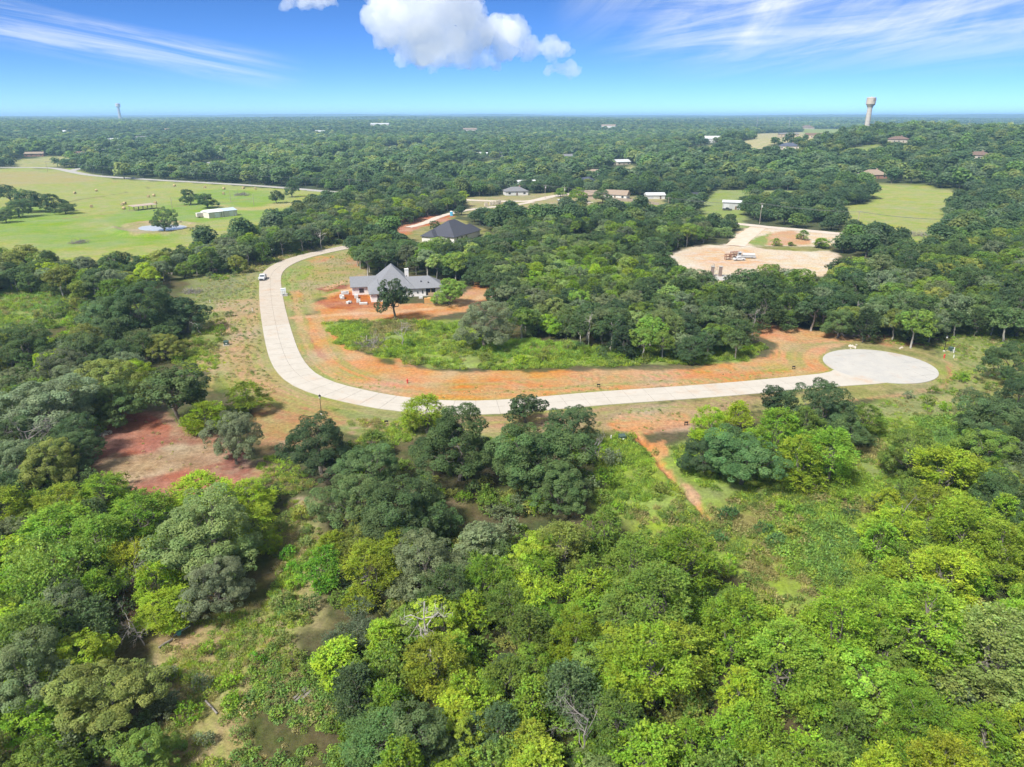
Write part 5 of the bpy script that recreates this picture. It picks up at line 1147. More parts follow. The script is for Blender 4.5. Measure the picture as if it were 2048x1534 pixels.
def build_woodland():
    rg = np.random.default_rng(404)
    crowns = []; trunks = []; index = {}
    for kd, lst in PROTO.items():
        for v, (tr, cr, w0, h0) in enumerate(lst):
            m2 = cr.copy(); m2.materials.clear(); m2.materials.append(LEAF_I); index[(kd, v)] = len(crowns); crowns.append(m2); trunks.append(tr)
    none = MB().tube([(0, 0, -0.5), (0, 0, 4.0)], [0.25, 0.16], 5).mesh('far_trunk', BARK)
    lods = {}
    for nm, k, nl, npn, sz, ex in (('mid', 7, 10, 1300, 0.36, {}), ('low', 6, 8, 380, 0.68, {}), ('far', 5, 5, 70, 1.75, {})):
        lods[nm] = []
        for i in range(k):
            lods[nm].append(len(crowns)); crowns.append(thin_proto('oak', rg, nl, npn, sz, h=rg.uniform(7.5, 10.0))); trunks.append(none)
    X = []; R_ = []; S = []; Cc = []; I = []
    for t in REST:
        tr, cr, w0, h0 = PROTO[t['kind']][t['var']]; s = t['w'] / w0
        X.append((t['x'], t['y'], gz(t['x'], t['y']))); R_.append((0, 0, rg.uniform(0, 6.28))); S.append((s, s, t['h'] / h0)); Cc.append(jitter_col(t['col'], rg)); I.append(index[(t['kind'], t['var'])])
    pal = np.array([C_DARK, C_OAK, C_OAK, C_MID, C_GREY, C_OAK, C_DARK, C_OLIVE]) * np.array([0.90, 0.97, 1.12])
    for x, y, w, rng_, lod in FAR:
        n = len(x); z = relief(x.copy(), y.copy()); s = w / 9.0
        v = fbm(x / 70.0, y / 70.0, 61, 3); v2 = fbm(x / 260.0, y / 260.0, 63, 2)
        c = pal[rg.integers(0, len(pal), n)] * (0.72 + 0.62 * v[:, None]) * rg.normal(1, 0.13, (n, 1)).clip(0.7, 1.4)
        c = c * 0.6 + 0.4 * np.array(C_OAK) * np.array([0.90, 0.97, 1.12]) * (0.8 + 0.5 * v[:, None]); c = c * (0.72 + 0.56 * v2[:, None]) * np.array([1, 1, 1.0]) + np.array([0.03, 0.03, 0.0]) * ((v2 - 0.5).clip(0) * 2)[:, None]
        X += np.stack([x, y, z - 0.2], 1).tolist(); R_ += np.stack([0 * x, 0 * x, rg.uniform(0, 6.28, n)], 1).tolist()
        hz = s * rg.uniform(0.6, 1.0, n) * (0.75 + 0.5 * v2)
        if lod == 'far': hz = np.minimum(hz, rg.uniform(0.9, 1.5, n))
        S += np.stack([s, s, hz], 1).tolist(); Cc += np.concatenate([c, np.ones((n, 1))], 1).tolist(); I += rg.choice(lods[lod], n).tolist()
    o = scatter_object('woodland', X, R_, S, Cc, [(proto_collection('woodland_crown', crowns), I), (proto_collection('woodland_trunk', trunks), I)])
    tag(o, 'unbroken green woodland of small trees running from the estate to the horizon', 'woodland', kind='stuff')
    print('woodland', len(X), 'single', len(ONE), 'rest', len(REST))
build_woodland()
#@@PART5
# ---------------------------------------------------------------- shrubs one can pick out
srng = np.random.default_rng(1234)
SHRUBZ = [
 ('on the weedy lot by the house', [(680, 660), (780, 650), (900, 660), (1000, 700), (1180, 715), (1300, 715), (1200, 730), (980, 735), (860, 732), (760, 710)], 22, [C_GREEN, C_LIME, C_MID, C_OLIVE], (1.6, 3.4)),
 ('along the foot of the central wood', [(1040, 690), (1160, 690), (1300, 705), (1420, 700), (1520, 690), (1500, 715), (1300, 725), (1100, 715)], 20, [C_MID, C_OAK, C_OLIVE, C_GREEN], (2.0, 4.0)),
 ('in the green meadow', [(1230, 930), (1330, 990), (1430, 1010), (1700, 960), (1740, 1080), (1620, 1160), (1500, 1130), (1380, 1050), (1240, 1000)], 16, [C_GREEN, C_TEAL, C_MID, C_OLIVE], (1.5, 3.0)),
 ('on the scrubby left slope', [(340, 690), (400, 660), (440, 620), (480, 640), (440, 720), (400, 760), (350, 730)], 16, [C_GREY, C_GREEN, C_MID, C_OLIVE], (1.5, 3.2)),
 ('beside the grassy lane', [(560, 1030), (610, 1040), (640, 1180), (600, 1300), (540, 1420), (480, 1530), (440, 1530), (520, 1300), (570, 1180)], 18, [C_GREEN, C_VIVID, C_OLIVE, C_PALE], (1.4, 3.0)),
 ('at the foot of the clump below the street', [(900, 1000), (1000, 1010), (1180, 1010), (1260, 1040), (1200, 960), (1230, 920), (1200, 890), (1160, 1000), (1040, 1030)], 18, [C_MID, C_GREEN, C_GREY, C_OLIVE], (2.0, 4.2)),
 ('on the right slope', [(1760, 800), (1900, 770), (1990, 680), (2030, 690), (1980, 790), (1860, 850)], 12, [C_MID, C_GREY, C_GREEN], (1.5, 3.2)),
 ('in the grassy corner at bottom left', [(300, 1534), (340, 1400), (330, 1330), (440, 1300), (500, 1330), (470, 1430), (430, 1534)], 12, [C_PALE, C_GREEN, C_GREY], (1.4, 2.8)),
 ('behind the turning circle', [(1640, 660), (1760, 665), (1880, 680), (1830, 690), (1760, 684), (1650, 680)], 8, [C_MID, C_OAK, C_OLIVE], (1.6, 3.0)),
 ('on the verge across from the parked truck', [(400, 560), (500, 520), (620, 492), (690, 482), (640, 494), (520, 535), (470, 560)], 12, [C_MID, C_GREEN, C_GREY], (1.6, 3.2)),
]
SHRUBS = []
for zone, poly, n, cols, wr in SHRUBZ:
    P = PG(poly); lo, hi = P.min(0), P.max(0); k = 0; tries = 0
    while k < n and tries < 4000:
        tries += 1; x, y = srng.uniform(lo, hi)
        if sdf_poly(np.array([x]), np.array([y]), P)[0] > 0: continue
        if road_distance(np.array([x]), np.array([y]))[0] < 2.5: continue
        if any(math.hypot(s['x'] - x, s['y'] - y) < 3.0 for s in SHRUBS): continue
        w = srng.uniform(*wr); k += 1
        s = dict(kind='bush', x=x, y=y, w=w, h=w * srng.uniform(0.6, 0.85), col=cols[srng.integers(len(cols))], label=None, zone=zone, var=int(srng.integers(5)))
        s['px'], s['py'], s['ap'], s['zc'] = apparent(s); SHRUBS.append(s)
SHRUBS = [s for s in SHRUBS if 0 < s['px'] < 2048 and s['py'] < 1530]
auto_labels(SHRUBS)
for s in SHRUBS: place_tree(s, 'stems', 'foliage', 'shrub', 'shrubs ' + s['zone'])

# ---------------------------------------------------------------- undergrowth, weeds and grass: nobody could count them
def weed_mesh(rng, n, w, h, size, up=1.5):
    a = rng.uniform(0, 6.28, n); rd = np.sqrt(rng.uniform(0, 1, n)) * w / 2
    z = h * (1 - (rd / (w / 2)) ** 2 * 0.7) * rng.uniform(0.35, 1.0, n)
    P = np.stack([rd * np.cos(a), rd * np.sin(a), z], 1); Nn = unit(rng.normal(size=(n, 3)) * 0.7 + np.array([0, 0, up]) + 0.4 * np.stack([np.cos(a), np.sin(a), 0 * a], 1))
    return leaves_mesh('weed', P, Nn, size, rng, LEAF_I, 0.6, rng.uniform(0, 1, n))
def grass_mesh(rng, n, w, h):
    a = rng.uniform(0, 6.28, n); rd = np.sqrt(rng.uniform(0, 1, n)) * w / 2; b = np.stack([rd * np.cos(a), rd * np.sin(a), np.zeros(n)], 1)
    d = unit(np.stack([np.cos(a) * rd / w * 1.6, np.sin(a) * rd / w * 1.6, np.ones(n)], 1) + rng.normal(size=(n, 3)) * 0.22); hh = h * rng.uniform(0.5, 1.1, (n, 1))
    s = unit(np.cross(d, rng.normal(size=(n, 3)))) * 0.035 * w
    V = np.stack([b - s, b + s, b + d * hh * 0.6 + s * 0.8, b + d * hh], 1).reshape(-1, 3); me = mesh_np('grass', V, np.arange(4 * n).reshape(n, 4), LEAF_I)
    at = me.attributes.new('lv', 'FLOAT_VECTOR', 'FACE'); at.data.foreach_set('vector', rng.uniform(0, 1, (n, 3)).astype(np.float32).ravel()); return me
def build_weeds():
    rg = np.random.default_rng(777)
    meshes = [weed_mesh(rg, 70, 1.1, 0.6, 0.095) for _ in range(3)] + [weed_mesh(rg, 90, 1.3, 1.0, 0.10) for _ in range(2)] + [grass_mesh(rg, 60, 0.9, 0.7) for _ in range(3)]
    col = proto_collection('ground_cover', meshes)
    G_W = [(0.225, 0.33, 0.045), (0.18, 0.28, 0.045), (0.27, 0.34, 0.05), (0.15, 0.22, 0.05), (0.28, 0.26, 0.10)]
    G_D = [(0.34, 0.31, 0.13), (0.27, 0.29, 0.09), (0.37, 0.31, 0.16), (0.22, 0.25, 0.08)]
    G_T = [(0.15, 0.255, 0.065), (0.17, 0.285, 0.06), (0.21, 0.32, 0.05)]
    G_G = [(0.23, 0.25, 0.14), (0.20, 0.27, 0.08), (0.29, 0.28, 0.14), (0.17, 0.24, 0.06)]
    U = [0, 1, 2, 3, 4]; GR = [5, 6, 7]; AL = U + GR
    WZ = [
     ([(1190, 880), (1270, 868), (1300, 900), (1345, 960), (1400, 1010), (1480, 990), (1700, 940), (1760, 980), (1790, 1090), (1740, 1170), (1620, 1220), (1520, 1220), (1440, 1110), (1300, 1070), (1190, 1010)], 1.5, (0.6, 1.35), G_W, AL),
     ([(1400, 880), (1700, 860), (1900, 820), (1860, 920), (1760, 980), (1480, 990), (1400, 980), (1340, 900)], 0.9, (0.5, 1.2), G_W, AL),
     ([(1540, 1040), (1680, 1000), (1740, 1060), (1700, 1150), (1560, 1160)], 1.2, (0.9, 1.7), G_T, AL),
     ([(1840, 850), (1930, 830), (1930, 900), (1860, 910)], 1.2, (0.9, 1.8), G_T, AL),
     ([(650, 642), (780, 642), (920, 645), (1000, 690), (1200, 700), (1400, 695), (1530, 695), (1490, 722), (1200, 734), (1000, 740), (870, 737), (760, 714), (690, 688), (662, 664)], 1.0, (0.7, 1.5), G_W, AL),
     ([(960, 690), (1060, 680), (1160, 690), (1140, 715), (1000, 712)], 1.4, (0.9, 1.7), G_T, GR),
     ([(390, 565), (470, 548), (520, 560), (525, 700), (560, 775), (520, 800), (440, 770), (380, 720), (370, 640)], 0.33, (0.3, 0.8), G_G + G_D, AL),
     ([(330, 690), (400, 660), (440, 640), (440, 740), (360, 760)], 0.8, (0.6, 1.3), G_W, AL),
     ([(1880, 655), (2080, 640), (2080, 790), (1960, 810), (1830, 860), (1700, 850), (1690, 820), (1860, 790), (1910, 740)], 0.55, (0.35, 0.95), G_D + G_W, AL),
     ([(230, 1560), (330, 1400), (310, 1300), (440, 1245), (560, 1180), (540, 1020), (600, 980), (650, 1060), (620, 1250), (530, 1400), (480, 1560)], 1.7, (0.35, 1.0), G_D + G_W, AL),
     ([(540, 1180), (600, 1200), (560, 1330), (520, 1420), (480, 1534), (440, 1534), (500, 1400), (530, 1290)], 1.6, (0.6, 1.4), G_W + G_T, U),
     ([(520, 1380), (620, 1320), (690, 1400), (690, 1560), (460, 1560)], 1.8, (0.5, 1.25), G_W + G_T, U),
     ([(230, 1560), (330, 1400), (420, 1260), (560, 1180), (640, 1300), (660, 1560)], 1.0, (0.3, 0.8), G_W + G_D, AL),
     ([(-40, 590), (70, 565), (150, 600), (150, 650), (-40, 680)], 0.8, (0.6, 1.5), G_W + G_T, AL),
     ([(400, 545), (520, 520), (620, 492), (740, 470), (745, 482), (640, 500), (540, 535), (470, 560)], 0.5, (0.6, 1.4), G_W + G_D, AL),
     ([(560, 560), (590, 535), (700, 503), (720, 560), (640, 590), (590, 625)], 0.25, (0.25, 0.6), G_D + G_W, U),
     ([(700, 838), (830, 848), (830, 870), (780, 900), (700, 870)], 0.9, (0.5, 1.1), G_W, AL),
     ([(500, 930), (560, 900), (640, 960), (600, 1000), (520, 990)], 0.9, (0.5, 1.2), G_W, AL),
     ([(600, 740), (700, 775), (850, 800), (1200, 785), (1600, 752), (1560, 740), (1200, 772), (850, 785), (700, 755)], 0.12, (0.25, 0.6), G_D, GR),
     ([(1000, 840), (1600, 790), (1860, 790), (1700, 810), (1400, 830), (1300, 860), (1050, 870)], 0.16, (0.25, 0.7), G_D + G_G, AL),
     ([(1650, 660), (1900, 680), (1950, 700), (1880, 700), (1700, 680)], 0.5, (0.5, 1.1), G_D + G_W, AL),
     ([(150, 850), (430, 830), (530, 920), (420, 960), (250, 1020)], 0.05, (0.25, 0.6), G_D, AL),
    ]
    X = []; R_ = []; S = []; Cc = []; I = []
    for poly, dens, sr, cols, pr in WZ:
        P = PG(poly); lo, hi = P.min(0), P.max(0); n = int(2.6 * dens * np.prod(hi - lo)); x = rg.uniform(lo[0], hi[0], n); y = rg.uniform(lo[1], hi[1], n)
        k = (sdf_poly(x, y, P) < (fbm(x / 4, y / 4, 5, 2) - 0.5) * 6) & (road_distance(x, y) > 0.4) & (sdf_line(x, y, GULLY) > rg.uniform(0.3, 1.5, n))
        k &= fbm(x / 5.0, y / 5.0, 15, 3) > rg.uniform(0.22, 0.62, n)
        x = x[k]; y = y[k]; n = len(x); z = relief(x.copy(), y.copy())
        X.append(np.stack([x, y, z], 1)); R_.append(np.stack([0 * x, 0 * x, rg.uniform(0, 6.28, n)], 1)); s = rg.uniform(*sr, n); S.append(np.stack([s, s, s * rg.uniform(0.7, 1.2, n)], 1))
        pt = (fbm(x / 9.0, y / 9.0, 25, 2) * 1.6 - 0.3).clip(0, 0.999); ci = ((pt + rg.uniform(-0.25, 0.25, n)).clip(0, 0.999) * len(cols)).astype(int)
        c = np.array(cols)[ci] * rg.normal(1, 0.12, (n, 1)).clip(0.7, 1.3); Cc.append(np.concatenate([c, np.ones((n, 1))], 1)); I.append(rg.choice(pr, n)); Cc[-1][:, :3] *= np.where(I[-1] >= 5, 1.35, 1.0)[:, None]
    # fringe of tufts along the kerb lines
    T_ = np.gradient(ROAD, axis=0); T_ /= np.hypot(T_[:, 0], T_[:, 1])[:, None]
    o = scatter_object('weeds_and_grass', np.concatenate(X), np.concatenate(R_), np.concatenate(S), np.concatenate(Cc), [(col, np.concatenate(I))])
    tag(o, 'weeds and rough grass covering the lots, meadow and verges', 'grass', kind='stuff'); print('weeds', sum(len(q) for q in X))
build_weeds()
def build_undergrowth():
    rg = np.random.default_rng(888); meshes = []
    for tr, cr, w0, h0 in PROTO['bush']:
        m2 = cr.copy(); m2.materials.clear(); m2.materials.append(LEAF_I); meshes.append(m2)
    pal = np.array([C_OAK, C_MID, C_GREEN, C_OLIVE, C_GREY, C_MID]); X = []; S = []; Cc = []
    zones = [(PG(w[1], 2.0), 2.3 if i_ < 5 else 3.1) for i_, w in enumerate(WOODS)] + [(PG(p_), 3.4) for p_ in ([(830, 850), (1000, 860), (1180, 880), (1200, 980), (1000, 1040), (880, 1000)], [(1370, 880), (1720, 850), (1740, 890), (1640, 960), (1420, 960)], [(660, 930), (740, 900), (900, 1000), (880, 1060), (690, 1020)], [(40, 640), (200, 590), (400, 640), (280, 700)])]
    for P, sp in zones:
        lo, hi = P.min(0), P.max(0); n = int(np.prod(hi - lo) / sp ** 2); x = rg.uniform(lo[0], hi[0], n); y = rg.uniform(lo[1], hi[1], n)
        k = (np.hypot(x, y) < 345) & (sdf_poly(x, y, P) < 1.5); x = x[k]; y = y[k]
        k = clear_of(x, y, 1.5); x = x[k]; y = y[k]; n = len(x)
        X.append(np.stack([x, y, relief(x.copy(), y.copy()) - 0.1], 1)); s = rg.uniform(0.6, 1.35, n); S.append(np.stack([s, s, s * rg.uniform(0.6, 1.15, n)], 1))
        c = pal[rg.integers(0, len(pal), n)] * rg.normal(1, 0.15, (n, 1)).clip(0.6, 1.4); Cc.append(np.concatenate([c, np.ones((n, 1))], 1))
    X = np.concatenate(X); n = len(X); R_ = np.stack([np.zeros(n), np.zeros(n), rg.uniform(0, 6.28, n)], 1)
    o = scatter_object('undergrowth', X, R_, np.concatenate(S), np.concatenate(Cc), [(proto_collection('undergrowth_bush', meshes), rg.integers(0, len(meshes), n))])
    tag(o, 'tangled green undergrowth on the floor of the woods', 'undergrowth', kind='stuff'); print('undergrowth', n)
build_undergrowth()

# ---------------------------------------------------------------- dead trees and bare snags
def dead_tree(px, py, h, label, spread=0.5, limbs=5, mat_=DEADWOOD, lean=0.1, z0=0.0, r=0.14, seed=0, name='dead_tree'):
    rg = np.random.default_rng(1000 + seed); p = G(px, py); root = empty(name, (p.x, p.y, gz(p.x, p.y)), rg.uniform(0, 6.28)); tag(root, label, 'dead tree', 'dead trees and snags')
    mb = MB(); top = np.array([rg.normal() * lean * h, rg.normal() * lean * h, h * (0.75 if limbs else 1.0)]); tp = limb(mb, (0, 0, -0.4), top, r, r * 0.35, rg, 7, 6, 0.05)
    mb.build('trunk', mat_, root)
    for i in range(limbs):
        t = rg.uniform(0.35, 1.0); base = np.array(tp[0]) * (1 - t) + top * t; d = unit(np.array([rg.normal(), rg.normal(), rg.uniform(0.3, 1.1)])); L_ = h * spread * rg.uniform(0.6, 1.2)
        m2 = MB(); e = base + d * L_; limb(m2, base, e, r * 0.5, r * 0.1, rg, 5, 4, 0.2)
        for k in range(6):
            q = base + d * L_ * rg.uniform(0.3, 1.0); d2 = unit(d * 0.6 + rg.normal(size=3) * 0.6 + np.array([0, 0, 0.25])); l2 = L_ * rg.uniform(0.2, 0.5); limb(m2, q, q + d2 * l2, r * 0.16, r * 0.05, rg, 4, 3, 0.2)
            for k2 in range(3):
                q2 = q + d2 * l2 * rg.uniform(0.3, 1.0); d3 = unit(d2 * 0.6 + rg.normal(size=3) * 0.7); limb(m2, q2, q2 + d3 * l2 * 0.5, r * 0.08, r * 0.035, rg, 3, 2, 0.2)
        m2.build('limb', mat_, root)
    return root
for i, a in enumerate([
 (1222, 702, 9.5, 'pale forked snag at the near edge of the central wood', 0.30, 3, PALEBARK, 0.03, 0, 0.22),
 (1243, 694, 6.0, 'short broken pale stump right of the forked snag', 0.22, 2, PALEBARK, 0.06, 0, 0.2),
 (1176, 694, 11, 'slim pale bare stem left of the forked snag', 0.22, 3, PALEBARK, 0.03, 0, 0.16),
 (1703, 660, 11, 'tall bare grey stem behind the turning circle', 0.22, 5, DEADWOOD, 0.03, 0, 0.2),
 (1648, 648, 9, 'pale bare trunk left of the tall grey stem behind the circle', 0.18, 2, PALEBARK, 0.04, 0, 0.22),
 (1505, 672, 9, 'grey twiggy snag at the right end of the central wood', 0.3, 5, DEADWOOD, 0.05, 0, 0.16),
 (806, 692, 8.5, 'bare pale sapling standing in the weedy lot', 0.38, 6, PALEBARK, 0.05, 0, 0.15),
 (403, 668, 4.5, 'leaning pale snag at the edge of the left-hand wood', 0.35, 4, PALEBARK, 0.22, 0, 0.16),
 (75, 925, 7.5, 'wide dead grey tree left of the red clearing', 0.62, 12, DEADWOOD, 0.05, 0, 0.2),
 (165, 735, 7, 'grey dead crown among the oaks of the left-hand wood', 0.55, 10, DEADWOOD, 0.05, 0, 0.16),
 (30, 760, 8, 'dead grey tree at the left picture edge', 0.5, 10, DEADWOOD, 0.05, 0, 0.17),
 (868, 955, 6.5, 'bare grey-brown tree at the foot of the dark clump', 0.4, 8, DEADWOOD, 0.05, 0, 0.12),
 (1195, 930, 5.5, 'grey tangle of bare branches left of the gully', 0.55, 10, DEADWOOD, 0.08, 0, 0.12),
 (862, 1330, 10.5, 'bare grey branches rising above the yellow-leaved tree', 0.32, 8, PALEBARK, 0.05, 0, 0.16),
 (643, 500, 12, 'white bare trunk in the hedgerow wood near the far bend', 0.25, 4, PALEBARK, 0.03, 0, 0.2),
 (480, 520, 9.5, 'greyish bare tree in the hedgerow wood left of the parked truck', 0.42, 8, DEADWOOD, 0.04, 0, 0.18),
 (1805, 1105, 9, 'bare fork sticking out of the lime-green tree at right', 0.4, 6, DEADWOOD, 0.1, 0, 0.13),
 (290, 1290, 4.5, 'grey dead bush beside the discarded pipe', 0.6, 9, DEADWOOD, 0.1, 0, 0.09),
 (290, 1180, 5, 'bare twiggy bush on the brown patch at left', 0.55, 8, DEADWOOD, 0.1, 0, 0.08),
 (1160, 1534, 7.5, 'bare grey twigs at the bottom edge right of centre', 0.45, 8, DEADWOOD, 0.06, 0, 0.1),
 (1420, 590, 9, 'pinkish-grey bare tree just below the gravel pad', 0.5, 9, DEADWOOD, 0.05, 0, 0.15),
 (1620, 940, 5, 'bent white dead branch in the clump by the turning circle', 0.35, 2, PALEBARK, 0.4, 0, 0.12),
]): dead_tree(*a, seed=i)
#@@PART6
# ---------------------------------------------------------------- buildings
def cmat(prefix, c, rough=0.8, other=None, scale=0.6, amt=0.6):
    return mat('%s_%02d%02d%02d' % (prefix, int(c[0] * 99), int(c[1] * 99), int(c[2] * 99)), c, rough, (scale, other or tuple(q * 0.78 for q in c), amt))
GLASS = mat('window_glass', (0.03, 0.04, 0.05), 0.12, spec=0.6)
TRIM = mat('white_trim', (0.62, 0.61, 0.58), 0.7)
DOORM = mat('door_brown', (0.14, 0.09, 0.06), 0.6)
def roof_mesh(mb, x0, x1, y0, y1, z, rise, ax='x', i0=None, i1=None, th=0.18):
    """hip roof (inset ridge ends) or gable (inset 0) over a rectangle of eaves; th = fascia depth"""
    if ax == 'x':
        ym = (y0 + y1) / 2; d = (y1 - y0) / 2; a = x0 + (d if i0 is None else i0); b = x1 - (d if i1 is None else i1)
        if a > b: a = b = (x0 + x1) / 2
        r0, r1 = (a, ym, z + rise), (b, ym, z + rise)
        E = [(x0, y0, z), (x1, y0, z), (x1, y1, z), (x0, y1, z)]; S = [(0, 1, 5, 4), (1, 2, 5), (2, 3, 4, 5), (3, 0, 4)]
    else:
        xm = (x0 + x1) / 2; d = (x1 - x0) / 2; a = y0 + (d if i0 is None else i0); b = y1 - (d if i1 is None else i1)
        if a > b: a = b = (y0 + y1) / 2
        r0, r1 = (xm, a, z + rise), (xm, b, z + rise)
        E = [(x0, y0, z), (x1, y0, z), (x1, y1, z), (x0, y1, z)]; S = [(0, 1, 4), (1, 2, 5, 4), (2, 3, 5), (3, 0, 4, 5)]
    low = [(p[0], p[1], p[2] - th) for p in E]
    mb.add(E + [r0, r1] + low, S + [(6, 7, 1, 0), (7, 8, 2, 1), (8, 9, 3, 2), (9, 6, 0, 3), (9, 8, 7, 6)]); return mb
def wall_box(mb, x0, x1, y0, y1, h, gable=None, rise=0):
    mb.box(x0, x1, y0, y1, -0.5, h)
    if gable == 'x':
        ym = (y0 + y1) / 2
        for x in (x0, x1): mb.add([(x, y0, h), (x, y1, h), (x, ym, h + rise * 0.96)], [(0, 1, 2), (2, 1, 0)])
    if gable == 'y':
        xm = (x0 + x1) / 2
        for y in (y0, y1): mb.add([(x0, y, h), (x1, y, h), (xm, y, h + rise * 0.96)], [(0, 1, 2), (2, 1, 0)])
    return mb
def window(root, x, y, z, w, h, side='front', pane=GLASS, frame=TRIM):
    """a framed window on a wall plane: 'front' faces -y, 'left' faces -x, 'right' faces +x"""
    m1 = MB(); m2 = MB(); t = 0.06
    if side == 'front': m1.box(x - w / 2, x + w / 2, y - 0.05, y, z, z + h); m2.box(x - w / 2 + t, x + w / 2 - t, y - 0.07, y - 0.05, z + t, z + h - t)
    elif side == 'left': m1.box(x - 0.05, x, y - w / 2, y + w / 2, z, z + h); m2.box(x - 0.07, x - 0.05, y - w / 2 + t, y + w / 2 - t, z + t, z + h - t)
    else: m1.box(x, x + 0.05, y - w / 2, y + w / 2, z, z + h); m2.box(x + 0.05, x + 0.07, y - w / 2 + t, y + w / 2 - t, z + t, z + h - t)
    f = m1.build('window', frame, root); m2.build('pane', pane, f); return f
for (px, py, w, d, eh, rise, kind, turn, wc, rc, label, cat), c in zip(HOUSES, HP):
    rz = math.radians(turn) - math.atan2(c.x, c.y) * 0.35
    root = empty({'shed': 'shed', 'house': 'house', 'arena': 'arena_building', 'hall': 'hall_building'}.get(cat, 'building'), c, rz); tag(root, label, cat, 'distant buildings')
    x0, x1, y0, y1 = -w / 2, w / 2, -d / 2, d / 2; ov = 0.5
    wall_box(MB(), x0, x1, y0, y1, eh, 'x' if kind in ('gable', 'low') else None, rise).build('wall', cmat('wall', wc), root)
    mb = MB()
    if kind == 'hip': roof_mesh(mb, x0 - ov, x1 + ov, y0 - ov, y1 + ov, eh + 0.05, rise)
    else: roof_mesh(mb, x0 - ov, x1 + ov, y0 - ov, y1 + ov, eh + 0.05, rise, 'x', 0.0, 0.0)
    rf = mb.build('roof', cmat('roof', rc, 0.7, scale=1.5), root)
    if kind == 'hip' and cat == 'house': MB().box(w * 0.16, w * 0.16 + 0.9, -0.1, 0.9, eh + rise * 0.4, eh + rise + 0.9).build('chimney', cmat('brick', (0.36, 0.24, 0.18)), rf)
    nwin = max(2, int(w / 5))
    for k in range(nwin):
        x = x0 + (k + 0.5) * w / nwin
        if k == nwin // 2: 
            dr = MB().box(x - 0.55, x + 0.55, y0 - 0.06, y0, 0.0, 2.1).build('door', DOORM, root); MB().box(x + 0.35, x + 0.42, y0 - 0.11, y0 - 0.06, 1.0, 1.1).build('handle', TRIM, dr)
        else: window(root, x, y0, 0.9, min(1.8, w / nwin * 0.5), 1.3)
    if cat in ('shed', 'arena', 'hall'): MB().box(x0 + w * 0.08, x0 + w * 0.08 + min(3.4, w * 0.3), y0 - 0.09, y0 - 0.01, 0, min(3.2, eh * 0.8)).build('roller_door', cmat('metal', (0.5, 0.5, 0.5)), root)

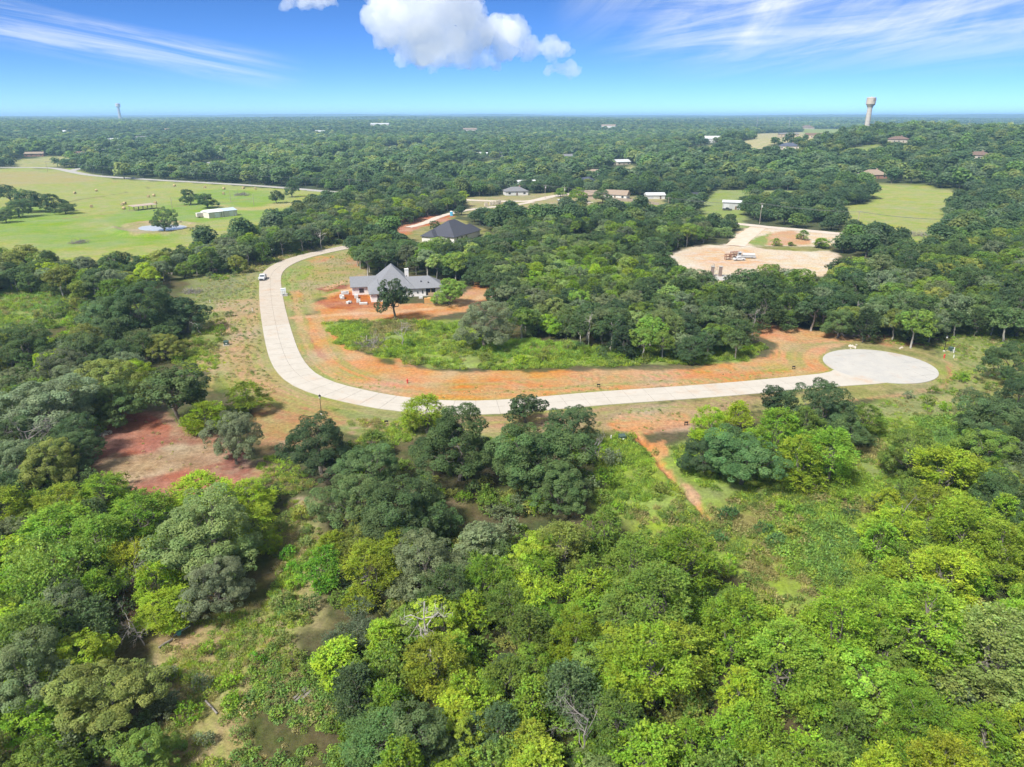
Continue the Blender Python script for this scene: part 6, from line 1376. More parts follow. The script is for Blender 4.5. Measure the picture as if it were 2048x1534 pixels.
# --- the grey-roofed house under construction
SHING = mat('grey_shingle', (0.20, 0.203, 0.215), 0.85, (2.5, (0.155, 0.158, 0.17), 0.9), bump=(5, 0.02))
BLACKSH = mat('black_shingle', (0.060, 0.062, 0.078), 0.85, (2.5, (0.045, 0.046, 0.058), 0.9), bump=(5, 0.02))
WRAP = mat('pale_brick_and_wrap', (0.72, 0.70, 0.67), 0.85, (0.9, (0.66, 0.58, 0.54), 0.5))
def grey_house():
    a = G(816, 594); b = G(880, 590.5); rz = math.atan2(b.y - a.y, b.x - a.x)
    root = empty('house', (a.x, a.y, 0.0), rz); tag(root, 'sprawling house under construction with steep grey shingle roof and pale walls', 'house')
    E = 2.75; o = 0.55
    wings = [('main', -10.5, 2, 0, 16, 6.6, 'y', None, None), ('right', 2, 11.5, 0, 10, 2.9, 'x', 0.0, 4.5), ('left', -17.5, -10.5, 6.5, 15.5, 2.5, 'x', 0.0, 0.0), ('front', -12, -6.5, -4.5, 4, 2.1, 'y', None, 0.0)]
    for nm, x0, x1, y0, y1, rise, ax, i0, i1 in wings:
        wall_box(MB(), x0 + 0.003 * len(nm), x1 - 0.003 * len(nm), y0 + 0.004 * len(nm), y1, E - (0.05 if nm != 'main' else 0), 'x' if nm == 'left' else None, rise).build('wall', WRAP, root)
    for nm, x0, x1, y0, y1, rise, ax, i0, i1 in wings:
        ext = 6.0 if nm in ('right',) else 0.0
        X0 = x0 - o - (5.0 if nm == 'right' else 0); X1 = x1 + o + (5.0 if nm == 'left' else 0); Y1 = y1 + o + (3.0 if nm == 'front' else 0)
        if nm == 'right': i0 = 0.0
        rf = roof_mesh(MB(), X0, X1, y0 - o, Y1, E + {'main': 0.06, 'right': 0.04, 'left': 0.05, 'front': 0.03}[nm], rise, ax, i0, i1).build('roof', SHING, root)
        if nm == 'main':
            ch = MB().box(0.2, 1.4, 9.6, 10.8, E + 1.0, E + 4.3).build('chimney', WRAP, rf); MB().box(0.1, 1.5, 9.5, 10.9, E + 4.3, E + 4.5).build('chimney_cap', TRIM, ch)
            for vx, vy, vz in ((-3, 3.2, 3.0), (0.6, 8.2, 2.4)): MB().lathe([(0.12, E + vz - 0.9), (0.12, E + vz + 0.3)], 8, vx, vy).build('vent_pipe', mat('vent_dark', (0.04, 0.04, 0.045)), rf)
        if nm == 'right':
            for vx, vy in ((4.5, 2.2), (6.8, 1.6)): MB().box(vx, vx + 0.35, vy, vy + 0.35, E + 0.2, E + vy * 0.55 + 0.75).build('roof_vent', mat('vent_dark', (0.04, 0.04, 0.045)), rf)
    for x, z, w, h in ((3.2, 1.0, 0.6, 0.7), (4.8, 0.9, 0.5, 1.2), (-4.5, 0.5, 2.4, 1.9), (-1.2, 0.8, 1.4, 1.5)): window(root, x, 0, z, w, h, 'front')
    window(root, -9.2, -4.5, 0.6, 1.8, 1.7); window(root, -12, -1.0, 0.7, 1.4, 1.5, 'left'); window(root, -14.5, 6.5, 0.7, 1.6, 1.5)
    op = MB().box(5.9, 9.0, -0.03, 0.5, 0.05, 2.45).build('porch_shade_box', mat('porch_shade_black', (0.02, 0.018, 0.016)), root); MB().box(7.4, 7.6, -0.12, -0.03, 0.05, 2.45).build('post', mat('raw_lumber', (0.45, 0.33, 0.2)), op)  # solid near-black box on the wall: the porch's shade put into its colour
    MB().box(6.6, 8.7, -0.5, -0.2, -0.1, 1.1).build('stacked_lumber', mat('raw_lumber', (0.45, 0.33, 0.2)), op)
    MB().box(-6.4, 11.8, -0.35, -0.01, -0.4, 0.22).build('foundation', CONC3, root)
    return root
grey_house()
def black_house():
    A = G(850, 474, 0); B = G(909, 481, 0); C = G(962, 468, 0)
    A, B, C = [Vector(G2(*p, 2.7)) for p in ((850, 469.5), (908, 474.5), (962, 462.5))]
    e1 = (A - B); e2 = (C - B); L1 = e1.length; e1.normalize(); e2 = (e2 - e1 * e2.dot(e1)); L2 = e2.length
    ctr = B + e1 * L1 / 2 + e2.normalized() * L2 / 2; rz = math.atan2(e2.y, e2.x)
    L1 = min(max(L1, 16), 26); L2 = min(max(L2, 14), 24)
    root = empty('house', (ctr.x, ctr.y, 0), rz); tag(root, 'white brick house with steep black hip roof in the middle woods', 'house')
    x0, x1, y0, y1 = -L2 / 2, L2 / 2, -L1 / 2, L1 / 2; wm = mat('white_brick', (0.60, 0.58, 0.54), 0.8, (1.0, (0.5, 0.47, 0.42), 0.7))
    wall_box(MB(), x0, x1, y0, y1, 2.7).build('wall', wm, root); rf = roof_mesh(MB(), x0 - 0.6, x1 + 0.6, y0 - 0.6, y1 + 0.6, 2.75, 6.2, 'x' if L2 > L1 else 'y').build('roof', BLACKSH, root)
    wall_box(MB(), x1 - 0.02, x1 + 4, y0 + 1, y0 + 8, 2.65).build('wall', wm, root); roof_mesh(MB(), x1 - 4, x1 + 4.6, y0 + 0.4, y0 + 8.6, 2.72, 3.2, 'x', 0, None).build('roof', BLACKSH, root)
    wall_box(MB(), x0 - 3.5, x0 + 0.02, y1 - 7, y1 - 0.5, 2.65).build('wall', wm, root); roof_mesh(MB(), x0 - 4.1, x0 + 4, y1 - 7.6, y1 + 0.1, 2.7, 2.6, 'x', None, 0).build('roof', BLACKSH, root)
    for k in range(3): window(root, x0 + 3 + k * 4, y0, 0.8, 1.5, 1.5)
    for k in range(2): window(root, x0, y0 + 3 + k * 4, 0.8, 1.5, 1.5, 'left')
    for k in range(3): MB().box(x1 + 4.1, x1 + 4.35, y0 + 1.5 + k * 2.6, y0 + 1.75 + k * 2.6, 0, 2.55).build('porch_post', BLACKSH, root)
    MB().lathe([(0.12, 6), (0.12, 8.2)], 8, 1.5, 0.5).build('vent_pipe', mat('vent_dark', (0.04, 0.04, 0.045)), rf)
black_house()
# --- pasture barn, box trailer and open hay shed
def two_corner(name, pa, pb, label, cat, group=None):
    a = G(*pa); b = G(*pb); rz = math.atan2(b.y - a.y, b.x - a.x); root = empty(name, (a.x, a.y, gz(a.x, a.y)), rz); tag(root, label, cat, group); return root, (b - a).length
def barn():
    root, L_ = two_corner('barn', (419, 437), (475, 431), 'long white metal barn with half white, half blue-grey roof in the pasture', 'barn')
    d = 9; wm = mat('white_metal', (0.62, 0.58, 0.50), 0.5, (0.3, (0.55, 0.50, 0.42), 0.7)); wall_box(MB(), 0, L_, 0, d, 3.3, 'x', 1.1).build('wall', wm, root)
    m = L_ * 0.52; ym = d / 2
    for x0, x1, mm in ((-0.3, m, mat('white_roof', (0.66, 0.66, 0.66), 0.4)), (m + 0.02, L_ + 0.3, mat('bluegrey_roof', (0.40, 0.47, 0.55), 0.4))):
        roof_mesh(MB(), x0, x1, -0.3, d + 0.3, 3.33, 1.15, 'x', 0, 0, 0.1).build('roof', mm, root)
    for x, w in ((3.4, 3.0), (L_ * 0.72, 2.6)): dr = MB().box(x, x + w, -0.08, -0.01, 0, 2.8).build('sliding_door', mat('white_door', (0.7, 0.7, 0.69), 0.5), root); MB().box(x + 0.2, x + 0.3, -0.12, -0.08, 1.0, 1.5).build('handle', BARK, dr)
    for x in (0.0, 7.6, L_ * 0.52): MB().box(x - 0.08, x + 0.08, -0.1, -0.02, 0, 3.2).build('corner_trim', mat('dark_trim', (0.12, 0.10, 0.09)), root)
    MB().box(L_ - 1.6, L_ - 0.9, -0.07, -0.01, 0, 2.1).build('door', mat('white_door', (0.7, 0.7, 0.69), 0.5), root)
barn()
def trailer():
    root, L_ = two_corner('box_trailer', (395, 436), (413, 434.5), 'small pale box trailer parked at the left end of the white barn', 'trailer')
    MB().box(0, L_, 0, 2.4, 0.55, 2.6).build('body', mat('trailer_pale', (0.58, 0.50, 0.45), 0.5, (0.8, (0.5, 0.43, 0.38), 0.6)), root); MB().box(-0.05, L_ + 0.05, -0.05, 2.45, 2.6, 2.72).build('roof', mat('white_roof', (0.66, 0.66, 0.66), 0.4), root)
    for x in (1.4, L_ - 1.4):
        for y in (0.1, 2.3): MB().tube([(x, y - 0.15, 0.35), (x, y + 0.15, 0.35)], 0.4, 12).build('wheel', mat('tyre', (0.025, 0.025, 0.025), 0.9), root)
    MB().tube([(-1.5, 1.2, 0.5), (0, 1.2, 0.6)], 0.07, 6).build('tow_bar', mat('dark_trim', (0.12, 0.10, 0.09)), root)
trailer()
def hay_shed():
    root, L_ = two_corner('open_shed', (269, 422), (315, 417), 'open-sided shed with rusty flat roof behind the pond tree', 'shed')
    wood = mat('weathered_wood', (0.20, 0.165, 0.13), 0.9, (1.0, (0.28, 0.24, 0.2), 0.8)); n = 6
    for k in range(n):
        x = 0.3 + k * (L_ - 0.6) / (n - 1)
        for y in (0.2, 5.8): MB().box(x - 0.1, x + 0.1, y - 0.1, y + 0.1, -0.3, 2.5 if y < 1 else 2.9).build('post', wood, root)
    mb = MB(); mb.add([(-0.3, -0.4, 2.5), (L_ + 0.3, -0.4, 2.5), (L_ + 0.3, 6.4, 2.95), (-0.3, 6.4, 2.95), (-0.3, -0.4, 2.62), (L_ + 0.3, -0.4, 2.62), (L_ + 0.3, 6.4, 3.07), (-0.3, 6.4, 3.07)], [(3, 2, 1, 0), (4, 5, 6, 7), (0, 1, 5, 4), (1, 2, 6, 5), (2, 3, 7, 6), (3, 0, 4, 7)]); mb.build('roof', mat('rusty_sheet', (0.38, 0.33, 0.28), 0.6, (0.4, (0.33, 0.22, 0.15), 0.8)), root)
    MB().box(0, L_, 2.9, 3.0, 1.0, 1.15).build('rail', wood, root)
hay_shed()

# ---------------------------------------------------------------- water towers and masts
def water_tower(p, label, hpx, tank_px, col, tankcol):
    _, _, zc = project(np.array([p.x, p.y, p.z])); k = zc / FPX; h = hpx * k / math.cos(PITCH) * 1.0; R_ = tank_px * k / 2; r = R_ * 0.56
    root = empty('water_tower', (p.x, p.y, p.z), math.radians(20)); tag(root, label, 'water tower')
    cm = cmat('tower', col, 0.6, scale=0.05, amt=0.4); tm = cmat('tank', tankcol, 0.5, scale=0.08, amt=0.3)
    MB().lathe([(r * 1.12, -6), (r * 1.08, h * 0.04), (r * 0.98, h * 0.3), (r * 0.95, h * 0.70), (r * 1.04, h * 0.735)], 28).build('shaft', cm, root, False)
    t = MB().lathe([(r * 1.05, h * 0.735), (R_ * 0.86, h * 0.79), (R_, h * 0.815), (R_, h * 0.975), (R_ * 0.97, h * 0.99), (R_ * 0.3, h)], 36).build('tank', tm, root, False)
    MB().lathe([(R_ * 1.012, h * 0.962), (R_ * 1.012, h * 0.97)], 36).build('rim', cmat('tank', tuple(q * 0.8 for q in tankcol)), t)
    MB().lathe([(R_ * 0.1, h), (R_ * 0.08, h * 1.02)], 10).build('roof_hatch', cm, t)
    for a in (-1.75, -1.2): MB().box(R_ * math.cos(a) * 1.0 - 0.9, R_ * math.cos(a) + 0.9, R_ * math.sin(a) * 1.0 - 0.25, R_ * math.sin(a) * 1.0 + 0.25, h * 0.90, h * 0.935).build('antenna_panel', cmat('antenna', (0.25, 0.2, 0.17)), t)
    for j in range(7): MB().lathe([(r * 1.05 - j * 0.012 * r, h * (0.1 + 0.09 * j)), (r * 1.05 - j * 0.012 * r, h * (0.103 + 0.09 * j))], 28).build('pour_band', cmat('tower', tuple(q * 0.9 for q in col)), root)
    dr = MB().box(-1.2, 1.2, -r * 1.12 - 0.1, -r * 1.0, 0, 3.2).build('door', cmat('towerdoor', (0.2, 0.2, 0.2)), root)
TR_ = G(1731, 270); water_tower(TR_, 'tall beige concrete water tower standing on the right hill', 66, 17.5, (0.46, 0.42, 0.37), (0.47, 0.405, 0.32))
TL_ = G(241, 240); water_tower(TL_, 'small distant water tower on the left horizon', 29, 9.0, (0.42, 0.37, 0.33), (0.55, 0.50, 0.47))
def mast(px, py, hpx, label):
    p = G(px, py); _, _, zc = project(np.array(p)); h = hpx * zc / FPX; root = empty('radio_mast', p); tag(root, label, 'mast', 'far masts'); m = cmat('mast', (0.35, 0.35, 0.36)); w = max(0.5, 0.55 * zc / FPX)
    MB().tube([(0, 0, -2), (0, 0, h)], [w, w * 0.4], 6).build('pole', m, root)
    for f in (0.72, 0.95): MB().box(-w * 1.6, w * 1.6, -w * 0.4, w * 0.4, h * f, h * f + w).build('antenna', m, root)
for a in ((860, 240, 17, 'thin radio mast on the far horizon near the centre'), (1577, 262, 26, 'thin mast left of the bare site on the right hill'), (1513, 258, 22, 'leftmost thin mast on the right hill'), (1745, 272, 27, 'thin pale mast right beside the water tower'), (1936, 262, 20, 'thin mast at the far right of the hill')): mast(*a)

# ---------------------------------------------------------------- poles and wires
WOODP_ = mat('pole_wood', (0.34, 0.29, 0.24), 0.9, (2.0, (0.26, 0.21, 0.17), 0.8)); CAN = mat('transformer_grey', (0.5, 0.5, 0.5), 0.5); WIRE = mat('wire', (0.10, 0.10, 0.10), 0.6)
def pole(px, py, h, label, arm=True, can=False, ang=0.0):
    p = G(px, py); root = empty('utility_pole', (p.x, p.y, gz(p.x, p.y)), ang); tag(root, label, 'utility pole', 'utility poles'); MB().tube([(0, 0, -0.5), (0, 0, h)], [0.17, 0.11], 8).build('post', WOODP_, root)
    if arm:
        a = MB().box(-1.2, 1.2, -0.06, 0.06, h - 0.75, h - 0.6).build('crossarm', WOODP_, root)
        for x in (-1.1, 0.0, 1.1): MB().lathe([(0.05, h - 0.6), (0.07, h - 0.5), (0.03, h - 0.38)], 6, x, 0).build('insulator', CAN, a)
    if can: MB().lathe([(0.28, h - 2.6), (0.3, h - 2.5), (0.3, h - 1.5), (0.2, h - 1.4)], 10, 0.4, 0).build('transformer_can', CAN, root)
    return root, h
PL = [pole(1128, 403, 10, 'wooden utility pole by the parked boat in the neighbourhood', True, True), pole(1335, 428, 10, 'wooden utility pole behind the central wood'), pole(1519, 448, 11.5, 'pale utility pole standing beside the drive road to the gravel pad', True, True), pole(1712, 466, 11, 'utility pole in the trees right of the gravel pad'), pole(1900, 486, 11, 'utility pole in the woods near the right edge')]
PF = [pole(96, 345, 11, 'utility pole at the road bend beyond the pasture', True), pole(700, 388, 11, 'utility pole where the far road enters the woods', True), pole(1090, 398, 10, 'utility pole left of the parked boat', True, True)]
for px, py, lab in ((345, 419, 'bare post behind the pond tree in the pasture'), (462, 405, 'bare post behind the white barn'), (508, 411, 'bare post right of the white barn')): pole(px, py, 7.5, lab, False)
def wires(a, b, label):
    (ra, ha), (rb, hb) = a, b
    mb = MB()
    root = empty('power_line', ra.location); tag(root, label, 'power line', 'power lines')
    for dx in (-1.1, 0, 1.1):
        A = Vector(ra.location) + Vector((dx, 0, ha - 0.38)); B = Vector(rb.location) + Vector((dx, 0, hb - 0.38)); pts = []
        for i in range(13):
            t = i / 12; q = A.lerp(B, t); q.z -= 4 * t * (1 - t) * min(2.2, (B - A).length * 0.02); pts.append(q - Vector(ra.location))
        MB().tube(pts, 0.045, 4).build('cable', WIRE, root)
for i in range(4): wires(PL[i], PL[i + 1], ['sagging cables from the boat to the central wood', 'sagging cables across the mown field', 'sagging cables right of the pale pole by the gravel pad', 'sagging cables over the woods at the right edge'][i])
wires(PF[0], PF[1], 'long cables along the far road above the pasture'); wires(PF[1], PF[2], 'cables across the middle woods towards the neighbourhood'); wires(PF[2], PL[0], 'short cables between the two poles by the boat')

# ---------------------------------------------------------------- vehicles
TYRE = mat('tyre', (0.025, 0.025, 0.025), 0.9); RIM = mat('rim', (0.45, 0.45, 0.46), 0.3, metallic=0.8); LAMPG = mat('lamp_glass', (0.6, 0.6, 0.58), 0.2); DARKP = mat('dark_plastic', (0.03, 0.03, 0.033), 0.6)
def vehicle(px, py, rz, kind, col, label, name='car'):
    p = G(px, py); root = empty(name, (p.x, p.y, gz(p.x, p.y) + (0.12 if road_distance(np.array([p.x]), np.array([p.y]))[0] < 0 else 0.02)), rz); tag(root, label, {'pickup': 'pickup truck', 'tank_truck': 'truck', 'van': 'van'}.get(kind, 'car'), 'vehicles')
    pm = mat('paint_%02d%02d%02d' % tuple(int(c * 99) for c in col), col, 0.3, spec=0.5)
    prof = {'pickup': ([(0, .45), (0, 1.0), (.1, 1.12), (1.5, 1.2), (5.6, 1.2), (5.7, .5)], [(1.5, 1.2), (2.2, 1.85), (3.6, 1.88), (3.85, 1.2)], 5.7, 2.0),
            'car': ([(0, .35), (0, .75), (.2, .85), (1.2, .95), (4.5, .95), (4.6, .4)], [(1.1, .95), (1.8, 1.45), (3.2, 1.45), (4.0, .95)], 4.6, 1.8),
            'van': ([(0, .4), (0, .95), (.9, 1.15), (5.6, 1.15), (5.6, .4)], [(.9, 1.15), (1.6, 2.2), (5.5, 2.2), (5.6, 1.15)], 5.6, 2.0),
            'tank_truck': ([(0, .5), (0, 1.4), (1.6, 1.4), (1.6, .9), (7.5, .9), (7.5, .5)], [(.2, 1.4), (.4, 2.4), (1.7, 2.4), (1.7, 1.4)], 7.5, 2.3)}[kind]
    body, cab, L_, Wd = prof
    def ext(pts, w0, w1):
        mb = MB(); n = len(pts); cx = L_ / 2
        mb.add([(-w0, x - cx, z) for x, z in pts] + [(w1, x - cx, z) for x, z in pts], [tuple(range(n)), tuple(reversed(range(n, 2 * n)))] + [(i, n + i, n + (i + 1) % n, (i + 1) % n) for i in range(n)]); return mb
    ext(body, Wd / 2, Wd / 2).build('body', pm, root); cb = ext(cab, Wd / 2 - 0.12, Wd / 2 - 0.12).build('cab', pm, root)
    cx = L_ / 2; a, b, c, d = cab
    def quad(p0, p1, off, sh=0.15):
        y0, z0 = p0[0] - cx, p0[1]; y1, z1 = p1[0] - cx, p1[1]; w = Wd / 2 - 0.25; return MB().add([(-w, y0 + off, z0 + .08), (w, y0 + off, z0 + .08), (w * .95, y1 + off, z1 - .06), (-w * .95, y1 + off, z1 - .06)], [(0, 1, 2, 3)])
    quad(a, b, -0.03).build('windscreen', GLASS, cb); quad(d, c, 0.03).build('rear_window', GLASS, cb)
    for s in (-1, 1):
        w = (Wd / 2 - 0.105) * s; MB().add([(w, a[0] - cx + .3, a[1] + .08), (w, d[0] - cx - .2, d[1] + .08), (w, c[0] - cx - .1, c[1] - .12), (w, b[0] - cx + .1, b[1] - .12)], [(0, 1, 2, 3)]).build('side_window', GLASS, cb)
        MB().box(s * (Wd / 2 - .3) - .18, s * (Wd / 2 - .3) + .18, -cx - .04, -cx + .02, .7, .88).build('headlight', LAMPG, root)
        for wy in (L_ * .17, L_ * .8):
            wh = MB().tube([(s * (Wd / 2 - .2), wy - cx, .36), (s * (Wd / 2 + .02), wy - cx, .36)], .37, 14).build('wheel', TYRE, root); MB().tube([(s * (Wd / 2 + .02), wy - cx, .36), (s * (Wd / 2 + .035), wy - cx, .36)], .22, 10).build('rim', RIM, wh)
    MB().box(-Wd / 2 + .3, Wd / 2 - .3, -cx - .05, -cx, .42, .72).build('grille', DARKP, root)
    MB().box(-Wd / 2 + .05, Wd / 2 - .05, -cx - .1, -cx, .3, .42).build('bumper', DARKP, root)
    if kind == 'pickup': MB().box(-Wd / 2 + .15, Wd / 2 - .15, 3.9 - cx, 5.6 - cx, 1.19, 1.215).build('truck_bed', DARKP, root)
    if kind == 'tank_truck': MB().tube([(0, 2.2 - cx, 1.45), (0, 7.2 - cx, 1.45)], .6, 14).build('tank', mat('tank_white', (0.45, 0.45, 0.44), 0.4), root)
    return root
vehicle(526, 559, math.radians(8), 'pickup', (0.50, 0.52, 0.54), 'silver pickup truck parked on the left edge of the concrete street', 'pickup_truck')
vehicle(268, 357.5, math.radians(75), 'car', (0.6, 0.6, 0.6), 'white car driving on the far road above the pasture')
vehicle(1140, 408, math.radians(80), 'pickup', (0.03, 0.035, 0.05), 'black pickup in the neighbourhood driveway', 'pickup_truck')
vehicle(1454, 421, math.radians(70), 'pickup', (0.03, 0.03, 0.035), 'black vehicle parked before the grey metal shed', 'pickup_truck')
vehicle(1478, 520, math.radians(95), 'car', (0.6, 0.6, 0.6), 'white car standing on the gravel pad')
vehicle(1492, 516, math.radians(-100), 'tank_truck', (0.42, 0.42, 0.42), 'white tank truck on the gravel pad', 'tank_truck')
for i, (x, y) in enumerate(((418, 327), (430, 326), (442, 327), (398, 331))): vehicle(x, y, math.radians(80 + 9 * i), 'car', [(0.6, 0.6, 0.6), (0.4, 0.4, 0.42), (0.6, 0.58, 0.55), (0.25, 0.05, 0.04)][i], ['white car second in the far parking lot', 'grey car in the far parking lot', 'cream car at the right of the far parking lot', 'red car at the left of the far parking lot'][i])
def boat():
    p = G(1123, 404); root = empty('covered_boat', (p.x, p.y, 0), math.radians(80)); tag(root, 'white covered boat on its trailer beside the black pickup', 'boat'); hull = MB(); st = [(-3.2, .1, 1.0), (-2, .9, .7), (0, 1.15, .6), (2.8, 1.1, .6)]; V = []; F = []
    for y, w, z in st: V += [(-w, y, 1.5), (-w * .6, y, z), (w * .6, y, z), (w, y, 1.5), (0, y, 1.9)]
    for i in range(3):
        for k in range(5): a = i * 5 + k; b = i * 5 + (k + 1) % 5; F.append((a, b, b + 5, a + 5))
    F += [(4, 3, 2, 1, 0), (15, 16, 17, 18, 19)]; hull.add(V, F).build('hull', mat('boat_white', (0.6, 0.6, 0.58), 0.4), root)
    for s in (-1, 1): MB().tube([(s * .9, 1, .35), (s * 1.1, 1, .35)], .34, 12).build('wheel', TYRE, root)
    MB().box(-.6, .6, -4, 2.6, .45, .58).build('trailer_frame', RIM, root)
boat()
#@@PART7
# ---------------------------------------------------------------- street furniture
IRON = mat('black_iron', (0.018, 0.018, 0.02), 0.5); PADG = mat('cabinet_green', (0.05, 0.085, 0.065), 0.5); WHITEP = mat('white_paint', (0.66, 0.66, 0.64), 0.6); REDP = mat('hydrant_red', (0.5, 0.05, 0.04), 0.5)
def lamp(px, py, label, h=4.0):
    p = G(px, py); root = empty('street_lamp', (p.x, p.y, gz(p.x, p.y))); tag(root, label, 'street lamp', 'street lamps')
    MB().lathe([(0.30, -0.1), (0.30, 0.15), (0.12, 0.3)], 12).build('concrete_base', CONC2, root)
    MB().lathe([(0.11, 0.25), (0.10, 0.9), (0.065, 1.0), (0.055, h - 0.6)], 10).build('post', IRON, root)
    hd = MB().lathe([(0.10, h - 0.6), (0.17, h - 0.5), (0.22, h - 0.1)], 8).build('lantern_glass', mat('lantern_glass', (0.55, 0.55, 0.52), 0.2), root)
    MB().lathe([(0.28, h - 0.1), (0.2, h + 0.08), (0.03, h + 0.25)], 8).build('lantern_cap', IRON, hd); MB().lathe([(0.02, h + 0.25), (0.02, h + 0.4)], 6).build('finial', IRON, hd)
lamp(643, 829, 'black street lamp at the bend beside the lone dark oak'); lamp(1888, 703, 'black street lamp leaning in view beyond the turning circle'); lamp(546, 517, 'black street lamp on the far verge above the parked truck')
def cabinet(px, py, label, rz=0.2):
    p = G(px, py); root = empty('utility_cabinet', (p.x, p.y, gz(p.x, p.y)), rz); tag(root, label, 'utility box', 'utility cabinets'); MB().box(-.75, .75, -.75, .75, -.1, .12).build('pad', CONC2, root)
    MB().box(-.55, .55, -.5, .5, .12, .95).build('cabinet', PADG, root); MB().add([(-.6, -.55, .95), (.6, -.55, .95), (.6, .55, 1.05), (-.6, .55, 1.05), (-.6, -.55, 1.0), (.6, -.55, 1.0), (.6, .55, 1.12), (-.6, .55, 1.12)], [(3, 2, 1, 0), (4, 5, 6, 7), (0, 1, 5, 4), (1, 2, 6, 5), (2, 3, 7, 6), (3, 0, 4, 7)]).build('lid', PADG, root)
    MB().box(-.1, .2, -.52, -.5, .4, .65).build('warning_label', WHITEP, root)
cabinet(453, 690, 'dark green utility box on the left slope by the red soil'); cabinet(1244, 880, 'dark green utility box left of the gully'); cabinet(1902, 703, 'dark green utility box beside the lamp beyond the turning circle')
def marker(px, py, label):
    p = G(px, py); root = empty('lot_sign', (p.x, p.y, gz(p.x, p.y)), 0.1); tag(root, label, 'sign', 'small black lot signs')
    for s in (-1, 1): MB().box(s * .28 - .04, s * .28 + .04, -.04, .04, -.2, .75).build('leg', IRON, root)
    MB().box(-.36, .36, -.03, .03, .52, .82).build('panel', IRON, root); MB().box(-.36, .36, -.025, .025, .12, .2).build('lower_rail', IRON, root)
marker(1197, 774, 'small black frame sign on the orange bank above the street'); marker(1587, 738, 'small black frame sign left of the turning circle'); marker(1372, 851, 'small black frame sign at the edge of the lime-green tree'); marker(773, 848, 'small black frame sign below the street bend')
def mailbox():
    p = G(568, 592); root = empty('mailbox_cluster', (p.x, p.y, gz(p.x, p.y)), 0.3); tag(root, 'grey and white mailbox cluster standing at the right kerb of the street', 'mailbox'); g = mat('mailbox_grey', (0.42, 0.46, 0.47), 0.4)
    for x0, y0, h, mm in ((-.7, 0, 1.9, g), (-.75, 2.6, 1.9, WHITEP)):
        MB().box(x0 + .3, x0 + 1.0, y0 + .2, y0 + .5, -.1, .6).build('pedestal', g, root); c = MB().box(x0 - .2, x0 + 1.5, y0 - .1, y0 + .75, .6, h).build('cabinet', mm, root)
        for i in range(3):
            for j in range(3): MB().box(x0 - .12 + i * .55, x0 + .36 + i * .55, y0 - .125, y0 - .1, .68 + j * .4, 1.03 + j * .4).build('box_door', WHITEP if mm is g else g, c)
    MB().box(-1.2, 1.2, -.6, 3.6, -.1, .1).build('pad', CONC2, root)
mailbox()
def hydrant(px, py, label):
    p = G(px, py); root = empty('fire_hydrant', (p.x, p.y, gz(p.x, p.y))); tag(root, label, 'hydrant', 'red hydrants'); MB().lathe([(.2, -.1), (.2, .05), (.15, .08), (.14, .75), (.2, .78), (.2, .83), (.14, .95), (.05, 1.05)], 12).build('barrel', REDP, root)
    for s in (-1, 1): MB().tube([(s * .12, 0, .62), (s * .26, 0, .62)], .07, 8).build('nozzle', REDP, root)
hydrant(815, 766, 'red hydrant on the orange bank above the street'); hydrant(1888, 716, 'red hydrant beyond the turning circle')
def stand_pipe(px, py, label, h=1.3):
    p = G(px, py); root = empty('marker_post', (p.x, p.y, gz(p.x, p.y))); tag(root, label, 'post', 'white posts'); MB().lathe([(.09, -.2), (.09, h)], 8).build('post', WHITEP, root); MB().lathe([(.11, h), (.05, h + .1)], 8).build('cap', WHITEP, root)
stand_pipe(1907, 706, 'white post right of the utility box beyond the circle'); stand_pipe(1907, 716, 'short white post in front of the utility box beyond the circle', .7); stand_pipe(1222, 878, 'white post left of the green box by the gully', .8); stand_pipe(420, 605, 'white post on the left slope below the scrub', .8); stand_pipe(505, 622, 'white marker on the verge left of the street', .8)
def toilet():
    p = G(903, 432); root = empty('portable_toilet', (p.x, p.y, gz(p.x, p.y)), 0.3); tag(root, 'bright blue portable toilet near the red strip', 'toilet'); b = mat('toilet_blue', (0.08, 0.40, 0.62), 0.5)
    MB().box(-.7, .7, -.7, .7, 0, 2.6).build('cabin', b, root); MB().add([(-.75, -.75, 2.6), (.75, -.75, 2.6), (.75, .75, 2.6), (-.75, .75, 2.6), (-.4, -.4, 2.9), (.4, -.4, 2.9), (.4, .4, 2.9), (-.4, .4, 2.9)], [(3, 2, 1, 0), (4, 5, 6, 7), (0, 1, 5, 4), (1, 2, 6, 5), (2, 3, 7, 6), (3, 0, 4, 7)]).build('roof', WHITEP, root); d = MB().box(-.5, .5, -.76, -.7, .1, 2.3).build('door', mat('toilet_blue2', (0.12, 0.47, 0.68), 0.5), root); MB().box(.3, .4, -.8, -.76, 1.1, 1.25).build('handle', IRON, d)
toilet()

# ---------------------------------------------------------------- hay bales
HAY = mat('hay', (0.44, 0.34, 0.18), 0.95, (2.0, (0.34, 0.26, 0.13), 0.9), bump=(8, 0.05))
bl = MB(); seg = 18; prof = [(-.85, .78), (-.8, .9), (-.3, .95), (.3, .95), (.8, .9), (.85, .78)]
for y, r in prof:
    for k in range(seg): a = 2 * math.pi * k / seg; bl.v.append((r * math.cos(a), y, .92 + r * math.sin(a)))
for i in range(len(prof) - 1):
    for k in range(seg): a0 = i * seg + k; a1 = i * seg + (k + 1) % seg; bl.f.append((a0, a1, a1 + seg, a0 + seg))
bl.f += [tuple(range(seg)), tuple(reversed(range((len(prof) - 1) * seg, len(prof) * seg)))]
bale_me = bl.mesh('hay_bale', HAY)
BALES = [(150, 388), (183, 415), (193, 383), (245, 411), (250, 409), (248, 419), (297, 395), (308, 393), (311, 408), (349, 373), (410, 376), (447, 389), (448, 379), (487, 378), (511, 379)]
BALES.sort()
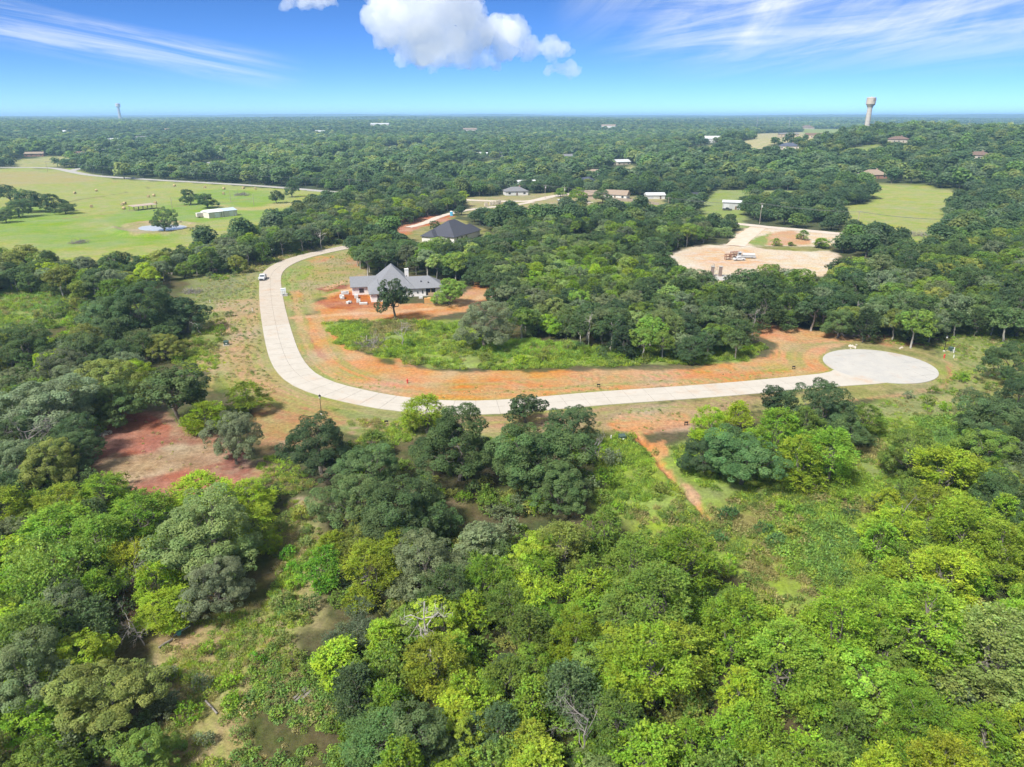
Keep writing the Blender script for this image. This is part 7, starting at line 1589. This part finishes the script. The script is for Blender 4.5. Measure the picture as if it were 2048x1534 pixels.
BNAME = ['on the dark ditch, farthest left', 'alone in the open grass, left of the grouped bales', 'at the end of the ditch bank', 'left one of the touching trio by the open shed', 'lower one of the touching trio by the open shed', 'right one of the touching trio by the open shed', 'left one of the pair above the pond tree', 'right one of the pair above the pond tree', 'just behind the open shed roof', 'below the far road, left of the two oaks', 'above the two touching oaks', 'left of the brush heap, lower', 'left of the brush heap, upper', 'right behind the brush heap', 'farthest right in the pasture']
for (x, y), nm in zip(BALES, BNAME):
    p = G(x, y); o = link('hay_bale', bale_me); o.location = (p.x, p.y, gz(p.x, p.y) - 0.05); o.rotation_euler = (0, 0, random.uniform(0, 3.14)); tag(o, 'round straw-coloured hay bale ' + nm, 'hay bale', 'hay bales in the pasture')

# ---------------------------------------------------------------- building materials, stones, brush and scrap
BLOCK = mat('pale_block', (0.52, 0.52, 0.50), 0.8, (1.2, (0.42, 0.42, 0.41), 0.7)); PALW = mat('pallet_wood', (0.36, 0.27, 0.17), 0.9)
def pallet(px, py, label, n=(2, 3, 2), rz=0.3, mm=BLOCK, s=(0.62, 0.5, 0.5)):
    p = G(px, py); root = empty('material_pallet', (p.x, p.y, gz(p.x, p.y)), rz); tag(root, label, 'pallet', 'building materials'); w, d = n[0] * s[0], n[1] * s[1]
    for k in range(3): MB().box(-w / 2, w / 2, -d / 2 + k * (d - .12) / 2, -d / 2 + k * (d - .12) / 2 + .12, 0, .13).build('pallet_board', PALW, root)
    for i in range(n[0]):
        for j in range(n[1]):
            for k in range(n[2]):
                if k == n[2] - 1 and random.random() < 0.3: continue
                MB().box(-w / 2 + i * s[0] + .015, -w / 2 + (i + 1) * s[0] - .015, -d / 2 + j * s[1] + .015, -d / 2 + (j + 1) * s[1] - .015, .135 + k * s[2], .135 + (k + 1) * s[2] - .015).build('block', mm, root)
for a in ((690, 589, 'pallet of pale blocks farthest up by the unfinished house', (4, 2, 2), 0.2), (684, 597, 'long pale pallet load left of the unfinished house', (2, 6, 2), 0.35), (697, 607, 'heap-like pallet with angled pale boards by the house drive', (2, 4, 1), -0.4), (713, 596, 'upper one of the two pale pallets before the house corner', (2, 4, 2), 0.15), (717, 605, 'lower one of the two pale pallets before the house corner', (2, 3, 2), 0.2), (727, 609, 'low pale pallet nearest the lone dark oak', (4, 2, 1), 0.1), (842, 597, 'small pallet against the wall of the unfinished house', (2, 2, 1), 0.0)): pallet(*a)
pallet(858, 607, 'orange plywood crate stack in front of the unfinished house', (3, 2, 3), 0.1, mat('plywood', (0.47, 0.27, 0.10), 0.8), (0.95, 0.9, 0.55))
for i, (x, y) in enumerate(((972, 413), (982, 411), (988, 410), (994, 408.5), (999, 407.5))): pallet(x, y, ['first', 'second', 'third', 'fourth', 'fifth'][i] + ' tan stack from the left beside the estate entry road', (2, 2, 4), 0.4, mat('tan_block', (0.46, 0.40, 0.31), 0.85), (0.9, 0.8, 0.6))
ST = mat('white_stone', (0.52, 0.46, 0.39), 0.9, (1.5, (0.40, 0.33, 0.26), 0.8))
def stone_mesh(rg):
    bm = bmesh.new(); bmesh.ops.create_icosphere(bm, subdivisions=1, radius=0.5)
    for v in bm.verts: v.co *= rg.uniform(0.7, 1.25); v.co.z *= 0.65
    me = bpy.data.meshes.new('stone'); bm.to_mesh(me); bm.free(); me.materials.append(ST); return me
strg = np.random.default_rng(3); STONES = [stone_mesh(strg) for _ in range(6)]
def stones(px_poly, n, sr, label, name, along=None):
    P = PG(px_poly); c = P.mean(0); root = empty(name, (c[0], c[1], 0)); tag(root, label, 'stones')
    for i in range(n):
        if along: t = strg.uniform(0, len(P) - 1.001); k = int(t); q = P[k] + (P[k + 1] - P[k]) * (t - k) + strg.normal(size=2) * along
        else:
            for _ in range(50):
                q = strg.uniform(P.min(0), P.max(0))
                if sdf_poly(q[:1], q[1:], P)[0] < 0: break
        s = strg.uniform(*sr); o = link('stone', STONES[i % 6], root); o.location = (q[0] - c[0], q[1] - c[1], gz(q[0], q[1]) + s * 0.15); o.scale = (s, s * strg.uniform(.7, 1.2), s); o.rotation_euler = (strg.uniform(-.4, .4), strg.uniform(-.4, .4), strg.uniform(0, 6.28))
stones([(196, 870), (210, 860), (224, 860), (224, 868), (205, 874)], 36, (0.25, 0.7), 'scatter of white stones on the dark red clearing', 'stone_pile')
stones([(340, 549), (380, 545), (430, 541), (465, 537), (490, 535)], 110, (0.5, 1.3), 'line of pale riprap stones under the hedgerow wood', 'stone_row', 0.8)
stones([(1688, 697), (1700, 690), (1718, 690), (1712, 697)], 10, (0.4, 0.9), 'white rubble pieces behind the turning circle', 'rubble_heap')
stones([(1798, 697), (1804, 696), (1804, 699)], 3, (0.5, 0.9), 'small white stones at the upper right rim of the turning circle', 'stone_pile')
def brush(px, py, r, n, label, hgt=1.2):
    p = G(px, py); root = empty('brush_pile', (p.x, p.y, gz(p.x, p.y))); tag(root, label, 'brush pile', 'brush piles'); rg = np.random.default_rng(int(px))
    for i in range(n):
        a = rg.uniform(0, 6.28); q = np.array([math.cos(a), math.sin(a), 0]) * r * math.sqrt(rg.uniform(0, 1)) * .7; d = unit(np.array([rg.normal(), rg.normal(), rg.normal() * .35])); L_ = rg.uniform(.5, 1.1) * r; z = hgt * (1 - (np.linalg.norm(q) / r) ** 2) * rg.uniform(.2, 1)
        mb = MB(); limb(mb, q + np.array([0, 0, z]) - d * L_ / 2, q + np.array([0, 0, z]) + d * L_ / 2, .09, .03, rg, 4, 3, .15)
        for k in range(3): b = q + np.array([0, 0, z]) + d * L_ * rg.uniform(-.1, .45); limb(mb, b, b + unit(d + rg.normal(size=3) * .6) * L_ * .4, .04, .015, rg, 3, 2, .2)
        mb.build('stick', DEADWOOD, root)
brush(1697, 672, 4.2, 70, 'grey brush pile behind the turning circle', 1.9); brush(1834, 470, 7, 40, 'dark brush heap in the right-hand field', 1.5); brush(485, 391, 7, 60, 'brown brush heap in the pasture right of the two oaks', 1.8); brush(160, 486, 5, 40, 'brush heap at the near edge of the pasture', 1.2); brush(385, 585, 4, 40, 'grey brush tangle on the left slope', 1.0); brush(440, 545, 5, 40, 'grey brush tangle beside the riprap stones', 1.2); brush(290, 720, 4, 40, 'grey dead brush in the left-hand wood clearing', 1.3); brush(745, 690, 5, 50, 'brown dried brush on the weedy lot', 0.9)
def pad_rack(px, py, label):
    p = G(px, py); root = empty('steel_rack', (p.x, p.y, gz(p.x, p.y)), 0.2); tag(root, label, 'rack', 'rusty racks on the gravel pad'); rm = mat('rust', (0.22, 0.11, 0.07), 0.9)
    for x in (-1, 1):
        for y in (-.6, .6): MB().box(x - .1, x + .1, y - .1, y + .1, 0, 2.3).build('leg', rm, root)
    for z in (1.1, 2.2): MB().box(-1.2, 1.2, -.75, .75, z, z + .15).build('shelf', rm, root)
pad_rack(1455, 519, 'rusty steel rack standing left on the gravel pad'); pad_rack(1466, 515, 'left one of the two rusty racks beside the white car'); pad_rack(1472, 514, 'right one of the two rusty racks beside the white car')
for x, lab in ((1424, 'left one of the two dark brick pillars at the near edge of the gravel pad'), (1440, 'right one of the two dark brick pillars at the near edge of the gravel pad')):
    p = G(x, 553); root = empty('gate_pillar', (p.x, p.y, 0)); tag(root, lab, 'pillar', 'pillars by the gravel pad'); MB().box(-.5, .5, -.5, .5, -.2, 3.6).build('shaft', mat('dark_brick', (0.17, 0.12, 0.10), 0.9, (3, (0.25, 0.19, 0.16), .7)), root); MB().box(-.65, .65, -.65, .65, 3.6, 3.85).build('cap', CONC3, root)
def slab_pad():
    P = PG([(1415, 549), (1468, 551), (1462, 560), (1420, 562)]); tag(link('concrete_pad', prism(MB(), [tuple(q) for q in P], -.1, .15).mesh('concrete_pad', CONC3)), kind='structure')
slab_pad()
def fence():
    A = Vector(G2(1222, 400)); B = Vector(G2(1268, 404)); C = Vector(G2(1318, 411)); root = empty('wooden_fence', (A.x, A.y, 0)); tag(root, 'weathered wooden privacy fence beside the white tan-roofed house', 'fence'); wm = mat('fence_wood', (0.24, 0.19, 0.15), 0.9, (1.0, (0.33, 0.27, 0.21), .8))
    pts = []
    for a, b in ((A, B), (B, C)):
        n = max(3, int((b - a).length / 2.4))
        for i in range(n): pts.append(a.lerp(b, i / n))
    pts.append(C)
    for i in range(len(pts) - 1):
        a, b = pts[i] - A, pts[i + 1] - A; d = (b - a).normalized(); n_ = Vector((-d.y, d.x)) * .05
        q = [tuple(a + d * .08 + n_), tuple(b - d * .08 + n_), tuple(b - d * .08 - n_), tuple(a + d * .08 - n_)]; prism(MB(), q, .05, 1.85).build('panel', wm, root); MB().box(a.x - .07, a.x + .07, a.y - .07, a.y + .07, -.2, 2.0).build('post', wm, root)
fence()
# scrap in the foreground
def lying(name, p0, p1, r, material, label, cat, z=0.15, n=10):
    a = G(*p0); b = G(*p1); root = empty(name, (a.x, a.y, gz(a.x, a.y))); tag(root, label, cat); v = Vector((b.x - a.x, b.y - a.y, 0)); MB().tube([(0, 0, z), tuple(v * .5 + Vector((0, 0, z + .05))), tuple(v + Vector((0, 0, z)))], [r, r * .95, r * .85], n).build('shaft', material, root)
    MB().tube([tuple(v * 1.0 + Vector((0, 0, z))), tuple(v * 1.03 + Vector((0, 0, z)))], [r * 1.15, r * 1.15], n).build('end_collar', material, root)
lying('discarded_pipe', (348, 1274), (380, 1254), .09, mat('pipe_bluegrey', (0.38, 0.46, 0.52), 0.4), 'blue-grey pipe lying at the edge of the grass at left', 'pipe', .25)
lying('fallen_log', (411, 1403), (434, 1428), .1, DEADWOOD, 'short grey log lying in the grass at bottom left', 'log')
lying('fallen_log', (318, 1297), (345, 1280), .12, DEADWOOD, 'dark thin log below the discarded pipe', 'log')
def boards(px, py, label, n, rz):
    p = G(px, py); root = empty('board_pile', (p.x, p.y, gz(p.x, p.y)), rz); tag(root, label, 'boards', 'scrap boards'); wm = mat('grey_board', (0.20, 0.18, 0.16), 0.9, (1.2, (0.13, 0.12, 0.1), .8))
    for i in range(n): o = MB().box(-1.1, 1.1, -.12, .12, 0, .05).build('board', wm, root); o.location = (random.uniform(-.15, .15), i * .27 - n * .13, .1 + .06 * (i % 3)); o.rotation_euler = (0, random.uniform(-.08, .08), random.uniform(-.25, .25))
boards(610, 1392, 'weathered grey boards half hidden under the vine-hung tree', 6, 1.1); boards(704, 1408, 'grey sheet-like boards on the bare patch in the foreground', 4, .5)
p = G(358, 1268); root = empty('plastic_bucket', (p.x, p.y, gz(p.x, p.y))); tag(root, 'turquoise bucket beside the blue-grey pipe', 'bucket'); MB().lathe([(.22, .02), (.3, .55), (.32, .56), (.32, .6)], 12).build('pail', mat('turquoise', (0.12, 0.40, 0.42), 0.5), root); MB().tube([(-.3, 0, .55), (-.2, 0, .75), (.2, 0, .75), (.3, 0, .55)], .015, 5).build('handle', IRON, root)

# ---------------------------------------------------------------- cumulus clouds far beyond the haze
def build_cloud(name, blobs, label, dist=12000.0, vox=28.0, seed=1, dens=0.0023):
    """blobs: (px, py, radius in px); a cumulus heap of overlapping lumps at its own distance and height"""
    rg = np.random.default_rng(seed); k = dist / FPX; org = None; VV = []; FF = []; base = 0
    tpl = []
    for sd in (1, 2):
        bm = bmesh.new(); bmesh.ops.create_icosphere(bm, subdivisions=sd, radius=1.0); bm.verts.ensure_lookup_table(); tpl.append((np.array([v.co[:] for v in bm.verts]), np.array([[v.index for v in f.verts] for f in bm.faces]))); bm.free()
    for px, py, rp in blobs:
        d = _f + _u * ((767 - py) / FPX) + np.array([(px - 1024) / FPX, 0, 0]); c = d / math.hypot(d[0], d[1]) * dist + np.array([0, 0, CAM_H])
        if org is None: org = c
        c = c + np.array([0, rg.uniform(-.8, .8) * rp * k, 0])
        subs = [(c, rp * k * .8)] + [(c + unit(rg.normal(size=3) * np.array([1, 1, .8])) * rp * k * rg.uniform(.45, .75), rp * k * rg.uniform(.2, .46)) for _ in range(22)]
        subs = subs + [(q + unit(rg.normal(size=3)) * r * rg.uniform(.75, 1.05), r * rg.uniform(.28, .5)) for q, r in subs for _ in range(4)]
        for q, r in subs:
            tv, tf_ = tpl[1 if r > 110 else 0]; VV.append(q - org + tv * r); FF.append(tf_ + base); base += len(tv)
    me = mesh_np(name, np.concatenate(VV), np.concatenate(FF)); o = link(name, me); o.location = Vector(org)
    md = o.modifiers.new('r', 'REMESH'); md.mode = 'VOXEL'; md.voxel_size = vox
    for s_, st in ((220, 110), (80, 120)):
        tx = bpy.data.textures.new(name + str(s_), 'CLOUDS'); tx.noise_scale = s_; tx.noise_depth = 3; dm = o.modifiers.new('d', 'DISPLACE'); dm.texture = tx; dm.strength = st; dm.mid_level = 0.5; dm.texture_coords = 'LOCAL'
    dg = bpy.context.evaluated_depsgraph_get(); me2 = bpy.data.meshes.new_from_object(o.evaluated_get(dg)); o.modifiers.clear(); o.data = me2
    if 'cloud' not in MATS:
        m = bpy.data.materials.new('cloud'); m.use_nodes = True; nt = m.node_tree; nt.nodes.clear(); out = nt.nodes.new('ShaderNodeOutputMaterial'); v = nt.nodes.new('ShaderNodeVolumePrincipled')
        v.inputs['Color'].default_value = (1, 1, 1, 1); v.inputs['Density'].default_value = dens; v.inputs['Anisotropy'].default_value = 0.0; nt.links.new(v.outputs[0], out.inputs['Volume']); MATS['cloud'] = m
    me2.materials.clear(); me2.materials.append(MATS['cloud']); tag(o, label, 'cloud', 'cumulus clouds'); return o
build_cloud('cumulus_cloud', [(780, 30, 52), (830, 20, 50), (770, 62, 36), (880, 30, 52), (925, 25, 46), (850, 75, 50), (905, 80, 45), (945, 70, 40), (820, 100, 32), (870, 112, 30), (930, 112, 32), (970, 122, 20), (1000, 60, 40), (1030, 62, 30), (1010, 95, 30), (1060, 100, 24), (1100, 98, 24), (1128, 97, 18), (800, 118, 16), (990, 132, 12), (800, -20, 50), (880, -25, 55)], 'large white cumulus cloud above the centre')
build_cloud('cumulus_cloud', [(1100, 139, 12), (1118, 137, 14), (1138, 136, 16), (1152, 141, 11)], 'small flat white cloud below the right end of the large cumulus', seed=2, vox=24)
build_cloud('cumulus_cloud', [(580, 6, 16), (610, 4, 18), (640, 6, 16), (665, 0, 14), (600, -14, 22), (640, -14, 22)], 'white cloud cut by the top edge left of the large cumulus', seed=3, vox=24)

# ---------------------------------------------------------------- haze
def build_haze():
    o = MB().box(-21500, 21500, -21500, 21500, -6.0, 112.0).build('haze', None); m = bpy.data.materials.new('haze'); m.use_nodes = True; nt = m.node_tree; nt.nodes.clear()
    out = nt.nodes.new('ShaderNodeOutputMaterial'); v = nt.nodes.new('ShaderNodeVolumePrincipled'); v.inputs['Color'].default_value = (0.42, 0.69, 1.0, 1); v.inputs['Density'].default_value = 1.4e-4; v.inputs['Anisotropy'].default_value = 0.1
    nt.links.new(v.outputs[0], out.inputs['Volume']); o.data.materials.append(m); tag(o, 'thin blue haze in the air over the whole country', 'haze', kind='stuff')
build_haze()
